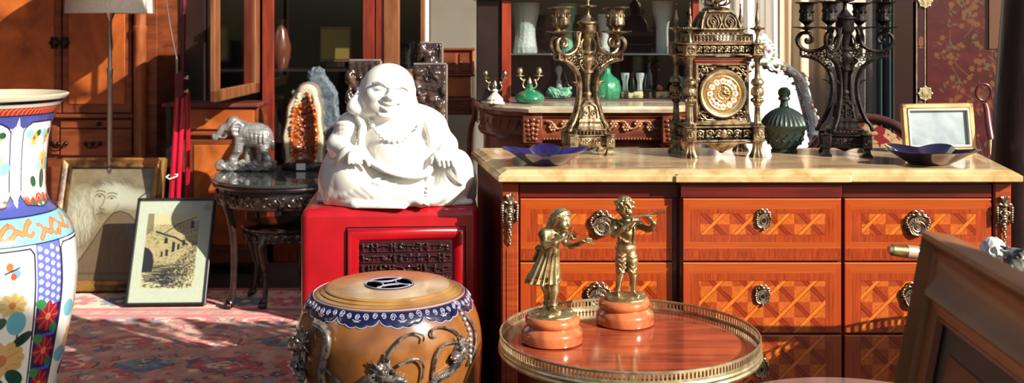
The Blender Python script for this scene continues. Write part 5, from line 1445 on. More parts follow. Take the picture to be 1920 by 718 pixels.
def pane_mat():
    m = bpy.data.materials.new('window_pane'); m.use_nodes = True; nt = m.node_tree; L = nt.links
    b = nt.nodes['Principled BSDF']; out = nt.nodes['Material Output']
    b.inputs['Base Color'].default_value = (.8, .9, .88, 1); b.inputs['Roughness'].default_value = .03; b.inputs['Transmission Weight'].default_value = 0
    t = nt.nodes.new('ShaderNodeBsdfTransparent'); t.inputs[0].default_value = (.9, .94, .93, 1)
    g = nt.nodes.new('ShaderNodeBsdfGlossy'); g.inputs['Roughness'].default_value = .02
    lw = nt.nodes.new('ShaderNodeLayerWeight'); lw.inputs[0].default_value = .5
    pw = nt.nodes.new('ShaderNodeMath'); pw.operation = 'POWER'; pw.inputs[1].default_value = 5; L.new(lw.outputs['Facing'], pw.inputs[0])
    fr = nt.nodes.new('ShaderNodeMath'); fr.operation = 'MULTIPLY_ADD'; fr.inputs[1].default_value = .7; fr.inputs[2].default_value = .035; L.new(pw.outputs[0], fr.inputs[0])
    mx = nt.nodes.new('ShaderNodeMixShader'); L.new(fr.outputs[0], mx.inputs[0]); L.new(t.outputs[0], mx.inputs[1]); L.new(g.outputs[0], mx.inputs[2])
    L.new(mx.outputs[0], out.inputs[0]); return m
M_pane = pane_mat()
def bx(root, name, px0, px1, py0, py1, D, th, m, bev=.003, par=None, dy=0):
    o0 = root.location
    x0, x1, z0, z1 = X(px0, D), X(px1, D), Z(py1, D), Z(py0, D)
    return MB().box(((x0+x1)/2-o0.x, D+th/2+dy-o0.y, (z0+z1)/2-o0.z), (x1-x0, th, z1-z0), bev).build(name, m, par or root, smooth=0)
def xb(root, name, x0, x1, y0, y1, z0, z1, m, bev=.003):
    o = root.location
    return MB().box(((x0+x1)/2-o.x, (y0+y1)/2-o.y, (z0+z1)/2-o.z), (x1-x0, y1-y0, z1-z0), bev).build(name, m, root, smooth=0)

def make_armoire():
    D = 5.5; root = thing('armoire', 'tall honey burl armoire with two doors above drawers, behind the floor lamp', 'wardrobe', (X(115, D), D, 0))
    x0, x1 = X(-60, D), X(292, D)
    xb(root, 'carcass', x0, x1, D+.02, D+.36, .02, 2.1, M_burl2); xb(root, 'plinth', x0-.02, x1+.02, D-.01, D+.36, 0, .1, M_burl2); xb(root, 'cornice', x0-.04, x1+.04, D-.04, D+.37, 2.08, 2.2, M_burl2)
    zb = Z(214, D)
    for (a, b_, hxp) in ((-25, 114, 103), (117, 247, 122)):
        d = bx(root, 'door', a, b_, -330, 212, D, .022, M_burl2, .003)
        i = MB(); xa, xb_ = X(a+12, D)-root.location.x, X(b_-12, D)-root.location.x
        i.box(((xa+xb_)/2, -.003, (zb+.05+2.0)/2), (xb_-xa, .008, 2.0-zb-.05), .004); i.build('burl_panel', M_burl, d, smooth=0)
        h = MB(); hx_, hz = X(hxp, D)-root.location.x, Z(80, D)
        h.ball((hx_, -.014, hz), (.020, .012, .024), 12); 
        for k in range(6): h.ball((hx_+.02*math.cos(k*1.05), -.010, hz+.026*math.sin(k*1.05)), .009, 8)
        h.tube([(hx_-.01, -.02, hz-.005), (hx_, -.03, hz-.03), (hx_+.01, -.02, hz-.005)], .004, 6); h.build('handle', M_iron, d)
    bx(root, 'waist_moulding', -30, 250, 214, 222, D-.03, .04, M_burl2, .006)
    for (a, b_, c, d_) in ((-25, 110, 238, 290), (113, 247, 242, 292)):
        dr = bx(root, 'drawer', a, b_, c, d_, D-.004, .02, M_burl2); xx = X((112 if a < 0 else 175), D)-root.location.x; zz = Z(269, D)
        k = MB(); k.ball((xx, -.016, zz), .012, 10); k.tube(spline([(xx-.035, -.01, zz), (xx-.02, -.022, zz-.018), (xx+.02, -.022, zz-.018), (xx+.035, -.01, zz)], 4), .004, 6)
        for e in (-1, 1): k.ball((xx+e*.036, -.010, zz), .012, 8)
        k.build('drawer_pull', M_iron, dr)
    s = bx(root, 'slide', 113, 247, 224, 240, D-.003, .015, M_burl2); k = MB(); k.ball((X(187, D)-root.location.x, -.015, Z(232, D)), .011, 10); k.build('knob', M_iron, s)
    for z0 in (.12, .33):
        xb(root, 'drawer', X(-25, D), X(247, D), D-.003, D+.01, z0, z0+.19, M_burl2)
    c = MB(); c.lathe([(.036, Z(300, D)-.35), (.036, Z(310, D)), (.031, Z(300, D)), (.031, Z(62, D)), (.036, Z(56, D)), (.036, Z(50, D)), (.03, Z(48, D)), (.03, 2.0)], 24, T(X(264, D)-root.location.x, -.012, 0)); c.build('column', mat('pale_column_wood', hx(160, 92, 52), .35, col2=hx(120, 62, 34), scale=6, stretch=(5, 5, 1), coat=.3), root)
make_armoire()

def make_lamp():
    D = 5.15; x = X(206, D); root = thing('floor_lamp', 'brushed steel floor lamp with pale drum shade before the armoire', 'lamp', (x, D, 0))
    zs = Z(25, D); M = mat('linen_shade', hx(206, 196, 182), .85, col2=hx(190, 180, 166), scale=80)
    MB().lathe([(.135, 0), (.135, .012), (.12, .02), (.03, .026), (.012, .04), (0, .04)], 40).build('base', M_chrome, root)
    MB().lathe([(.0125, .03), (.0125, Z(140, D)), (.014, Z(138, D)), (.014, Z(128, D)), (.0095, Z(126, D)), (.0095, zs-.04), (.012, zs-.03), (.022, zs-.005), (.026, zs+.004), (.008, zs+.01), (.008, zs+.2), (0, zs+.2)], 20).build('pole', M_chrome, root)
    MB().lathe([(.202, zs), (.204, zs), (.185, zs+.32), (.183, zs+.32), (.202, zs)], 64, cap=False).build('shade', M, root)
    b = MB()
    for k in range(3): a = k*2.09; b.tube([(0, 0, zs+.18), (.18*math.cos(a), .18*math.sin(a), zs+.3)], .003, 6)
    b.ball((0, 0, zs+.14), .035, 12); b.build('bulb_holder', M_chrome, root)
make_lamp()

def make_red_stand():
    D = 5.02; x = X(332, D); root = thing('tube_stand', 'twin-tube red metal stand with dark clamp and steel rod, behind the etching', 'stand', (x, D, 0))
    Mr = mat('crimson_enamel', hx(176, 20, 52), .25, col2=hx(156, 14, 42), scale=10, coat=.7); Mm = mat('maroon_clamp', hx(88, 20, 40), .4)
    L = lambda px, py, dy=0: (X(px, D)-x, dy, Z(py, D))
    for (a, b_, dy) in ((333, 318, 0), (342, 331, .01)): MB().tube([L(a, 182, dy), L(b_, 545, dy-.06)], .0125, 14).build('leg', Mr, root)
    MB().tube([L(338, 160, .02), L(338, 182, .12), (-0.03, .25, .012)], .0125, 14).build('rear_leg', Mr, root)
    c = MB(); c.box(L(338, 160, .004), (.046, .05, .125), .008, None); c.build('clamp', Mm, root)
    MB().tube([L(341, 140, .01), L(346, -150, .01)], .0115, 14).build('mast', Mm, root)
    for py in (148, 173):
        k = MB(); k.tube([L(346, py, -.01), L(352, py-1, -.016)], .006, 8); k.ball(L(353, py-1, -.017), .011, 10); k.build('wing_knob', M_chrome, root)
    MB().tube(spline([L(334, 140, -.015), L(334, 112, -.02), L(330, 92, -.02), L(322, 50, -.02), L(314, -10, -.02), L(312, -60, -.02)], 6), [.007]*8+[.003]*23, 8).build('steel_rod', M_chrome, root)
    MB().tube([L(318, 331, -.05), L(325, 334, -.06), L(337, 330, -.05), L(337, 327, -.03), L(320, 328, -.02)], .0035, 6, closed=True).build('tie', mat('white_string', hx(226, 214, 200), .8), root)
make_red_stand()

def make_side_chest():
    D = 5.36; root = thing('side_chest', 'brown wooden side chest with reddish marble top and one knobbed drawer', 'chest', (X(400, D), D, 0))
    zt = Z(193, D); x0, x1 = X(345, D), X(484, D)
    xb(root, 'marble_top', X(306, D), x1+.01, D-.03, D+.2, zt-.022, zt, mat('rouge_marble', hx(120, 62, 52), .3, col2=hx(84, 40, 36), scale=8, dist=2), .005)
    xb(root, 'carcass', X(312, D), x1, D, D+.2, .05, zt-.022, M_burl2)
    dr = bx(root, 'drawer', 350, 476, 205, 243, D-.012, .014, M_burl); k = MB(); k.ball((X(391, D)-root.location.x, -.03, Z(224, D)), .012, 12); k.tube([(X(391, D)-root.location.x, -.012, Z(224, D)), (X(391, D)-root.location.x, -.028, Z(224, D))], .005, 8); k.build('knob', M_brass, dr)
    bx(root, 'moulding', 343, 484, 247, 256, D-.03, .03, M_burl2, .008)
    bx(root, 'door', 352, 474, 262, 470, D-.010, .012, M_burl2); bx(root, 'door_panel', 362, 462, 272, 460, D-.016, .01, M_burl, .006)
    for p in (318, 338): bx(root, 'stile', p-8, p+4, 200, 480, D-.012, .014, M_dkwd)
    for p in (316, 476): xb(root, 'foot', X(p-8, D), X(p+8, D), D, D+.05, 0, .06, M_dkwd)
make_side_chest()

def make_display_cabinet():
    D = 5.62; root = thing('display_cabinet', 'tall glazed display cabinet with its left door standing open, behind the geode', 'display cabinet', (X(600, D), D, 0))
    x0, x1 = X(486, D), X(796, D); ox = root.location.x
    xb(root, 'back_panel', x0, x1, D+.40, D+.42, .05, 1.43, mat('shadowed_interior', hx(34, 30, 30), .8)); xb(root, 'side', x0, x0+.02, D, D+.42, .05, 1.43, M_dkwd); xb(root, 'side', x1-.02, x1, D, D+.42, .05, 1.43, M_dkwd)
    xb(root, 'top', x0-.03, x1+.03, D-.03, D+.43, 1.43, 1.46, M_redwd); xb(root, 'bottom', x0, x1, D, D+.42, .0, .12, M_redwd)
    for (a, b_, m) in ((486, 513, M_redwd), (680, 702, M_redwd), (704, 720, M_redwd)): bx(root, 'stile', a, b_, -17, 500, D, .03, m)
    xb(root, 'glass_pane', X(513, D), X(680, D), D+.012, D+.016, .12, 1.43, M_pane, 0)
    for z in (.62, 1.0): xb(root, 'shelf', x0+.03, x1-.03, D+.06, D+.38, z, z+.012, M_dkwd)
    # right door
    d = bx(root, 'door', 718, 749, -17, 430, D-.012, .03, M_frame, .006); bx(root, 'door_stile', 788, 796, -17, 430, D-.012, .03, M_frame, .003)
    bx(root, 'door_rail', 749, 788, 130, 150, D-.012, .03, M_frame, .003); xb(root, 'door_glass', X(749, D), X(788, D), D+.0, D+.004, Z(430, D), 1.42, M_pane, 0)
    # open left door, hinged at its right end, swinging toward the room
    hx_, hy = X(484, D)-ox, -.01; fx, fy = X(398, 4.83)-ox, 4.83-D; dx, dy = fx-hx_, fy-hy; Lh = math.hypot(dx, dy); an = math.atan2(dy, dx)
    Md = T(hx_, hy, 0) @ RZ(an); zb, zt = .896, 1.425
    q = MB(); fw = .085
    for (x, w_) in ((fw/2, fw), (Lh-fw/2, fw)): q.box((x, 0, (zb+zt)/2), (w_, .026, zt-zb), .005, Md)
    q.box((Lh/2, 0, zb+fw*.33), (Lh, .026, fw*.66), .005, Md); q.box((Lh/2, 0, zt-.012), (Lh, .026, .024), .005, Md); dd = q.build('open_door', M_frame, root, smooth=0)
    MB().box((Lh/2, 0, (zb+zt)/2), (Lh-fw*1.9, .006, zt-zb-.05), 0, Md).build('mirror_glass', mat('silvered_glass', hx(196, 204, 200), .06, 1, col2=hx(150, 160, 156), scale=1.6, ramp=(.3, .7)), dd, smooth=0)
    # things inside, dim
    t = thing('framed_plaque', 'small dull gold square plaque standing inside the glazed cabinet', 'plaque', (X(628, D+.3), D+.3, 1.014))
    s = (D+.3)/F; o = Z(78, D+.3)-1.014
    MB().box((0, .03, .13), (60*s, .02, .2), .004).build('frame', M_frame, t, smooth=0); MB().box((0, .018, .13), (52*s, .006, .165), 0).build('plate', mat('dull_gold', hx(150, 120, 60), .5, .4), t, smooth=0)
    MB().box((0, .03, .015), (.1, .05, .03), .003).build('stand', M_dkwd, t, smooth=0)
    v = MB(); v.lathe([(0, 0), (.03, 0), (.035, .01), (.05, .06), (.055, .12), (.035, .2), (.02, .24), (.03, .27), (0, .27)], 24)
    tag(v.build('dark_vase', mat('red_brown_glaze', hx(110, 54, 42), .2, coat=.8), None, (X(527, D+.2), D+.2, 1.013)), 'red-brown glazed vase inside the glazed cabinet behind the column', 'vase')
    g = MB(); g.lathe([(0, 0), (.03, 0), (.028, .006), (.006, .012), (.006, .05), (.03, .07), (.04, .11), (.042, .14), (.039, .14), (.026, .075), (0, .06)], 24)
    tag(g.build('glass_goblet', M_glass, None, (X(769, D+.2), D+.2, 1.013)), 'clear glass goblet standing behind the right-hand cabinet door glass', 'glass')
    w = MB(); w.lathe([(0, 0), (.05, 0), (.055, .01), (.06, .1), (.05, .13), (.056, .15), (0, .15)], 24)
    tag(w.build('white_jar', mat('bluish_white', hx(168, 186, 190), .3), None, (X(764, D+.2), D+.2, .633)), 'pale bluish jar on a lower shelf behind the cabinet door glass', 'jar')
make_display_cabinet()
D = 6.2
tag(MB().box((0, 0, 0), (.022, .03, 2.6), .004).build('trim_1', mat('white_trim', hx(226, 222, 214), .5), None, (X(800, 5.7), 5.7, 1.3), 0), kind='structure')

def make_dark_filler():  # added near-black mass hiding the lit wall behind the red stand
    D = 5.9; root = thing('dark_filler', 'added near-black wardrobe shape darkening the gap behind the red stand', 'wardrobe', (X(390, D), D, 0))
    x0, x1 = X(286, D), X(486, D); xb(root, 'carcass', x0, x1, D+.02, D+.38, .06, 1.5, M_dkwd); xb(root, 'cornice', x0-.01, x1+.005, D, D+.39, 1.5, 1.54, M_dkwd)
    for a, b_ in ((288, 385), (388, 484)):
        d = xb(root, 'door', X(a, D), X(b_, D), D, D+.02, .1, 1.48, M_dkwd); k = MB(); k.ball((X(380 if a < 300 else 394, D)-root.location.x, -.012, .8), .01, 8); k.build('knob', M_brass, d)
    for x in (x0+.03, x1-.03): xb(root, 'foot', x-.025, x+.025, D+.03, D+.08, 0, .06, M_dkwd)
make_dark_filler()

# small jewel cabinet on carved stand
def make_jewel():
    D = 4.6; s = D/F; zt = Z(184, D)
    st = thing('carved_stand', 'dark carved wood stand with curved legs under the small stepped wooden cabinet', 'stand', (X(858, D), D, 0))
    MB().box((0, .05, zt-.012), (.17, .16, .022), .006).build('top', M_burl2, st, smooth=0)
    for (x, y) in ((-.065, -.015), (.065, -.015), (-.065, .115), (.065, .115)):
        l = MB(); l.tube(spline([(x, y, zt-.02), (x*1.15, y-.008, zt-.08), (x*.8, y, zt-.2), (x*.85, y, .2), (x*1.2, y, 0)], 6), [.017]*6+[.012]*13+[.01]*6, 10); l.build('leg', M_burl2, st)
    ap = MB(); nb = MB(); scroll_panel(nb, -.06, .06, zt-.075, zt-.03, -.02, .004, 3); ap.add(nb.v, nb.f); ap.box((0, -.015, zt-.05), (.13, .008, .05), .002); ap.build('apron', M_burl2, st)
    MB().box((0, .05, .44), (.12, .13, .015), .003).build('shelf', M_burl2, st, smooth=0)
    r = thing('jewel_cabinet', 'small stepped honey wood cabinet with projecting shelf, on the carved stand', 'cabinet', (X(858, D), D, zt+.0005))
    MB().box((-.005, .05, .045), (.125, .12, .09), .004).build('lower_case', M_burl, r, smooth=0)
    MB().box((0, .05, .095), (.15, .14, .012), .004).build('ledge', M_burl2, r, smooth=0)
    MB().box((0, .06, .15), (.13, .1, .10), .004).build('upper_case', M_burl, r, smooth=0)
    MB().box((0, .06, .205), (.15, .13, .012), .004).build('cornice', M_burl2, r, smooth=0)
    for x in (-.035, .035):
        d = MB().box((x, .006, .15), (.055, .006, .08), .002).build('door', M_burl2, r, smooth=0); MB().ball((x*.4, 0, .15), .004, 8).build('knob', M_brass, d)
    MB().lathe([(.005, .101), (.008, .12), (.005, .15), (.008, .18), (.006, .199)], 12, T(.066, .0, 0)).build('corner_column', M_burl, r)
    v = MB(); v.lathe([(0, 0), (.03, 0), (.035, .01), (.05, .06), (.052, .1), (.035, .17), (.02, .2), (.026, .22), (0, .22)], 32)
    tag(v.build('blue_white_vase', mat('celadon', hx(190, 210, 214), .2, col2=hx(90, 140, 160), scale=14, coat=.8), None, (X(842, D), D+.05, .448)), 'pale blue and white vase on the lower shelf of the carved stand', 'vase')
make_jewel()

# ---------- framed pictures on the floor ----------
def leaning_frame(name, label, x0, x1, D0, lean, length, fw, th, Mf, prof, yaw=0):
    root = thing(name, label, 'picture', ((x0+x1)/2, D0, .013), yaw)
    M = RX(-lean); w = x1-x0
    def mould(bb, hw, z0, z1, prof):
        rr = [[(-hw+i, y, z0+i), (hw-i, y, z0+i), (hw-i, y, z1-i), (-hw+i, y, z1-i)] for i, y in prof]
        vs = [v for r in rr for v in r]; f = []
        for j in range(len(rr)-1):
            for i in range(4): f.append((j*4+i, j*4+(i+1) % 4, (j+1)*4+(i+1) % 4, (j+1)*4+i))
        bb.add(vs, f, M)
    b = MB(); mould(b, w/2, 0, length, prof); b.build('frame', Mf, root, smooth=30)
    MB().box((0, th*.9, length/2), (w-.01, .003, length-.01), 0, M).build('backing', M_dkwd, root, smooth=0)
    return root, M, w
def make_etching():
    Mb = mat('ebonised_frame', hx(30, 28, 28), .3, coat=.4)
    root, M, w = leaning_frame('framed_etching', 'black framed etching of stone houses with wide cream mount, leaning in front', -1.704, -1.352, 4.70, .42, .482, .012, .014, Mb, [(0, .012), (0, -.008), (.003, -.010), (.009, -.010), (.012, -.004), (.012, .004)], R_(2.5))
    hw, L_ = w/2-.011, .482
    c = Cv(300, 400, 0, 0, 150, 200, (214, 208, 188)); n = vnoise(300, 400, 30, 40, 2, 3)[..., None]; c.a *= .97+.06*n
    c.poly([(20, 26), (126, 26), (126, 172), (20, 172)], (222, 202, 156))
    rg = random.Random(11); INK = (34, 28, 28); SEP = (176, 146, 98)
    # crumbly building mass
    c.poly([(20, 60), (40, 50), (126, 40), (126, 150), (20, 150)], (198, 172, 122)); c.poly([(20, 26), (32, 26), (34, 60), (20, 70)], (150, 130, 96))
    c.poly([(20, 92), (30, 96), (38, 106), (42, 122), (40, 140), (20, 142)], (38, 34, 36))
    c.line([(40, 62), (58, 68), (80, 74), (106, 88)], 3.2, INK); c.line([(56, 66), (86, 46), (118, 34)], 1.6, (60, 50, 46)); c.line([(40, 66), (104, 90)], 1.2, SEP)
    for (x, y, a, b_) in ((62, 80, 7, 11), (78, 92, 6, 20), (66, 104, 5, 13), (56, 106, 4, 11), (88, 92, 5, 12), (98, 84, 6, 12), (112, 48, 7, 16)):
        c.poly([(x-a/2, y-b_/2), (x+a/2, y-b_/2+1), (x+a/2, y+b_/2), (x-a/2, y+b_/2)], INK)
    for i in range(420):
        x, y = rg.uniform(22, 124), rg.uniform(46, 130); l = rg.uniform(1, 4); c.line([(x, y), (x+l, y+rg.uniform(-.6, .6))], .8, INK, rg.uniform(.25, .7))
        if i % 3 == 0: c.line([(x, y), (x, y+l*.7)], .8, INK, .5)
    for i in range(60):
        y = 128+i*.55; x = rg.uniform(20, 60); c.line([(x, y), (x+rg.uniform(15, 50), y+rg.uniform(-3, 3))], rg.choice([.8, 1.3]), INK, .7)
    for i in range(800):
        t = rg.random(); x = 60+64*t+rg.gauss(0, 3); y = rg.uniform(150-60*t**1.5-12, 170); a = rg.uniform(0, 6.3); l = rg.uniform(1.5, 4.5)
        if 20 < x < 124: c.line([(x, y), (x+l*math.cos(a), y+l*math.sin(a))], 1, INK, .75)
    for i in range(160):
        x, y = rg.uniform(22, 100), rg.uniform(146, 171); c.line([(x, y), (x+rg.uniform(2, 8), y+rg.uniform(-2, 2))], 1, INK, .7)
    c.ell(140, 14, 8, 7, (176, 168, 120), .7)
    Mp = mat('etching_paper', (1, 1, 1), .6, attr='Col')
    pic = paint_mesh('print', c, lambda U, V: tuple(np.moveaxis(np.stack([-hw+2*hw*U, 0*U+.001, L_-.011-(L_-.022)*V], -1) @ np.array(M.to_3x3()).T, -1, 0)), Mp, root, smooth=False)
    MB().box((0, -.002, L_/2), (w-.022, .0015, L_-.022), 0, M).build('glazing', M_pane, root, smooth=0)
make_etching()
def make_portrait():
    Mg = mat('worn_gilt_frame', hx(150, 112, 58), .4, .35, col2=hx(58, 36, 22), scale=9, ramp=(.4, .6), bump=.002, bscale=60)
    root, M, w = leaning_frame('framed_portrait', 'large worn gilt framed charcoal drawing of a face and draped figure, leaning behind', -2.165, -1.672, 4.945, .35, .63, .05, .03, Mg, [(0, .03), (0, -.012), (.004, -.018), (.012, -.020), (.020, -.012), (.030, -.006), (.040, -.010), (.046, -.012), (.050, -.004), (.050, .01)], R_(1))
    hw, L_ = w/2-.048, .63
    c = Cv(340, 480, 0, 0, 150, 215, (152, 126, 98)); n = vnoise(340, 480, 12, 16, 5, 4)[..., None]; c.a *= .78+.3*n
    rg = random.Random(4)
    def soft(x, y, rx, ry, col, al, rot=0):
        for k in range(8): c.ell(x, y, rx*(1-k*.1), ry*(1-k*.1), col, al/3.2, rot)
    soft(78, 52, 40, 34, (214, 204, 184), .7); soft(120, 60, 34, 22, (206, 196, 176), .7); soft(26, 90, 34, 60, (206, 196, 178), .6); soft(60, 50, 22, 30, (188, 174, 150), .6)
    DKB = (70, 54, 44)
    for i in range(260):
        t = rg.random(); a = rg.uniform(-1.2, .7); x = 78+36*math.sin(a*1.4)+rg.gauss(0, 3); y = 36-14*math.cos(a)+rg.gauss(0, 3)
        c.line([(x, y), (x+rg.uniform(4, 12), y+rg.uniform(1, 10))], 1, (110, 94, 78), .35)
    for (x, y) in ((56, 54), (78, 58)): c.line([(x-8, y), (x, y-4), (x+8, y)], 1.5, DKB, .9, 4); soft(x, y+1, 3.4, 2, (66, 54, 46), .9); c.line([(x-8, y-8), (x, y-10), (x+9, y-7)], 2, (96, 78, 64), .8, 4)
    c.line([(66, 54), (63, 70), (58, 78), (68, 80)], 1.3, DKB, .8, 4); c.line([(54, 90), (62, 88), (72, 91)], 2, (130, 80, 64), .9, 4); c.line([(50, 50), (46, 70), (54, 100), (64, 108), (78, 98), (92, 70)], 1.2, (110, 90, 74), .7, 5)
    # draped dark figure
    c.poly([(98, 84), (112, 88), (128, 104), (150, 130), (150, 215), (10, 215), (34, 176), (54, 140), (70, 108), (84, 88)], (110, 82, 60), .85)
    c.line([(98, 84), (84, 88), (70, 108), (54, 140), (34, 176), (12, 214)], 2, (54, 40, 34), .9, 5); c.line([(98, 84), (112, 90), (130, 108), (148, 140)], 1.6, (60, 46, 38), .8, 5)
    for i in range(240):
        x = rg.uniform(30, 148); y = rg.uniform(110, 214); c.line([(x, y), (x+rg.uniform(-6, 4), y+rg.uniform(6, 22))], 1, rg.choice([(76, 56, 44), (136, 106, 80)]), .3)
    for i in range(160):
        x = rg.uniform(2, 50); y = rg.uniform(40, 150); c.line([(x, y), (x+rg.uniform(-4, 8), y+rg.uniform(8, 26))], 1.2, rg.choice([(224, 214, 196), (116, 98, 80)]), .35)
    c.poly([(0, 198), (150, 198), (150, 203), (0, 203)], (92, 66, 48), .8)
    Mp = mat('charcoal_paper', (1, 1, 1), .7, attr='Col')
    paint_mesh('drawing', c, lambda U, V: tuple(np.moveaxis(np.stack([-hw+2*hw*U, 0*U+.004, L_-.048-(L_-.096)*V], -1) @ np.array(M.to_3x3()).T, -1, 0)), Mp, root, smooth=False)
    MB().box((0, -.001, L_/2), (w-.098, .0015, L_-.098), 0, M).build('glazing', M_pane, root, smooth=0)
make_portrait()

# ---------- glass topped carved table with nested tables ----------
def carved_apron(bb, R, z0, z1, n, a0, a1, r=.006, zz=1):
    for i in range(n):
        a = a0+(a1-a0)*(i+.5)/n; c = (R*math.cos(a), R*math.sin(a), (z0+z1)/2); M = T(*c) @ RZ(a+pi/2)
        w = (a1-a0)*R/n
        bb.tube([(q[0], 0, q[2]*.7) for q in spiral(0, 0, w*.42, w*.1, i*1.3, 1.2*(1 if i % 2 else -1), 14)], r*.7, 6, M, up=(0, 1, 0))
        bb.ball((0, 0, 0), (w*.2, r, (z1-z0)*.3), 8, M); bb.ball((w*.45, 0, (z1-z0)*.22), (w*.2, r, (z1-z0)*.16), 6, M); bb.ball((w*.4, 0, -(z1-z0)*.24), (w*.16, r, (z1-z0)*.14), 6, M)
def claw_leg(bb, x, y, ztop, r=.02, out=1):
    a = math.atan2(y, x); dx, dy = math.cos(a)*out, math.sin(a)*out
    P = spline([(x, y, ztop), (x+dx*.018, y+dy*.018, ztop-.05), (x+dx*.0, y+dy*.0, ztop-.14), (x-dx*.012, y-dy*.012, ztop*.45), (x-dx*.004, y-dy*.004, .05), (x+dx*.012, y+dy*.012, .022)], 6)
    N = len(P); bb.tube(P, [r*(1.3-.75*min(1, i/(N*.5))+(.35 if i > N-5 else 0)) for i in range(N)], 12)
    for k in range(5):
        b_ = a+(k-2)*.5; bb.ball((x+dx*.008+math.cos(b_)*.018, y+dy*.008+math.sin(b_)*.018, .013), (.008, .008, .013), 8)
def make_glass_table():
    cx, cy, R, z = -1.02, 4.885, .35, .56
    root = thing('carved_table', 'round dark carved wood table with thick glass top under the silvery elephant', 'table', (cx, cy, 0))
    Mg = mat('thick_green_glass', (.80, .93, .88), .03, trans=.95, ior=1.5)
    MB().lathe([(0, z-.012), (R-.001, z-.012), (R, z-.01), (R, z-.002), (R-.002, z), (0, z)], 96).build('glass_top', Mg, root)
    MB().lathe([(0, z-.04), (R-.03, z-.04), (R-.012, z-.034), (R-.008, z-.024), (R-.012, z-.014), (0, z-.0135)], 96).build('wood_top', M_blackc, root)
    b = MB(); b.lathe([(R-.05, z-.12), (R-.035, z-.115), (R-.03, z-.08), (R-.04, z-.041), (R-.06, z-.041)], 96, cap=False); carved_apron(b, R-.03, z-.115, z-.045, 26, 0, 2*pi, .008); b.build('carved_apron', M_blackc, root)
    for k in range(4):
        a = -pi/2+.75+k*pi/2; l = MB(); claw_leg(l, (R-.06)*math.cos(a), (R-.06)*math.sin(a), z-.04, .026); l.build('leg', M_blackc, root)
    # a nested smaller table pulled forward beneath
    r2 = thing('nested_table', 'low dark carved small table tucked under the glass topped table', 'table', (X(532, 4.84), 4.84, 0), 0)
    zt = Z(430, 4.7); R2 = .19
    MB().lathe([(0, zt-.02), (R2-.01, zt-.02), (R2, zt-.012), (R2, zt-.004), (R2-.006, zt), (0, zt)], 64).build('top', M_blackc, r2)
    b = MB(); b.lathe([(R2-.03, zt-.07), (R2-.02, zt-.06), (R2-.02, zt-.021), (R2-.03, zt-.021)], 64, cap=False); carved_apron(b, R2-.016, zt-.07, zt-.02, 16, 0, 2*pi, .006); b.build('carved_apron', M_blackc, r2)
    for k in range(4):
        a = -pi/2-.35+k*pi/2; l = MB(); claw_leg(l, (R2-.035)*math.cos(a), (R2-.035)*math.sin(a), zt-.03, .02); l.build('leg', M_blackc, r2)
make_glass_table()
def make_elephant():
    D = 5.03; s = D/F; z = .5605
    M = mat('silvered_resin', hx(176, 174, 170), .34, .5, col2=hx(120, 118, 116), scale=22, bump=.001, bscale=70)
    root = thing('elephant_statue', 'silvery elephant statue striding on a rocky base, at the left of the glass table', 'statue', (X(461, D), D, z))
    S = SDF((-62, -30, -1), (62, 34, 104), .9)
    S.box((0, 0, 8), (54, 18, 9), 6); S.noise(3.2, .16, 3, 3); S.clipz(0)
    S.mesh('rock_base', M, root, s)
    S = SDF((-64, -34, 8), (62, 36, 112), .85)
    S.ell((16, 0, 66), (31, 19, 23), 4); S.ell((32, 0, 60), (18, 17, 22), 8); S.ell((-6, 0, 72), (18, 17, 20), 8)
    S.ell((-22, -4, 84), (15, 13, 17), 7); S.ell((-24, -4, 94), (9, 9, 7), 4)
    for (x, y, x2, k) in ((-10, -9, -22, 0), (-4, 10, 2, 1), (34, -9, 44, 2), (30, 10, 26, 3)):
        S.path([(x, y, 58), ((x+x2)/2+(3 if k < 2 else -2), y, 38), (x2, y, 20), (x2, y, 14)], [12 if k > 1 else 10, 8, 7, 8.5], 5)
    S.path([(-30, -5, 82), (-42, -6, 78), (-50, -6, 66), (-55, -6, 60), (-62+4, -6, 66)], [8, 6.4, 5, 4, 3], 4, n=4)
    for sg in (-1, 1):
        S.path([(-28, sg*7-4, 72), (-38, sg*8-4, 62), (-46, sg*8-4, 62)], [2.6, 2, .9], 1.5, n=3)
        S.ell((-12, sg*13-2, 78), (12, 3.4, 16), 2.5, RZ(-sg*.5)); S.ell((-11, sg*15-2, 78), (7, 1.5, 11), 1, RZ(-sg*.5), 's')
        S.ell((-30, sg*9-4, 88), (2, 2, 1.6), 1)
    S.path([(46, 0, 70), (50, 2, 54), (50, 3, 38)], [3, 2, 2.4], 3, n=3)
    for k in range(5): S.path([(8+k*9, -19, 78), (10+k*8, -20, 62), (8+k*9, -17, 50)], [1, 1.8, 1], 2, 's', n=3)
    S.noise(.5, .5, 5, 2); S.mesh('body', M, root, s)
make_elephant()
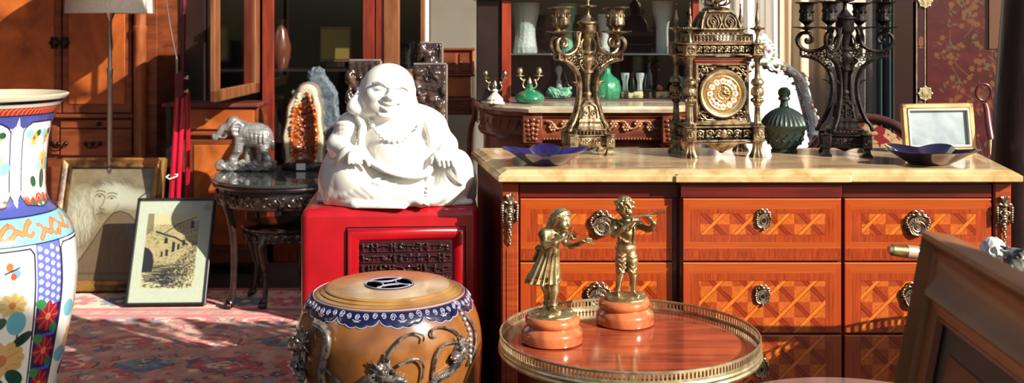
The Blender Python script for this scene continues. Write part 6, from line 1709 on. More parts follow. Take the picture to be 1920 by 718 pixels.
def make_geode():
    D = 5.07; s = D/F; z = .5605
    root = thing('citrine_geode', 'tall split geode with orange crystals and pale crust on black base', 'geode', (X(572, D), D, z))
    S = SDF((-48, -34, 4), (48, 34, 190), 1.25)
    S.path([(0, 4, 14), (-2, 4, 60), (0, 5, 110), (6, 6, 140)], [36, 38, 33, 24], 6)
    r = random.Random(2)
    for k in range(70): a = r.uniform(0, pi); h = r.uniform(10, 150); rr = np.interp(h, [10, 60, 110, 150], [35, 37, 32, 20]); S.ell((rr*math.cos(a), 6+rr*.8*math.sin(a), h), r.uniform(3, 7), 4)
    def cut(x, y, z_): return (y+14)
    S.op(lambda x, y, z_: (-(y+15))+0*x+0*z_, (-48, -34, 4), (48, 34, 190), 2, 's') if False else None
    S.d = np.maximum(S.d, (-14-S.ax[1])[None, :, None]+0*S.d)
    S.path([(0, -18, 30), (-1, -18, 70), (1, -16, 110), (5, -14, 130)], [22, 23, 19, 12], 3, 's')
    for k in range(420):
        h = r.uniform(10, 142); a = r.uniform(pi, 2*pi)*1; R = np.interp(h, [10, 70, 110, 145], [22, 23, 19, 8]); a = r.uniform(-.1, pi+.1)
        x = R*math.cos(a); y = -16+R*math.sin(a)*.95; S.ell((x, y, h), r.uniform(1.5, 3.2), .8)
    def cf(V):
        x, y, z_ = V[:, 0], V[:, 1], V[:, 2]; cxx = np.interp(z_, [30, 110, 140], [0, 1, 5]); R = np.interp(z_, [6, 30, 70, 110, 146], [14, 22, 23, 19, 3])
        q = np.sqrt((x-cxx)**2+(y+18)**2)/R
        rs = np.random.RandomState(1).rand(len(V))
        nn = np.sin(x*.9)*np.sin(z_*.8+y)*.5+.5
        crust = np.array((202, 188, 160))/255; orange = np.array((208, 112, 34))/255; deep = np.array((92, 38, 20))/255
        c = np.where((q < 1.2)[:, None], orange*(.65+.35*nn[:, None]), crust*(.82+.25*nn[:, None]))
        d = np.clip((y+15)/7, 0, 1)*np.clip((1.12-q)/.2, 0, 1); c = c*(1-d[:, None])+deep*d[:, None]
        back = y > -8
        c = np.where((back & (q > 1.3))[:, None], np.array((120, 112, 98))/255*(.8+.3*nn[:, None]), c)
        return s2l(c)
    S.mesh('geode_shell', mat('crystal', (1, 1, 1), .25, attr='Col', coat=.6), root, s, smooth=False, colf=cf)
    b = MB(); b.lathe([(0, 0), (42, 0), (44, 3), (42, 10), (36, 15), (0, 18)], 40, SC(s) @ SC(1, .62, 1)); b.build('base', M_black, root)
    MB().box((-2*s, -29*s, 8*s), (17*s, .002, 12*s), 0, None).build('price_tag', mat('tag_paper', hx(226, 226, 220), .6), root, smooth=0)
    D2 = 5.135; s2 = D2/F
    S = SDF((-44, -20, 0), (46, 22, 210), 1.4)
    S.path([(0, 0, 16), (6, 0, 70), (2, 0, 130), (-8, 0, 172)], [22, 30, 28, 16], 8); S.d = S.d*1.0
    S.noise(2.2, .35, 8, 3)
    y = S.ax[1][None, :, None]; S.d = np.maximum(S.d, np.abs(y)-13); S.clipz(0.5)
    o = S.mesh('agate_slab', mat('blue_grey_stone', hx(98, 110, 120), .6, col2=hx(60, 70, 80), scale=34, bump=.004, bscale=60), None, s2)
    tag(o, 'rough blue-grey upright stone slab behind the orange geode', 'stone'); o.location = (X(600, D2), D2+.03, z)
make_geode()

# ---------- dark mineral slabs behind the statue ----------
def make_slab(name, label, px0, px1, py0, D, seed, cut='top', zb=None):
    s = D/F; zb = Z(396, 2.75)+.001; h = (Z(py0, D)-zb)/s; w = (px1-px0)
    M = mat('dark_glossy_mineral_%d' % seed, hx(52, 36, 32), .2, col2=hx(118, 92, 78), scale=26, ramp=(.5, .8), coat=.8, bump=.004, bscale=40)
    S = SDF((-w/2-6, -34, -1), (w/2+6, 34, h+8), 1.3)
    S.box((0, 2, h/2), (w/2, 16, h/2), 3)
    r = random.Random(seed)
    for k in range(60):
        x = r.uniform(-w/2, w/2); z = r.uniform(0, h*.96); S.ell((x, -14+r.uniform(-4, 3), z), (r.uniform(4, 10), r.uniform(4, 9), r.uniform(5, 14)), 3, RY(r.uniform(-1, 1)))
    for k in range(26):
        x = r.uniform(-w/2, w/2); z = r.uniform(0, h); S.ell((x, -20, z), (r.uniform(2, 6), 8, r.uniform(3, 9)), 2, mode='s')
    S.noise(1.0, .3, seed, 2)
    xx, yy, zz = S.ax[0][:, None, None], S.ax[1][None, :, None], S.ax[2][None, None, :]
    S.d = np.maximum(S.d, zz-h+0*S.d) if cut != 'free' else S.d
    S.d = np.maximum(S.d, xx-w/2+0*S.d); S.clipz(0)
    root = thing(name, label, 'mineral', (X((px0+px1)/2, D), D, zb))
    S.mesh('rough_face', M, root, s)
    Mc = mat('sawn_edge_%d' % seed, hx(134, 124, 112), .4, col2=hx(104, 94, 86), scale=12)
    b = MB(); b.box((0, 8, h+1.5), (w+1, 22, 3), .6, SC(s)); b.box((w/2+1.2, 8, h/2), (3, 22, h), .6, SC(s)); b.build('sawn_edge', Mc, root, smooth=0)
make_slab('mineral_slab', 'dark glossy mineral block with sawn top, left behind the white statue', 655, 712, 117, 3.2, 3)
make_slab('mineral_slab', 'large dark mineral block with grey sawn edges, right behind the white statue', 776, 836, 124, 3.175, 5)
make_slab('mineral_slab', 'tallest dark mineral block, its sawn top rising farthest back', 788, 828, 84, 3.265, 8)
# ---------- console with vitrine behind the commode ----------
def make_console():
    D = 3.75; zt = Z(199, D)
    cx = X(1128, D); root = thing('marble_console', 'carved wooden console with rounded ends and pale marble top, behind the candelabrum', 'console', (cx, D, 0))
    hw = X(1258, D)-cx; he = X(888, 3.95)-cx; he = -he      # centre block half width and full half width
    def outline(off, z):
        pts = [(-hw-off, -off), (hw+off, -off)]
        for k in range(1, 9): t = k/8*pi/2; pts.append((hw+(he-hw+off)*math.sin(t), .03+.42*(1-math.cos(t))-off*math.cos(t)))
        pts.append((he+off, .55)); pts.append((-he-off, .55))
        for k in range(8, 0, -1): t = k/8*pi/2; pts.append((-hw-(he-hw+off)*math.sin(t), .03+.42*(1-math.cos(t))-off*math.cos(t)))
        return [(p[0], p[1], z) for p in pts]
    def stack(name, prof, m, sm=30):
        b = MB(); R = [outline(o, z) for o, z in prof]; n = len(R[0]); vs = [v for r in R for v in r]; fs = []
        for j in range(len(R)-1):
            for i in range(n): fs.append((j*n+i, j*n+(i+1) % n, (j+1)*n+(i+1) % n, (j+1)*n+i))
        fs.append(tuple(range(n))[::-1]); fs.append(tuple(range((len(R)-1)*n, len(R)*n))); b.add(vs, fs); return b.build(name, m, root, smooth=sm)
    Mm = mat('grey_cream_marble', hx(206, 192, 166), .2, col2=hx(160, 142, 116), scale=6, dist=1.4, coat=.4)
    Mw = mat('carved_walnut', hx(134, 72, 44), .35, col2=hx(88, 42, 28), scale=12, stretch=(1, 1, 3), coat=.4)
    stack('marble_top', [(0, zt-.026), (.012, zt-.022), (.014, zt-.01), (.006, zt-.004), (.004, zt), (0, zt)], Mm)
    za = zt-.026
    stack('case', [(-.03, .12), (-.03, za-.10), (-.012, za-.098), (-.008, za-.088), (-.014, za-.082), (-.014, za-.02), (-.004, za-.012), (.0, za)], Mw)
    c = MB(); z0, z1 = za-.064, za-.022; n = 9; w = 2*(hw-.05)/n
    for i in range(n):
        x = -hw+.05+(i+.5)*w; sg = 1 if i % 2 else -1
        c.tube(spline([(x-w/2, .008, z0+.01), (x-w*.2, .004, z0+.014), (x+w*.1, .004, z1-.008), (x+w/2, .008, z1-.006)], 5) if sg > 0 else spline([(x-w/2, .008, z1-.006), (x-w*.1, .004, z1-.008), (x+w*.2, .004, z0+.014), (x+w/2, .008, z0+.01)], 5), .0036, 8)
        for k in range(6): a = k*1.05; c.ball((x+.010*math.cos(a), .006, (z0+z1)/2+sg*.006+.010*math.sin(a)), (.0055, .004, .0055), 8)
        c.ball((x, .003, (z0+z1)/2+sg*.006), .004, 8)
    c.build('carved_frieze', mat('carving_highlight_wood', hx(176, 128, 92), .35, coat=.5), root)
    d = MB()
    for i in range(40): d.ball((-hw+.03+i*(2*hw-.06)/39, .003, za-.090), (.006, .006, .005), 8)
    d.build('beading', Mw, root)
    for sg in (-1, 1):
        k = MB(); k.box((sg*(hw-.0), -.004, za-.055), (.07, .05, .095), .004)
        for q in range(5):
            k.ball((sg*hw, -.032, za-.02-q*.016), (.012-.0015*q, .006, .009), 8)
            for e in (-1, 1): k.ball((sg*hw+e*(.018-.002*q), -.030, za-.024-q*.016), (.009, .005, .007), 8, None)
        k.lathe([(.045, za-.105), (.042, za-.11), (.03, za-.13), (.015, za-.15), (.02, za-.16), (.018, 0)], 20, T(sg*hw, .01, 0)); k.build('corner_block', Mw, root)
    e = MB()
    for i in range(9):
        t = (i+.5)/9*pi/2; x = -hw-(he-hw-.015)*math.sin(t); y = .045+.42*(1-math.cos(t)); e.tube([(x-.012, y, za-.065), (x, y-.006, za-.03), (x+.012, y, za-.065)], .003, 6)
    e.build('end_inlay', mat('tan_inlay', hx(150, 96, 50), .4), root)
    return zt
ZC = make_console()+.0005
def make_vitrine():
    D = 3.98; z0 = ZC; x0, x1 = X(893, D), X(1312, D); root = thing('vitrine', 'mahogany framed glass vitrine with crystal on its glass shelf, standing on the console', 'vitrine', ((x0+x1)/2, D, z0))
    z1 = 1.342; Mb = mat('plum_lining', hx(122, 88, 92), .8, col2=hx(96, 68, 74), scale=2.5)
    Mr = mat('orange_red_mahogany', hx(158, 58, 34), .35, col2=hx(124, 40, 26), scale=5, stretch=(6, 6, 1), coat=.4)
    xb(root, 'front_post', X(940, D), X(958, D), D, D+.02, z0, z1, Mr); xb(root, 'front_post', X(1298, D), X(1311, D), D, D+.02, z0, z1, Mr)
    xb(root, 'door_side', x0, X(938, D), D+.012, D+.03, z0, z1, M_dkwd); xb(root, 'side', x0, x0+.014, D+.03, D+.30, z0, z1, M_dkwd); xb(root, 'side', x1-.014, x1, D+.03, D+.30, z0, z1, M_dkwd)
    xb(root, 'back_panel', x0, x1, D+.30, D+.31, z0, z1, Mb); xb(root, 'cornice', x0-.02, x1+.02, D-.02, D+.32, z1, z1+.018, Mr); xb(root, 'floor_board', X(958, D), X(1298, D), D+.025, D+.30, z0, z0+.004, Mb, 0)
    zs = Z(100, D+.04); xb(root, 'glass_shelf', X(950, D), X(1300, D), D+.03, D+.28, zs-.007, zs, mat('shelf_glass', (.85, .93, .92), .03, trans=.9), .001)
    xb(root, 'glass_front', X(958, D), X(1298, D), D+.008, D+.011, z0+.002, z1, M_pane, 0)
    zb = z0+.0046
    # crystal on the shelf
    Mcr = mat('cut_crystal', (1, 1, 1), .04, spec=1, coat=1, bump=.006, bscale=90, alpha=.38)
    def crystal(px, D_, hpx, wt, wb, label, m=Mcr, base=zs+.0004, waist=.8, grp=None, name='crystal_vase', flutes=14):
        s = D_/F; b = MB(); h = hpx*s; wt *= s/2; wb *= s/2; wm = min(wt, wb)*waist*1.05
        P = [(0, 0), (wb*.95, 0), (wb, .006), (wb*.97, h*.08), (wm, h*.35), (wm*1.05, h*.5), (wt*.9, h*.8), (wt, h*.99), (wt*.985, h), (wt*.9, h*.97), (wt*.8, h*.8), (wm*.9, h*.5), (wm*.85, h*.35), (wb*.8, h*.12), (0, h*.1)]
        b.lathe(P, 56, rf=lambda t, z: 1+.05*math.cos(flutes*t+z*60)*(1 if z < h*.97 else .4)); o = b.build(name, m, None, (X(px, D_), D_, base))
        return tag(o, label, 'vase' if 'vase' in label else 'glass', grp)
    crystal(985, 4.1, 94, 56, 44, 'wide flared cut crystal vase at the left end of the glass shelf')
    crystal(1243, 4.1, 97, 42, 26, 'slim fluted cut crystal vase at the right end of the glass shelf', waist=.9)
    crystal(1133, 4.12, 72, 26, 20, 'short clear crystal tumbler mid-shelf behind the candle cups', name='crystal_tumbler')
    Mgr = mat('green_crystal', (.35, .8, .6), .06, spec=1, coat=1, alpha=.42, bump=.004, bscale=70); Mgr2 = mat('emerald_glass', (.10, .6, .30), .08, spec=1, coat=1, alpha=.5, bump=.006, bscale=80)
    crystal(1064, 4.15, 92, 40, 22, 'green tinted crystal vase on the shelf behind the left candle cups', m=Mgr)
    b = MB(); b.lathe([(0, 0), (.046, 0), (.05, .006), (.052, .04), (.045, .07), (.02, .09), (.014, .1), (.014, .12), (.02, .125), (0, .125)], 40, rf=lambda t, z: 1+.04*math.cos(12*t))
    tag(b.build('glass_decanter', Mgr2, None, (X(1138, 4.08), 4.08, zb)), 'emerald green cut glass decanter on the vitrine floor right of the stem', 'decanter')
    S = SDF((-.06, -.035, 0), (.06, .035, .06), .0014); S.ell((0, 0, .02), (.05, .026, .022), .01); S.ell((-.03, 0, .028), (.02, .018, .018), .01); S.cap((.01, 0, .03), (.045, 0, .042), .014, .006, .01); S.noise(.003, 120, 4); S.clipz(.0005)
    o = S.mesh('malachite_carving', mat('malachite', hx(60, 140, 104), .15, col2=hx(190, 222, 204), scale=26, dist=3, ramp=(.4, .7), coat=.8), None); tag(o, 'lumpy green and white malachite carving beside the ink pot', 'carving'); o.location = (X(1048, 4.06), 4.06, zb)
    b = MB(); b.lathe([(0, 0), (.012, 0), (.012, .06), (.006, .07), (.009, .09), (.014, .105), (.012, .12), (0, .125)], 20); tag(b.build('glass_stopper', Mcr, None, (X(1048, 4.15), 4.15, zb)), 'tall thin clear glass stopper behind the malachite carving', 'glass')
    for px, l in ((1172, 'left of two small shot glasses on the bark slice'), (1200, 'right of two small shot glasses on the bark slice')):
        crystal(px, 4.10, 34, 17, 11, l, base=zb+.0275, name='shot_glass', grp='shot glasses', flutes=8)
    Mbk = mat('bark_and_pale_wood', hx(60, 34, 26), .6, col2=hx(206, 186, 140), scale=24, stretch=(1, 1, .4), ramp=(.48, .58), bump=.004)
    for px, w, l in ((1178, 30, 'left bark-edged wood slice on the vitrine floor holding shot glasses'), (1229, 26, 'right bark-edged wood slice on the vitrine floor holding the black bottle')):
        S = SDF((-.08, -.05, 0), (.08, .05, .04), .0016); S.ell((0, 0, .013), (w*2*4.1/F*.53*1.0, .036, .03), 0); S.noise(.003, 90, px, 2); z_ = S.ax[2][None, None, :]; S.d = np.maximum(S.d, z_-.0265+0*S.d); S.clipz(.0005)
        o = S.mesh('wood_slice', Mbk, None); tag(o, l, 'wood slice', 'bark-edged wood slices'); o.location = (X(px, 4.1), 4.1, zb)
    def bottle(px, D_, h, r, base, name, label, cat, m):
        b = MB(); b.lathe([(0, 0), (r, 0), (r*1.05, h*.05), (r, h*.2), (r*.85, h*.4), (r*.5, h*.6), (r*.4, h*.66), (r*.55, h*.7), (r*.4, h*.74), (r*.5, h*.8), (r*.3, h), (0, h)], 20, rf=lambda t, z: 1+.05*math.cos(6*t)); return tag(b.build(name, m, None, (X(px, D_), D_, base)), label, cat)
    bottle(1217, 4.1, .14, .02, zb+.0275, 'black_bottle', 'tall faceted black bottle with clear stopper on the right wood slice', 'bottle', mat('black_crystal', hx(24, 26, 30), .08, coat=1))
    bottle(1186, 4.07, .075, .011, zb+.0275, 'black_figure', 'tiny glossy black figure between the two shot glasses', 'figure', M_black)
    S = SDF((-.02, -.015, 0), (.02, .015, .03), .001); S.ell((0, 0, .012), (.014, .01, .012)); S.noise(.001, 200, 3); S.clipz(.0003); o = S.mesh('red_stone', mat('rosy_stone', hx(170, 70, 66), .3), None); tag(o, 'small rosy red stone on the right wood slice', 'stone'); o.location = (X(1236, 4.1), 4.09, zb+.0275)
    b = MB(); b.lathe([(0, 0), (.02, 0), (.022, .01), (.02, .07), (.015, .085), (0, .085)], 24, rf=lambda t, z: 1+.06*math.cos(8*t)); tag(b.build('green_glass', Mgr, None, (X(1276, 4.08), 4.08, zb)), 'small green cut glass behind the left columns of the clock', 'glass')
    b = MB(); b.lathe([(0, 0), (.025, 0), (.02, .006), (.005, .02), (.006, .07), (.02, .1), (.024, .15), (.02, .16), (0, .16)], 24); tag(b.build('amber_goblet', mat('smoky_amber_glass', (.8, .72, .6), .08, trans=.8), None, (X(1196, 4.2), 4.2, zb)), 'slender smoky amber goblet at the back of the vitrine', 'goblet')
    return zs
make_vitrine()
def mini_candelabrum(px, D, label, fat):
    s = D/F*1.0; root = thing('small_candelabrum', label, 'candelabrum', (X(px, D), D, ZC), 0, 'small two-branch candelabra')
    M = mat('silver_plate', hx(206, 196, 172), .28, 1, col2=hx(150, 138, 112), scale=20) if not fat else M_brass
    Mx = SC(s)
    if fat:
        MB().lathe([(0, 0), (20, 0), (26, 4), (28, 9), (26, 15), (19, 21), (9, 25), (6, 28), (6, 33), (7.5, 35), (0, 36)], 40, Mx).build('pot', mat('malachite_pot', hx(24, 110, 76), .15, col2=hx(150, 132, 76), scale=16, dist=1.5, ramp=(.52, .66), coat=.9), root)
        zb = 26
    else:
        MB().lathe([(0, 0), (17, 0), (17.5, 2), (14, 5), (15, 8), (10, 14), (6, 18), (4, 21), (6, 24), (3, 27), (0, 28)], 40, Mx, rf=lambda t, z: 1+.05*math.cos(12*t)).build('base', mat('white_alabaster', hx(214, 206, 188), .25, coat=.5), root); zb = 22
    f = MB(); f.lathe([(0, zb+2), (3, zb+4), (3, zb+9), (4.5, zb+12), (3, zb+17), (1.5, zb+20), (0, zb+22)], 16, Mx); f.build('finial', M, root)
    for sg in (-1, 1):
        b = MB(); b.tube(spline([(sg*2, 0, zb+3), (sg*9, 0, zb+2), (sg*13, 0, zb+8), (sg*11, 0, zb+15), (sg*16, 0, zb+19), (sg*18, 0, zb+24)], 5), 1.4, 8, Mx); b.ball((sg*10, 0, zb+17), 2.2, 8, Mx)
        b.lathe([(1, zb+23), (8, zb+25), (8, zb+26), (2, zb+26), (2, zb+28), (5, zb+31), (5.4, zb+35), (3.5, zb+38), (5, zb+39.5), (0, zb+39.5)], 20, Mx @ T(sg*18, 0, 0)); b.build('branch', M, root)
mini_candelabrum(928, 3.885, 'small white-footed two-branch candelabrum at the left end of the console', False)
mini_candelabrum(993, 3.90, 'small two-branch candelabrum on a squat green malachite pot', True)

# ---------- curtains and screen ----------
def curtain(name, label, px0, px1, D, m, n, amp, seed, z0=.05, z1=2.3, grp=None):
    x0, x1 = X(px0, D), X(px1, D); r = random.Random(seed); N = 140; M_ = 24
    ph = [r.uniform(0, 6.3) for _ in range(3)]; vs = []; fs = []
    for j in range(M_+1):
        v = j/M_
        for i in range(N+1):
            u = i/N; y = amp*(math.sin(2*pi*n*u+ph[0]+.5*math.sin(v*3+ph[1]))+.4*math.sin(2*pi*n*2.3*u+ph[2]))*(.7+.5*(1-v))
            vs.append((x0+(x1-x0)*(u+.02*math.sin(2*pi*n*u*1.0+v*2)), y, z0+(z1-z0)*v))
    for j in range(M_):
        for i in range(N): a = j*(N+1)+i; fs.append((a, a+1, a+N+2, a+N+1))
    b = MB(); b.add([(v[0]-x0, v[1], v[2]-z0) for v in vs], fs); o = b.build(name, m, None, (x0, D, z0), 180)
    so_ = o.modifiers.new('thickness', 'SOLIDIFY'); so_.thickness = .003
    return tag(o, label, 'curtain', grp)
curtain('curtain', 'bright white hanging curtain directly behind and right of the clock', 1318, 1482, 4.95, mat('white_cotton', hx(246, 240, 230), .9, sheen=.3), 3.2, .035, 1, grp='hanging cloths')
curtain('curtain', 'tan hanging cloth behind the left cups of the dark candelabrum', 1462, 1562, 4.91, mat('tan_cloth', hx(224, 196, 158), .9, sheen=.3), 1.8, .018, 2, grp='hanging cloths')
curtain('curtain', 'grey linen hanging cloth behind the dark candelabrum stem', 1548, 1652, 4.85, mat('grey_linen', hx(200, 190, 176), .95, col2=hx(176, 166, 154), scale=60, sheen=.3), 1.6, .016, 3, grp='hanging cloths')
curtain('curtain', 'dark bottle-green velvet curtain beside the red lacquer cabinet', 1640, 1676, 4.1, mat('green_velvet', hx(20, 44, 40), .9, sheen=.6), 2.2, .02, 4, grp='hanging cloths')

def make_porcelain_mirror():
    D = 4.15; s = D/F; root = thing('porcelain_mirror', 'large mirror in flower-encrusted white porcelain frame, between clock and dark candelabrum', 'mirror', (X(1466, D), D, 0), R_(0))
    M = mat('white_porcelain', hx(232, 232, 226), .15, col2=hx(196, 206, 202), scale=40, ramp=(.5, .75), coat=.8)
    zc = Z(285, D); L = lambda px, py, dy=0: (X(px, D)-root.location.x, dy, Z(py, D))
    half = [(1466, 122), (1492, 124), (1518, 134), (1538, 152), (1549, 176), (1553, 205), (1558, 240), (1553, 290), (1556, 340), (1548, 400)]
    path = [L(p, q) for p, q in half]; pathl = [L(2*1466-p, q) for p, q in half]
    b = MB()
    for P_ in (path, pathl):
        S_ = spline(P_, 8); b.tube(S_, .014, 10, up=(0, 1, 0)); b.tube([p+Vector((0, -.012, 0)) for p in S_], [.006+.003*math.sin(i*.7) for i in range(len(S_))], 8, up=(0, 1, 0))
        for i in range(0, len(S_), 3): b.ball(tuple(S_[i]+Vector((.012*math.sin(i*1.7), -.012, .010*math.cos(i*2.3)))), (.010, .007, .009), 8)
    b.build('frame', M, root)
    Mp = mat('pink_rose_glaze', hx(206, 120, 130), .2, coat=.6); Mgn = mat('pale_green_leaf_glaze', hx(150, 182, 150), .2, coat=.6)
    c = MB(); r = random.Random(6)
    for k in range(60):
        a = r.uniform(0, 2*pi); q = r.uniform(.2, 1); c.ball(L(1466+30*q*math.cos(a), 100+32*q*math.sin(a), -.01-.02*(1-q)), (r.uniform(.008, .016), .01, r.uniform(.008, .016)), 8)
    for sg in (-1, 1): c.tube([L(1466+sg*q[0], 130-q[2], -.01) for q in spiral(26, 0, 14, 3, 0, 1.4, 18)], .005, 8)
    c.build('crown_scrolls', M, root)
    for k, (x, y) in enumerate(((1458, 100), (1468, 96), (1463, 106), (1476, 104), (1503, 138), (1535, 160), (1428, 140), (1551, 212))):
        f = MB()
        for j in range(6): a = j*1.05; p = L(x+2*math.cos(a), y+2*math.sin(a), -.034 if k < 4 else -.026); f.ball(p, (.0042, .003, .0042), 8)
        f.ball(L(x, y, -.037 if k < 4 else -.029), .004, 8); f.build('rose', Mp, root)
    g = MB()
    for k in range(22): a = r.uniform(0, 6.3); g.ball(L(1466+22*math.cos(a), 104+22*math.sin(a), -.03), (.008, .003, .004), 6)
    for k in range(10): g.ball(L(1490+k*7, 128+k*k*.9, -.026), (.006, .003, .003), 6)
    g.build('leaves', Mgn, root)
    pts = [(p[0], p[2]) for p in spline(path, 6)]+[(p[0], p[2]) for p in spline(pathl, 6)][::-1]
    m = MB(); vs = [(p[0], .006, p[1]) for p in pts]; n = len(vs); vs += [(p[0], .012, p[1]) for p in pts]
    m.add(vs, [tuple(range(n)), tuple(range(n, 2*n))]+[(i, (i+1) % n, (i+1) % n+n, i+n) for i in range(n)])
    m.build('mirror_glass', mat('bright_silvering', (.95, .96, .97), .04, 1), root, smooth=0)
    MB().box((0, .05, .35), (.04, .06, .7), .005).build('easel_leg', M_dkwd, root, smooth=0)
    MB().box((0, .0, Z(400, D)-.02), (.34, .12, .03), .005).build('ledge', M_dkwd, root, smooth=0)
    for x in (-.14, .14): MB().box((x, -.03, (Z(400, D)-.035)/2), (.03, .03, Z(400, D)-.035), .003).build('leg', M_dkwd, root, smooth=0)
    return root
PM = make_porcelain_mirror()
for _c in PM.children:
    if not _c.name.startswith(('easel_leg', 'ledge', 'leg')):
        _zp = .48; _c.matrix_local = T(0, .02, _zp) @ RZ(R_(14)) @ RX(R_(-14)) @ SC(1.04) @ T(0, 0, -_zp)


def make_lacquer_cabinet():
    D = 4.3; HT = 1.375; x0, x1 = X(1667, D), X(1925, D); root = thing('lacquer_cabinet', 'tall dark red lacquer cabinet painted with gold flowers and round brass plates', 'cabinet', ((x0+x1)/2, D, 0))
    Mk = mat('brown_black_lacquer', hx(40, 18, 20), .25, coat=.6)
    xb(root, 'carcass', x0, x1, D+.02, D+.21, .08, HT, Mk)
    for x in (x0+.03, x1-.03):
        for y in (D+.05, D+.18): xb(root, 'leg', x-.025, x+.025, y-.025, y+.025, 0, .09, Mk)
    xb(root, 'left_door', x0, X(1713, D), D, D+.02, .12, HT-.03, Mk)
    xb(root, 'centre_stile', X(1716, D), X(1735, D), D-.004, D+.02, .12, HT-.03, mat('plum_lacquer', hx(58, 26, 38), .25, coat=.6))
    for px in (1717, 1733): xb(root, 'gilt_line', X(px, D), X(px, D)+.003, D-.0065, D-.004, .12, HT-.03, M_brass, 0)
    # painted door
    w, h = 300, 900; X0, X1, Y0, Y1 = 1738, 1922, -9, 420
    c = Cv(w, h, X0, Y0, X1, Y1, (72, 20, 28)); n = vnoise(w, h, 7, 22, 3, 4)[..., None]; c.a *= .72+.55*n
    rg = random.Random(8); G, OL, RD, DKR = (104, 68, 40), (84, 76, 54), (120, 34, 32), (52, 16, 24)
    for (cx, cy) in ((1800, -120), (1850, -60), (1805, 20), (1850, 75), (1830, 10), (1790, 95), (1860, 120), (1800, 165), (1845, 190), (1880, 40), (1880, 150), (1800, 250), (1850, 300), (1820, 370)):
        pts = [(cx+rg.uniform(-20, 10), cy-40), (cx+rg.uniform(-10, 10), cy-10), (cx+rg.uniform(-10, 20), cy+25), (cx+rg.uniform(0, 30), cy+50)]; c.line(pts, 1.6, OL, .8, 5)
        for k in range(34):
            x, y = cx+rg.gauss(0, 17), cy+rg.gauss(0, 15); z_ = rg.random()
            if z_ < .35: c.flower(x, y, rg.uniform(3, 6), 6, G, RD)
            elif z_ < .7: c.ell(x, y, rg.uniform(3, 7), 2, OL, .8, rg.uniform(0, 3))
            else: c.line([(x, y), (x+rg.uniform(-8, 8), y+rg.uniform(-6, 6))], 1, G, .7)
    for k in range(40): x, y = rg.uniform(1742, 1770), rg.uniform(-180, 400); c.line([(x, y), (x+rg.uniform(-8, 10), y+rg.uniform(-6, 6))], 1, (160, 100, 60), .35)
    Mp = mat('painted_red_lacquer', (1, 1, 1), .28, attr='Col', coat=.7)
    dx0, dx1, dz0, dz1 = X(X0, D), X(X1, D), Z(Y1, D), Z(Y0, D); ox = root.location.x
    dr = xb(root, 'right_door', dx0-.002, dx1+.002, D, D+.02, .12, HT-.03, mat('red_door_lacquer', hx(90, 24, 30), .28, coat=.6))
    paint_mesh('painted_panel', c, lambda U, V: (dx0-ox+(dx1-dx0)*U, -.002+0*U, dz1+(dz0-dz1)*V), Mp, dr)
    for py in (2, 175, 400):
        p = MB(); M = T(X(1733, D)-ox, -.008, Z(py, D)) @ RX(pi/2); p.lathe([(.026, 0), (.027, .002), (.025, .004), (.012, .004), (.010, .006), (0, .006)], 36, M)
        for k in range(8): p.ball((X(1733, D)-ox+.0265*math.cos(k*pi/4), -.010, Z(py, D)+.0265*math.sin(k*pi/4)), (.005, .003, .005), 8)
        for k in range(4): a = k*pi/2+.5; p.tube([(X(1733, D)-ox+.018*math.cos(a+t)*(.8+.2*math.cos(3*t)), -.013, Z(py, D)+.018*math.sin(a+t)*(.8+.2*math.cos(3*t))) for t in (0, .3, .6, .9, 1.2)], .0014, 5)
        p.build('round_plate', M_brass, root)
    # gilt long-life character painted on the centre stile
    for py in (80, 200):
        q = MB(); zz = Z(py, D); xx = X(1725.5, D)-ox
        for dz, wd in ((.022, .014), (.016, .020), (.010, .010), (.004, .020), (-.002, .014), (-.008, .020), (-.014, .010), (-.020, .018)): q.box((xx, -.0055, zz+dz), (wd, .002, .0022))
        for dx in (0, -.007, .007): q.box((xx+dx, -.0055, zz+(.004 if dx else 0)), (.002, .002, .044 if dx == 0 else .02))
        q.build('gilt_character', mat('dull_rose_gold_%d' % py, hx(176, 110, 84), .4, .3), root, smooth=0)
make_lacquer_cabinet()

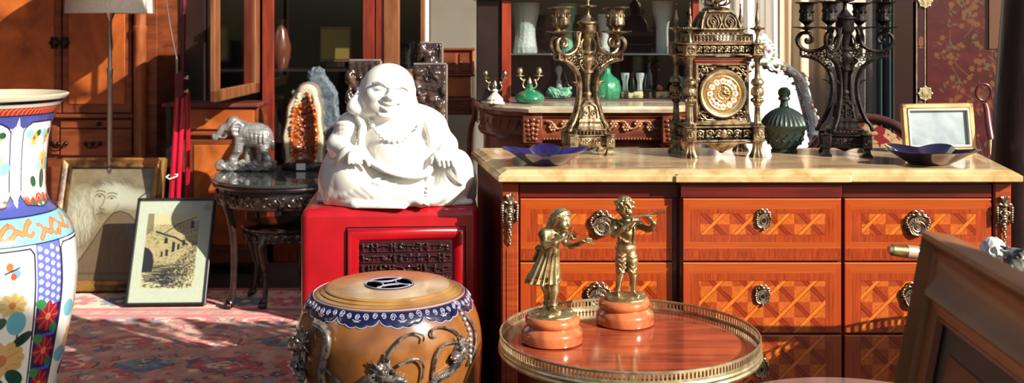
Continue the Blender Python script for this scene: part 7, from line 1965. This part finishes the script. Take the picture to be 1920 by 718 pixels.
def make_armchair():
    D = 3.85; root = thing('damask_armchair', 'wooden framed chair upholstered in red and cream damask, behind the dark candelabrum', 'chair', (X(1628, D), D, 0), R_(-28))
    Mf = mat('carved_fruitwood', hx(92, 52, 42), .35, col2=hx(64, 34, 28), scale=14, coat=.4)
    c = Cv(260, 260, 0, 0, 60, 60, (150, 24, 26)); rg = random.Random(1)
    for i in range(150):
        x, y = rg.uniform(0, 60), rg.uniform(0, 60); k = rg.random(); C = (214, 176, 126)
        if k < .5: c.flower(x, y, rg.uniform(2.5, 4.5), 5, C, (150, 24, 26))
        c.line([(x, y), (x+rg.uniform(-6, 6), y+rg.uniform(-4, 4)), (x+rg.uniform(-8, 8), y+rg.uniform(-8, 8))], 1.4, C, 1, 4)
    Md = mat('damask', (1, 1, 1), .75, attr='Col', sheen=.3)
    w = .44; zs = .46; zt = Z(221, D)
    def arch(u): return zt-.15*abs(u)**2.2
    paint_mesh('back_upholstery', c, lambda U, V: (w/2*(2*U-1)*.9, -.03-.02*np.sin(pi*U)*np.sin(pi*V)+.0*U, (zs+.08)+(zt-.02-.15*np.abs(2*U-1)**2.2-zs-.08)*(1-V)), Md, root)
    paint_mesh('seat_cushion', c, lambda U, V: (w/2*(2*U-1), -.5+.5*V, zs+.03*np.sin(pi*U)**.5*np.sin(pi*V)**.5), Md, root)
    f = MB(); P_ = [(-w/2, 0, .42), (-w/2, 0, zt-.22)]+[(w/2*u, -.01, arch(u)) for u in np.linspace(-1, 1, 15)]+[(w/2, 0, zt-.22), (w/2, 0, .42)]
    f.tube(P_, .017, 10); f.build('back_frame', Mf, root)
    MB().box((0, -.005, .66), (w*.9, .02, .36), .01).build('back_lining', mat('red_lining', hx(120, 20, 24), .8), root, smooth=0)
    MB().box((0, -.25, zs-.03), (w+.03, .5, .06), .015).build('seat_rail', Mf, root, smooth=0)
    for (x, y) in ((-w/2, -.48), (w/2, -.48), (-w/2, -.01), (w/2, -.01)): MB().tube(spline([(x, y, zs-.05), (x*1.04, y-.01, .3), (x*.96, y, .1), (x*1.02, y-.01, 0)], 4), [.022]*4+[.016]*5+[.013]*4, 10).build('leg', Mf, root)
    for sg in (-1, 1):
        a = MB(); a.tube(spline([(sg*w/2, 0, .70), (sg*(w/2+.03), -.12, .715), (sg*(w/2+.03), -.30, .70), (sg*(w/2+.01), -.35, .66), (sg*(w/2), -.34, zs-.02)], 5), .014, 10); a.build('arm', Mf, root)
make_armchair()

def make_post():
    b = MB(); b.tube([(0, 0, 0), (.01, 0, .5), (.03, 0, 1.0), (.055, 0, 1.4), (.09, 0, 1.75)], [.085, .082, .078, .072, .066], 28)
    o = b.build('timber_post', mat('dark_stained_timber', hx(46, 22, 22), .45, col2=hx(26, 12, 14), scale=7, stretch=(4, 4, 1), bump=.003, coat=.2), None, (1.545, 3.3, 0)); tag(o, 'thick dark stained timber post leaning at the far right of the picture', 'post')
    D = 3.5; root = thing('hanging_board', 'plain brown board hanging before the lacquer cabinet at the top right', 'board', (X(1871, D), D, Z(93, D)))
    MB().box((0, 0, .22), (X(1893, D)-X(1850, D), .03, .44), .003).build('panel', mat('brown_board', hx(104, 62, 36), .6, col2=hx(84, 48, 28), scale=5), root, smooth=0)
    MB().tube([(0, .018, .42), (0, .05, .46), (0, .097, .5)], .003, 6).build('hook', M_iron, root)
make_post()

# ---------- right foreground ----------
def make_foreground():
    # big moulded picture frame leaning, seen obliquely
    A = Vector(((1740-PX)*1.5/F, 1.5, Z(432, 1.5))); B = Vector(((1920-PX)*1.19/F, 1.19, Z(530, 1.19)))
    U = (B-A).normalized(); U.z = 0; U.normalize()
    V = Vector((-.183, 0, -.983)); V = (V-U*V.dot(U)).normalized(); N = U.cross(V).normalized()
    if N.x > 0: N = -N
    Lu = .62; Lv = A.z/(-V.z)-.004
    root = thing('gilt_frame', 'large bronze-brown moulded picture frame close by, leaning at the lower right', 'picture frame', (0, 0, 0))
    C_ = A+U*Lu/2+V*Lv; root.location = (C_.x, C_.y, 0)
    prof = [(0, -.035), (0, .002), (.003, .008), (.009, .010), (.013, .006), (.018, -.002), (.028, -.008), (.042, -.008), (.056, -.001), (.066, .010), (.071, .015), (.075, .017), (.078, .014), (.079, .009), (.090, .005), (.096, .003), (.098, -.004), (.098, -.012)]
    b = MB(); rr = []
    for i, nn in prof: rr.append([A+U*i+V*i+N*nn, A+U*(Lu-i)+V*i+N*nn, A+U*(Lu-i)+V*(Lv-i)+N*nn, A+U*i+V*(Lv-i)+N*nn])
    vs = [v-root.location for r in rr for v in r]; f = []
    for j in range(len(rr)-1):
        for i in range(4): f.append((j*4+i, j*4+(i+1) % 4, (j+1)*4+(i+1) % 4, (j+1)*4+i))
    Mf = mat('bronzed_moulding', hx(178, 116, 68), .42, .2, col2=hx(148, 92, 52), scale=5, bump=.0006, bscale=40)
    b.add(vs, f); b.build('moulding', Mf, root, smooth=35)
    def quad(i0, i1, nn, th, name, m):
        q = MB(); P_ = [A+U*i0+V*i0+N*nn, A+U*(Lu-i0)+V*i0+N*nn, A+U*(Lu-i0)+V*(Lv-i0)+N*nn, A+U*i0+V*(Lv-i0)+N*nn]; Q = [p-N*th for p in P_]
        q.add([p-root.location for p in P_+Q], [(0, 1, 2, 3), (4, 5, 6, 7), (0, 1, 5, 4), (1, 2, 6, 5), (2, 3, 7, 6), (3, 0, 4, 7)]); return q.build(name, m, root, smooth=0)
    quad(.095, 0, -.006, .003, 'mount_board', mat('dark_grey_mount', hx(60, 52, 46), .5)); quad(.135, 0, -.004, .002, 'picture', mat('black_picture', hx(18, 15, 16), .25)); quad(.004, 0, -.032, .003, 'backing', M_dkwd)
    ln = MB()
    rr = [[A+U*i+V*i+N*nn, A+U*(Lu-i)+V*i+N*nn, A+U*(Lu-i)+V*(Lv-i)+N*nn, A+U*i+V*(Lv-i)+N*nn] for i, nn in ((.0975, .002), (.101, .003), (.105, -.003))]
    vs = [v-root.location for r in rr for v in r]; f = [(j*4+i, j*4+(i+1) % 4, (j+1)*4+(i+1) % 4, (j+1)*4+i) for j in range(2) for i in range(4)]; ln.add(vs, f); ln.build('inner_slip', mat('reddish_slip', hx(150, 78, 54), .4), root, smooth=35)
    # tall gallery table at the right, mostly beyond the frame edge
    cx, cy, R, z = 1.20, 2.2, .35, .61
    t = thing('tea_table', 'gallery edged round tea table holding white carving, behind the big foreground frame', 'table', (cx, cy, 0))
    MB().lathe([(0, z-.022), (R-.012, z-.022), (R, z-.016), (R, z-.004), (R-.004, z), (0, z)], 96).build('tabletop', M_mahog, t); gallery(t, R-.003, z, .028, 150, M_brass)
    MB().lathe([(0, .0), (.03, 0), (.035, .1), (.022, .2), (.03, .4), (.018, .6), (.04, z-.03), (.06, z-.022), (0, z-.022)], 28).build('pedestal', M_mahog, t)
    for k in range(3):
        a = .5+k*2.094; MB().tube(spline([(math.cos(a)*.02, math.sin(a)*.02, .2), (math.cos(a)*.14, math.sin(a)*.14, .16), (math.cos(a)*.26, math.sin(a)*.26, .03), (math.cos(a)*.3, math.sin(a)*.3, .014)], 5), [.02]*16, 10).build('foot', M_mahog, t)
    # white carved ornament and dark rough carving standing on the tea table
    D = 2.15; s = D/F; zb = z+.0005; hh = (Z(444, D)-zb)/s
    S = SDF((-40, -34, -2), (40, 34, hh+6), 1.3); S.ell((0, 0, hh-26), (24, 24, 26)); S.ell((6, -8, hh-52), (18, 18, 22), 8); S.cap((0, 0, 14), (4, 0, hh-60), 20, 14, 10); S.ell((0, 0, 8), (28, 26, 10), 6)
    for (x, z_) in ((-9, 56), (8, 54), (0, 42)): S.ell((x, -22, hh-78+z_), (6, 8, 6), 2, mode='s')
    for k in range(9): S.path([(-22+k*5, -20, hh-4-abs(k-4)*3), (-20+k*5, -24, hh-18), (-14+k*4, -20, hh-44)], 1.2, 1, 's', n=3)
    S.noise(.7, .4, 3); S.clipz(0)
    o = S.mesh('white_carving', mat('white_glazed_carving', hx(226, 226, 220), .2, col2=hx(150, 150, 146), scale=30, ramp=(.5, .7), coat=.6), None, s); tag(o, 'rounded white glossy carved ornament just above the big foreground frame', 'ornament'); o.location = (X(1862, D), D, zb)
    D = 2.08; hh = (Z(462, D)-zb)/s
    S = SDF((-36, -30, -2), (36, 30, hh+12), 1.4); S.cap((0, 0, 14), (0, 0, hh-24), 20, 22); r = random.Random(4)
    for k in range(90): a = r.uniform(0, 6.3); h = r.uniform(4, hh-4); S.cap((14*math.cos(a), 12*math.sin(a), h), (26*math.cos(a), 22*math.sin(a), h+r.uniform(2, 8)), 4, 1.6, 2)
    S.clipz(0); o = S.mesh('dark_carving', mat('mottled_dark_stone', hx(60, 56, 54), .25, col2=hx(170, 168, 160), scale=40, ramp=(.5, .7), coat=.6), None, s); tag(o, 'rough mottled dark and white carving right of the white ornament', 'ornament'); o.location = (X(1904, D), D, zb)
    bxh = .072; bt = thing('wooden_box', 'plain dark wooden box on the tea table, behind the big foreground frame', 'box', (1.13, 2.40, zb))
    MB().box((0, 0, bxh/2), (.16, .09, bxh), .004).build('case', M_burl2, bt, smooth=0); MB().box((0, 0, bxh*.72), (.164, .094, .003), .001).build('lid_line', M_dkwd, bt, smooth=0)
    a = Vector((X(1666, 2.36), 2.36, Z(468, 2.36))); e = Vector((1.20, 2.41, zb+bxh+.0165))
    root = thing('brass_tube', 'brass and steel tube end with dark collar poking out left of the foreground frame', 'tube', tuple(e))
    a -= e; e = Vector((0, 0, 0)); ax = lambda t: a.lerp(e, t)
    def seg(t0, t1, r0, r1, n, m): MB().tube([ax(t0), ax((t0+t1)/2), ax(t1)], [r0, (r0+r1)/2, r1], 16).build(n, m, root)
    seg(0, .02, .008, .0115, 'end_cap', M_brass); seg(.02, .11, .0125, .014, 'ribbed_tip', M_bronze); seg(.11, .20, .015, .015, 'sleeve', mat('pale_sleeve', hx(196, 176, 150), .35, .6)); seg(.20, .24, .0175, .0175, 'collar', M_black); seg(.24, 1, .0155, .0155, 'shaft', M_dkwd)
    # low round glass table in front, its far edge just in view
    cx, cy, R, z = .60, 1.80, .26, .562
    g = thing('glass_side_table', 'low round glass topped side table at the bottom edge below the drawers', 'table', (cx, cy, 0))
    MB().lathe([(0, z-.01), (R-.002, z-.01), (R, z-.007), (R, z-.003), (R-.002, z), (0, z)], 96).build('glass_top', mat('smoked_glass', hx(110, 108, 106), .06, col2=hx(96, 92, 90), scale=3, coat=1), g)
    for k in range(3): a = k*2.094+.4; MB().tube([(math.cos(a)*.12, math.sin(a)*.12, z-.012), (math.cos(a)*.2, math.sin(a)*.2, 0)], .011, 10).build('leg', M_chrome, g)
make_foreground()

# ---------- beyond the frame: added blockers that shade parts of the scene ----------
def make_offstage():
    # cloth banner on two poles, added out of view at the right beside the camera, shading the lower left foreground
    k = .9; sh = Vector((1.3*k, -1.0*k, .9*k)); c = Vector((.91+sh.x, .73+sh.y, 0))
    t = thing('sun_blocker_stand', 'added plain brown cloth banner on two poles, outside the right edge of the view', 'sun_blocker', tuple(c))
    pts = [Vector(p)+sh for p in ((.58, .557, 1.28), (.58, .557, 1.94), (1.24, .90, 1.68), (1.24, .90, 1.02))]
    n = (pts[1]-pts[0]).cross(pts[3]-pts[0]).normalized()*.006
    b = MB(); b.add([p-c for p in pts]+[p-c+n for p in pts], [(0, 1, 2, 3), (4, 5, 6, 7), (0, 1, 5, 4), (1, 2, 6, 5), (2, 3, 7, 6), (3, 0, 4, 7)]); b.build('cloth', mat('brown_cloth', hx(120, 100, 78), .9), t, smooth=0)
    for p in (pts[1], pts[2]): MB().tube([(p.x-c.x, p.y-c.y, 0), (p.x-c.x, p.y-c.y, p.z+.02)], .012, 8).build('pole', M_burl2, t)
    MB().box((0, 0, .012), (.9, .5, .024), .005).build('foot_board', M_burl2, t, smooth=0)
    # triangular shade sail added out of view to shade part of the armoire front
    s_ = thing('sun_blocker_sail', 'added triangular canvas, unseen, blocking sun from part of the armoire', 'shade_caster', (-1.5, 3.9, 2.6))
    b = MB(); P_ = [(-3.45, 4.95), (.34, 3.59), (-1.0, 3.05)]; vs = [(x+1.5, y-3.9, z) for z in (0, .004) for x, y in P_]
    b.add(vs, [(0, 1, 2), (3, 4, 5), (0, 1, 4, 3), (1, 2, 5, 4), (2, 0, 3, 5)]); b.build('canvas', mat('tan_canvas', hx(150, 130, 100), .9), s_, smooth=0)
    for x, y, a, b_, c_ in ((.34, 3.59, 2.9, 3.0, .5), (-1.0, 3.05, -3.5, 1.9, .25)): MB().tube([(x+1.5, y-3.9, 0), (a+1.5, b_-3.9, c_)], .004, 6).build('cord', M_dkwd, s_)
make_offstage()

# everything that stands on the rug rests on its pile
for _o in list(COL.objects):
    if _o.parent is None and _o.name.split('.')[0] in ('red_cabinet', 'monk_statue', 'mineral_slab', 'carved_table', 'nested_table', 'elephant_statue', 'citrine_geode', 'agate_slab', 'carved_stand', 'jewel_cabinet', 'blue_white_vase', 'tube_stand', 'ceramic_stool', 'porcelain_vase'):
        _o.location.z += .0042
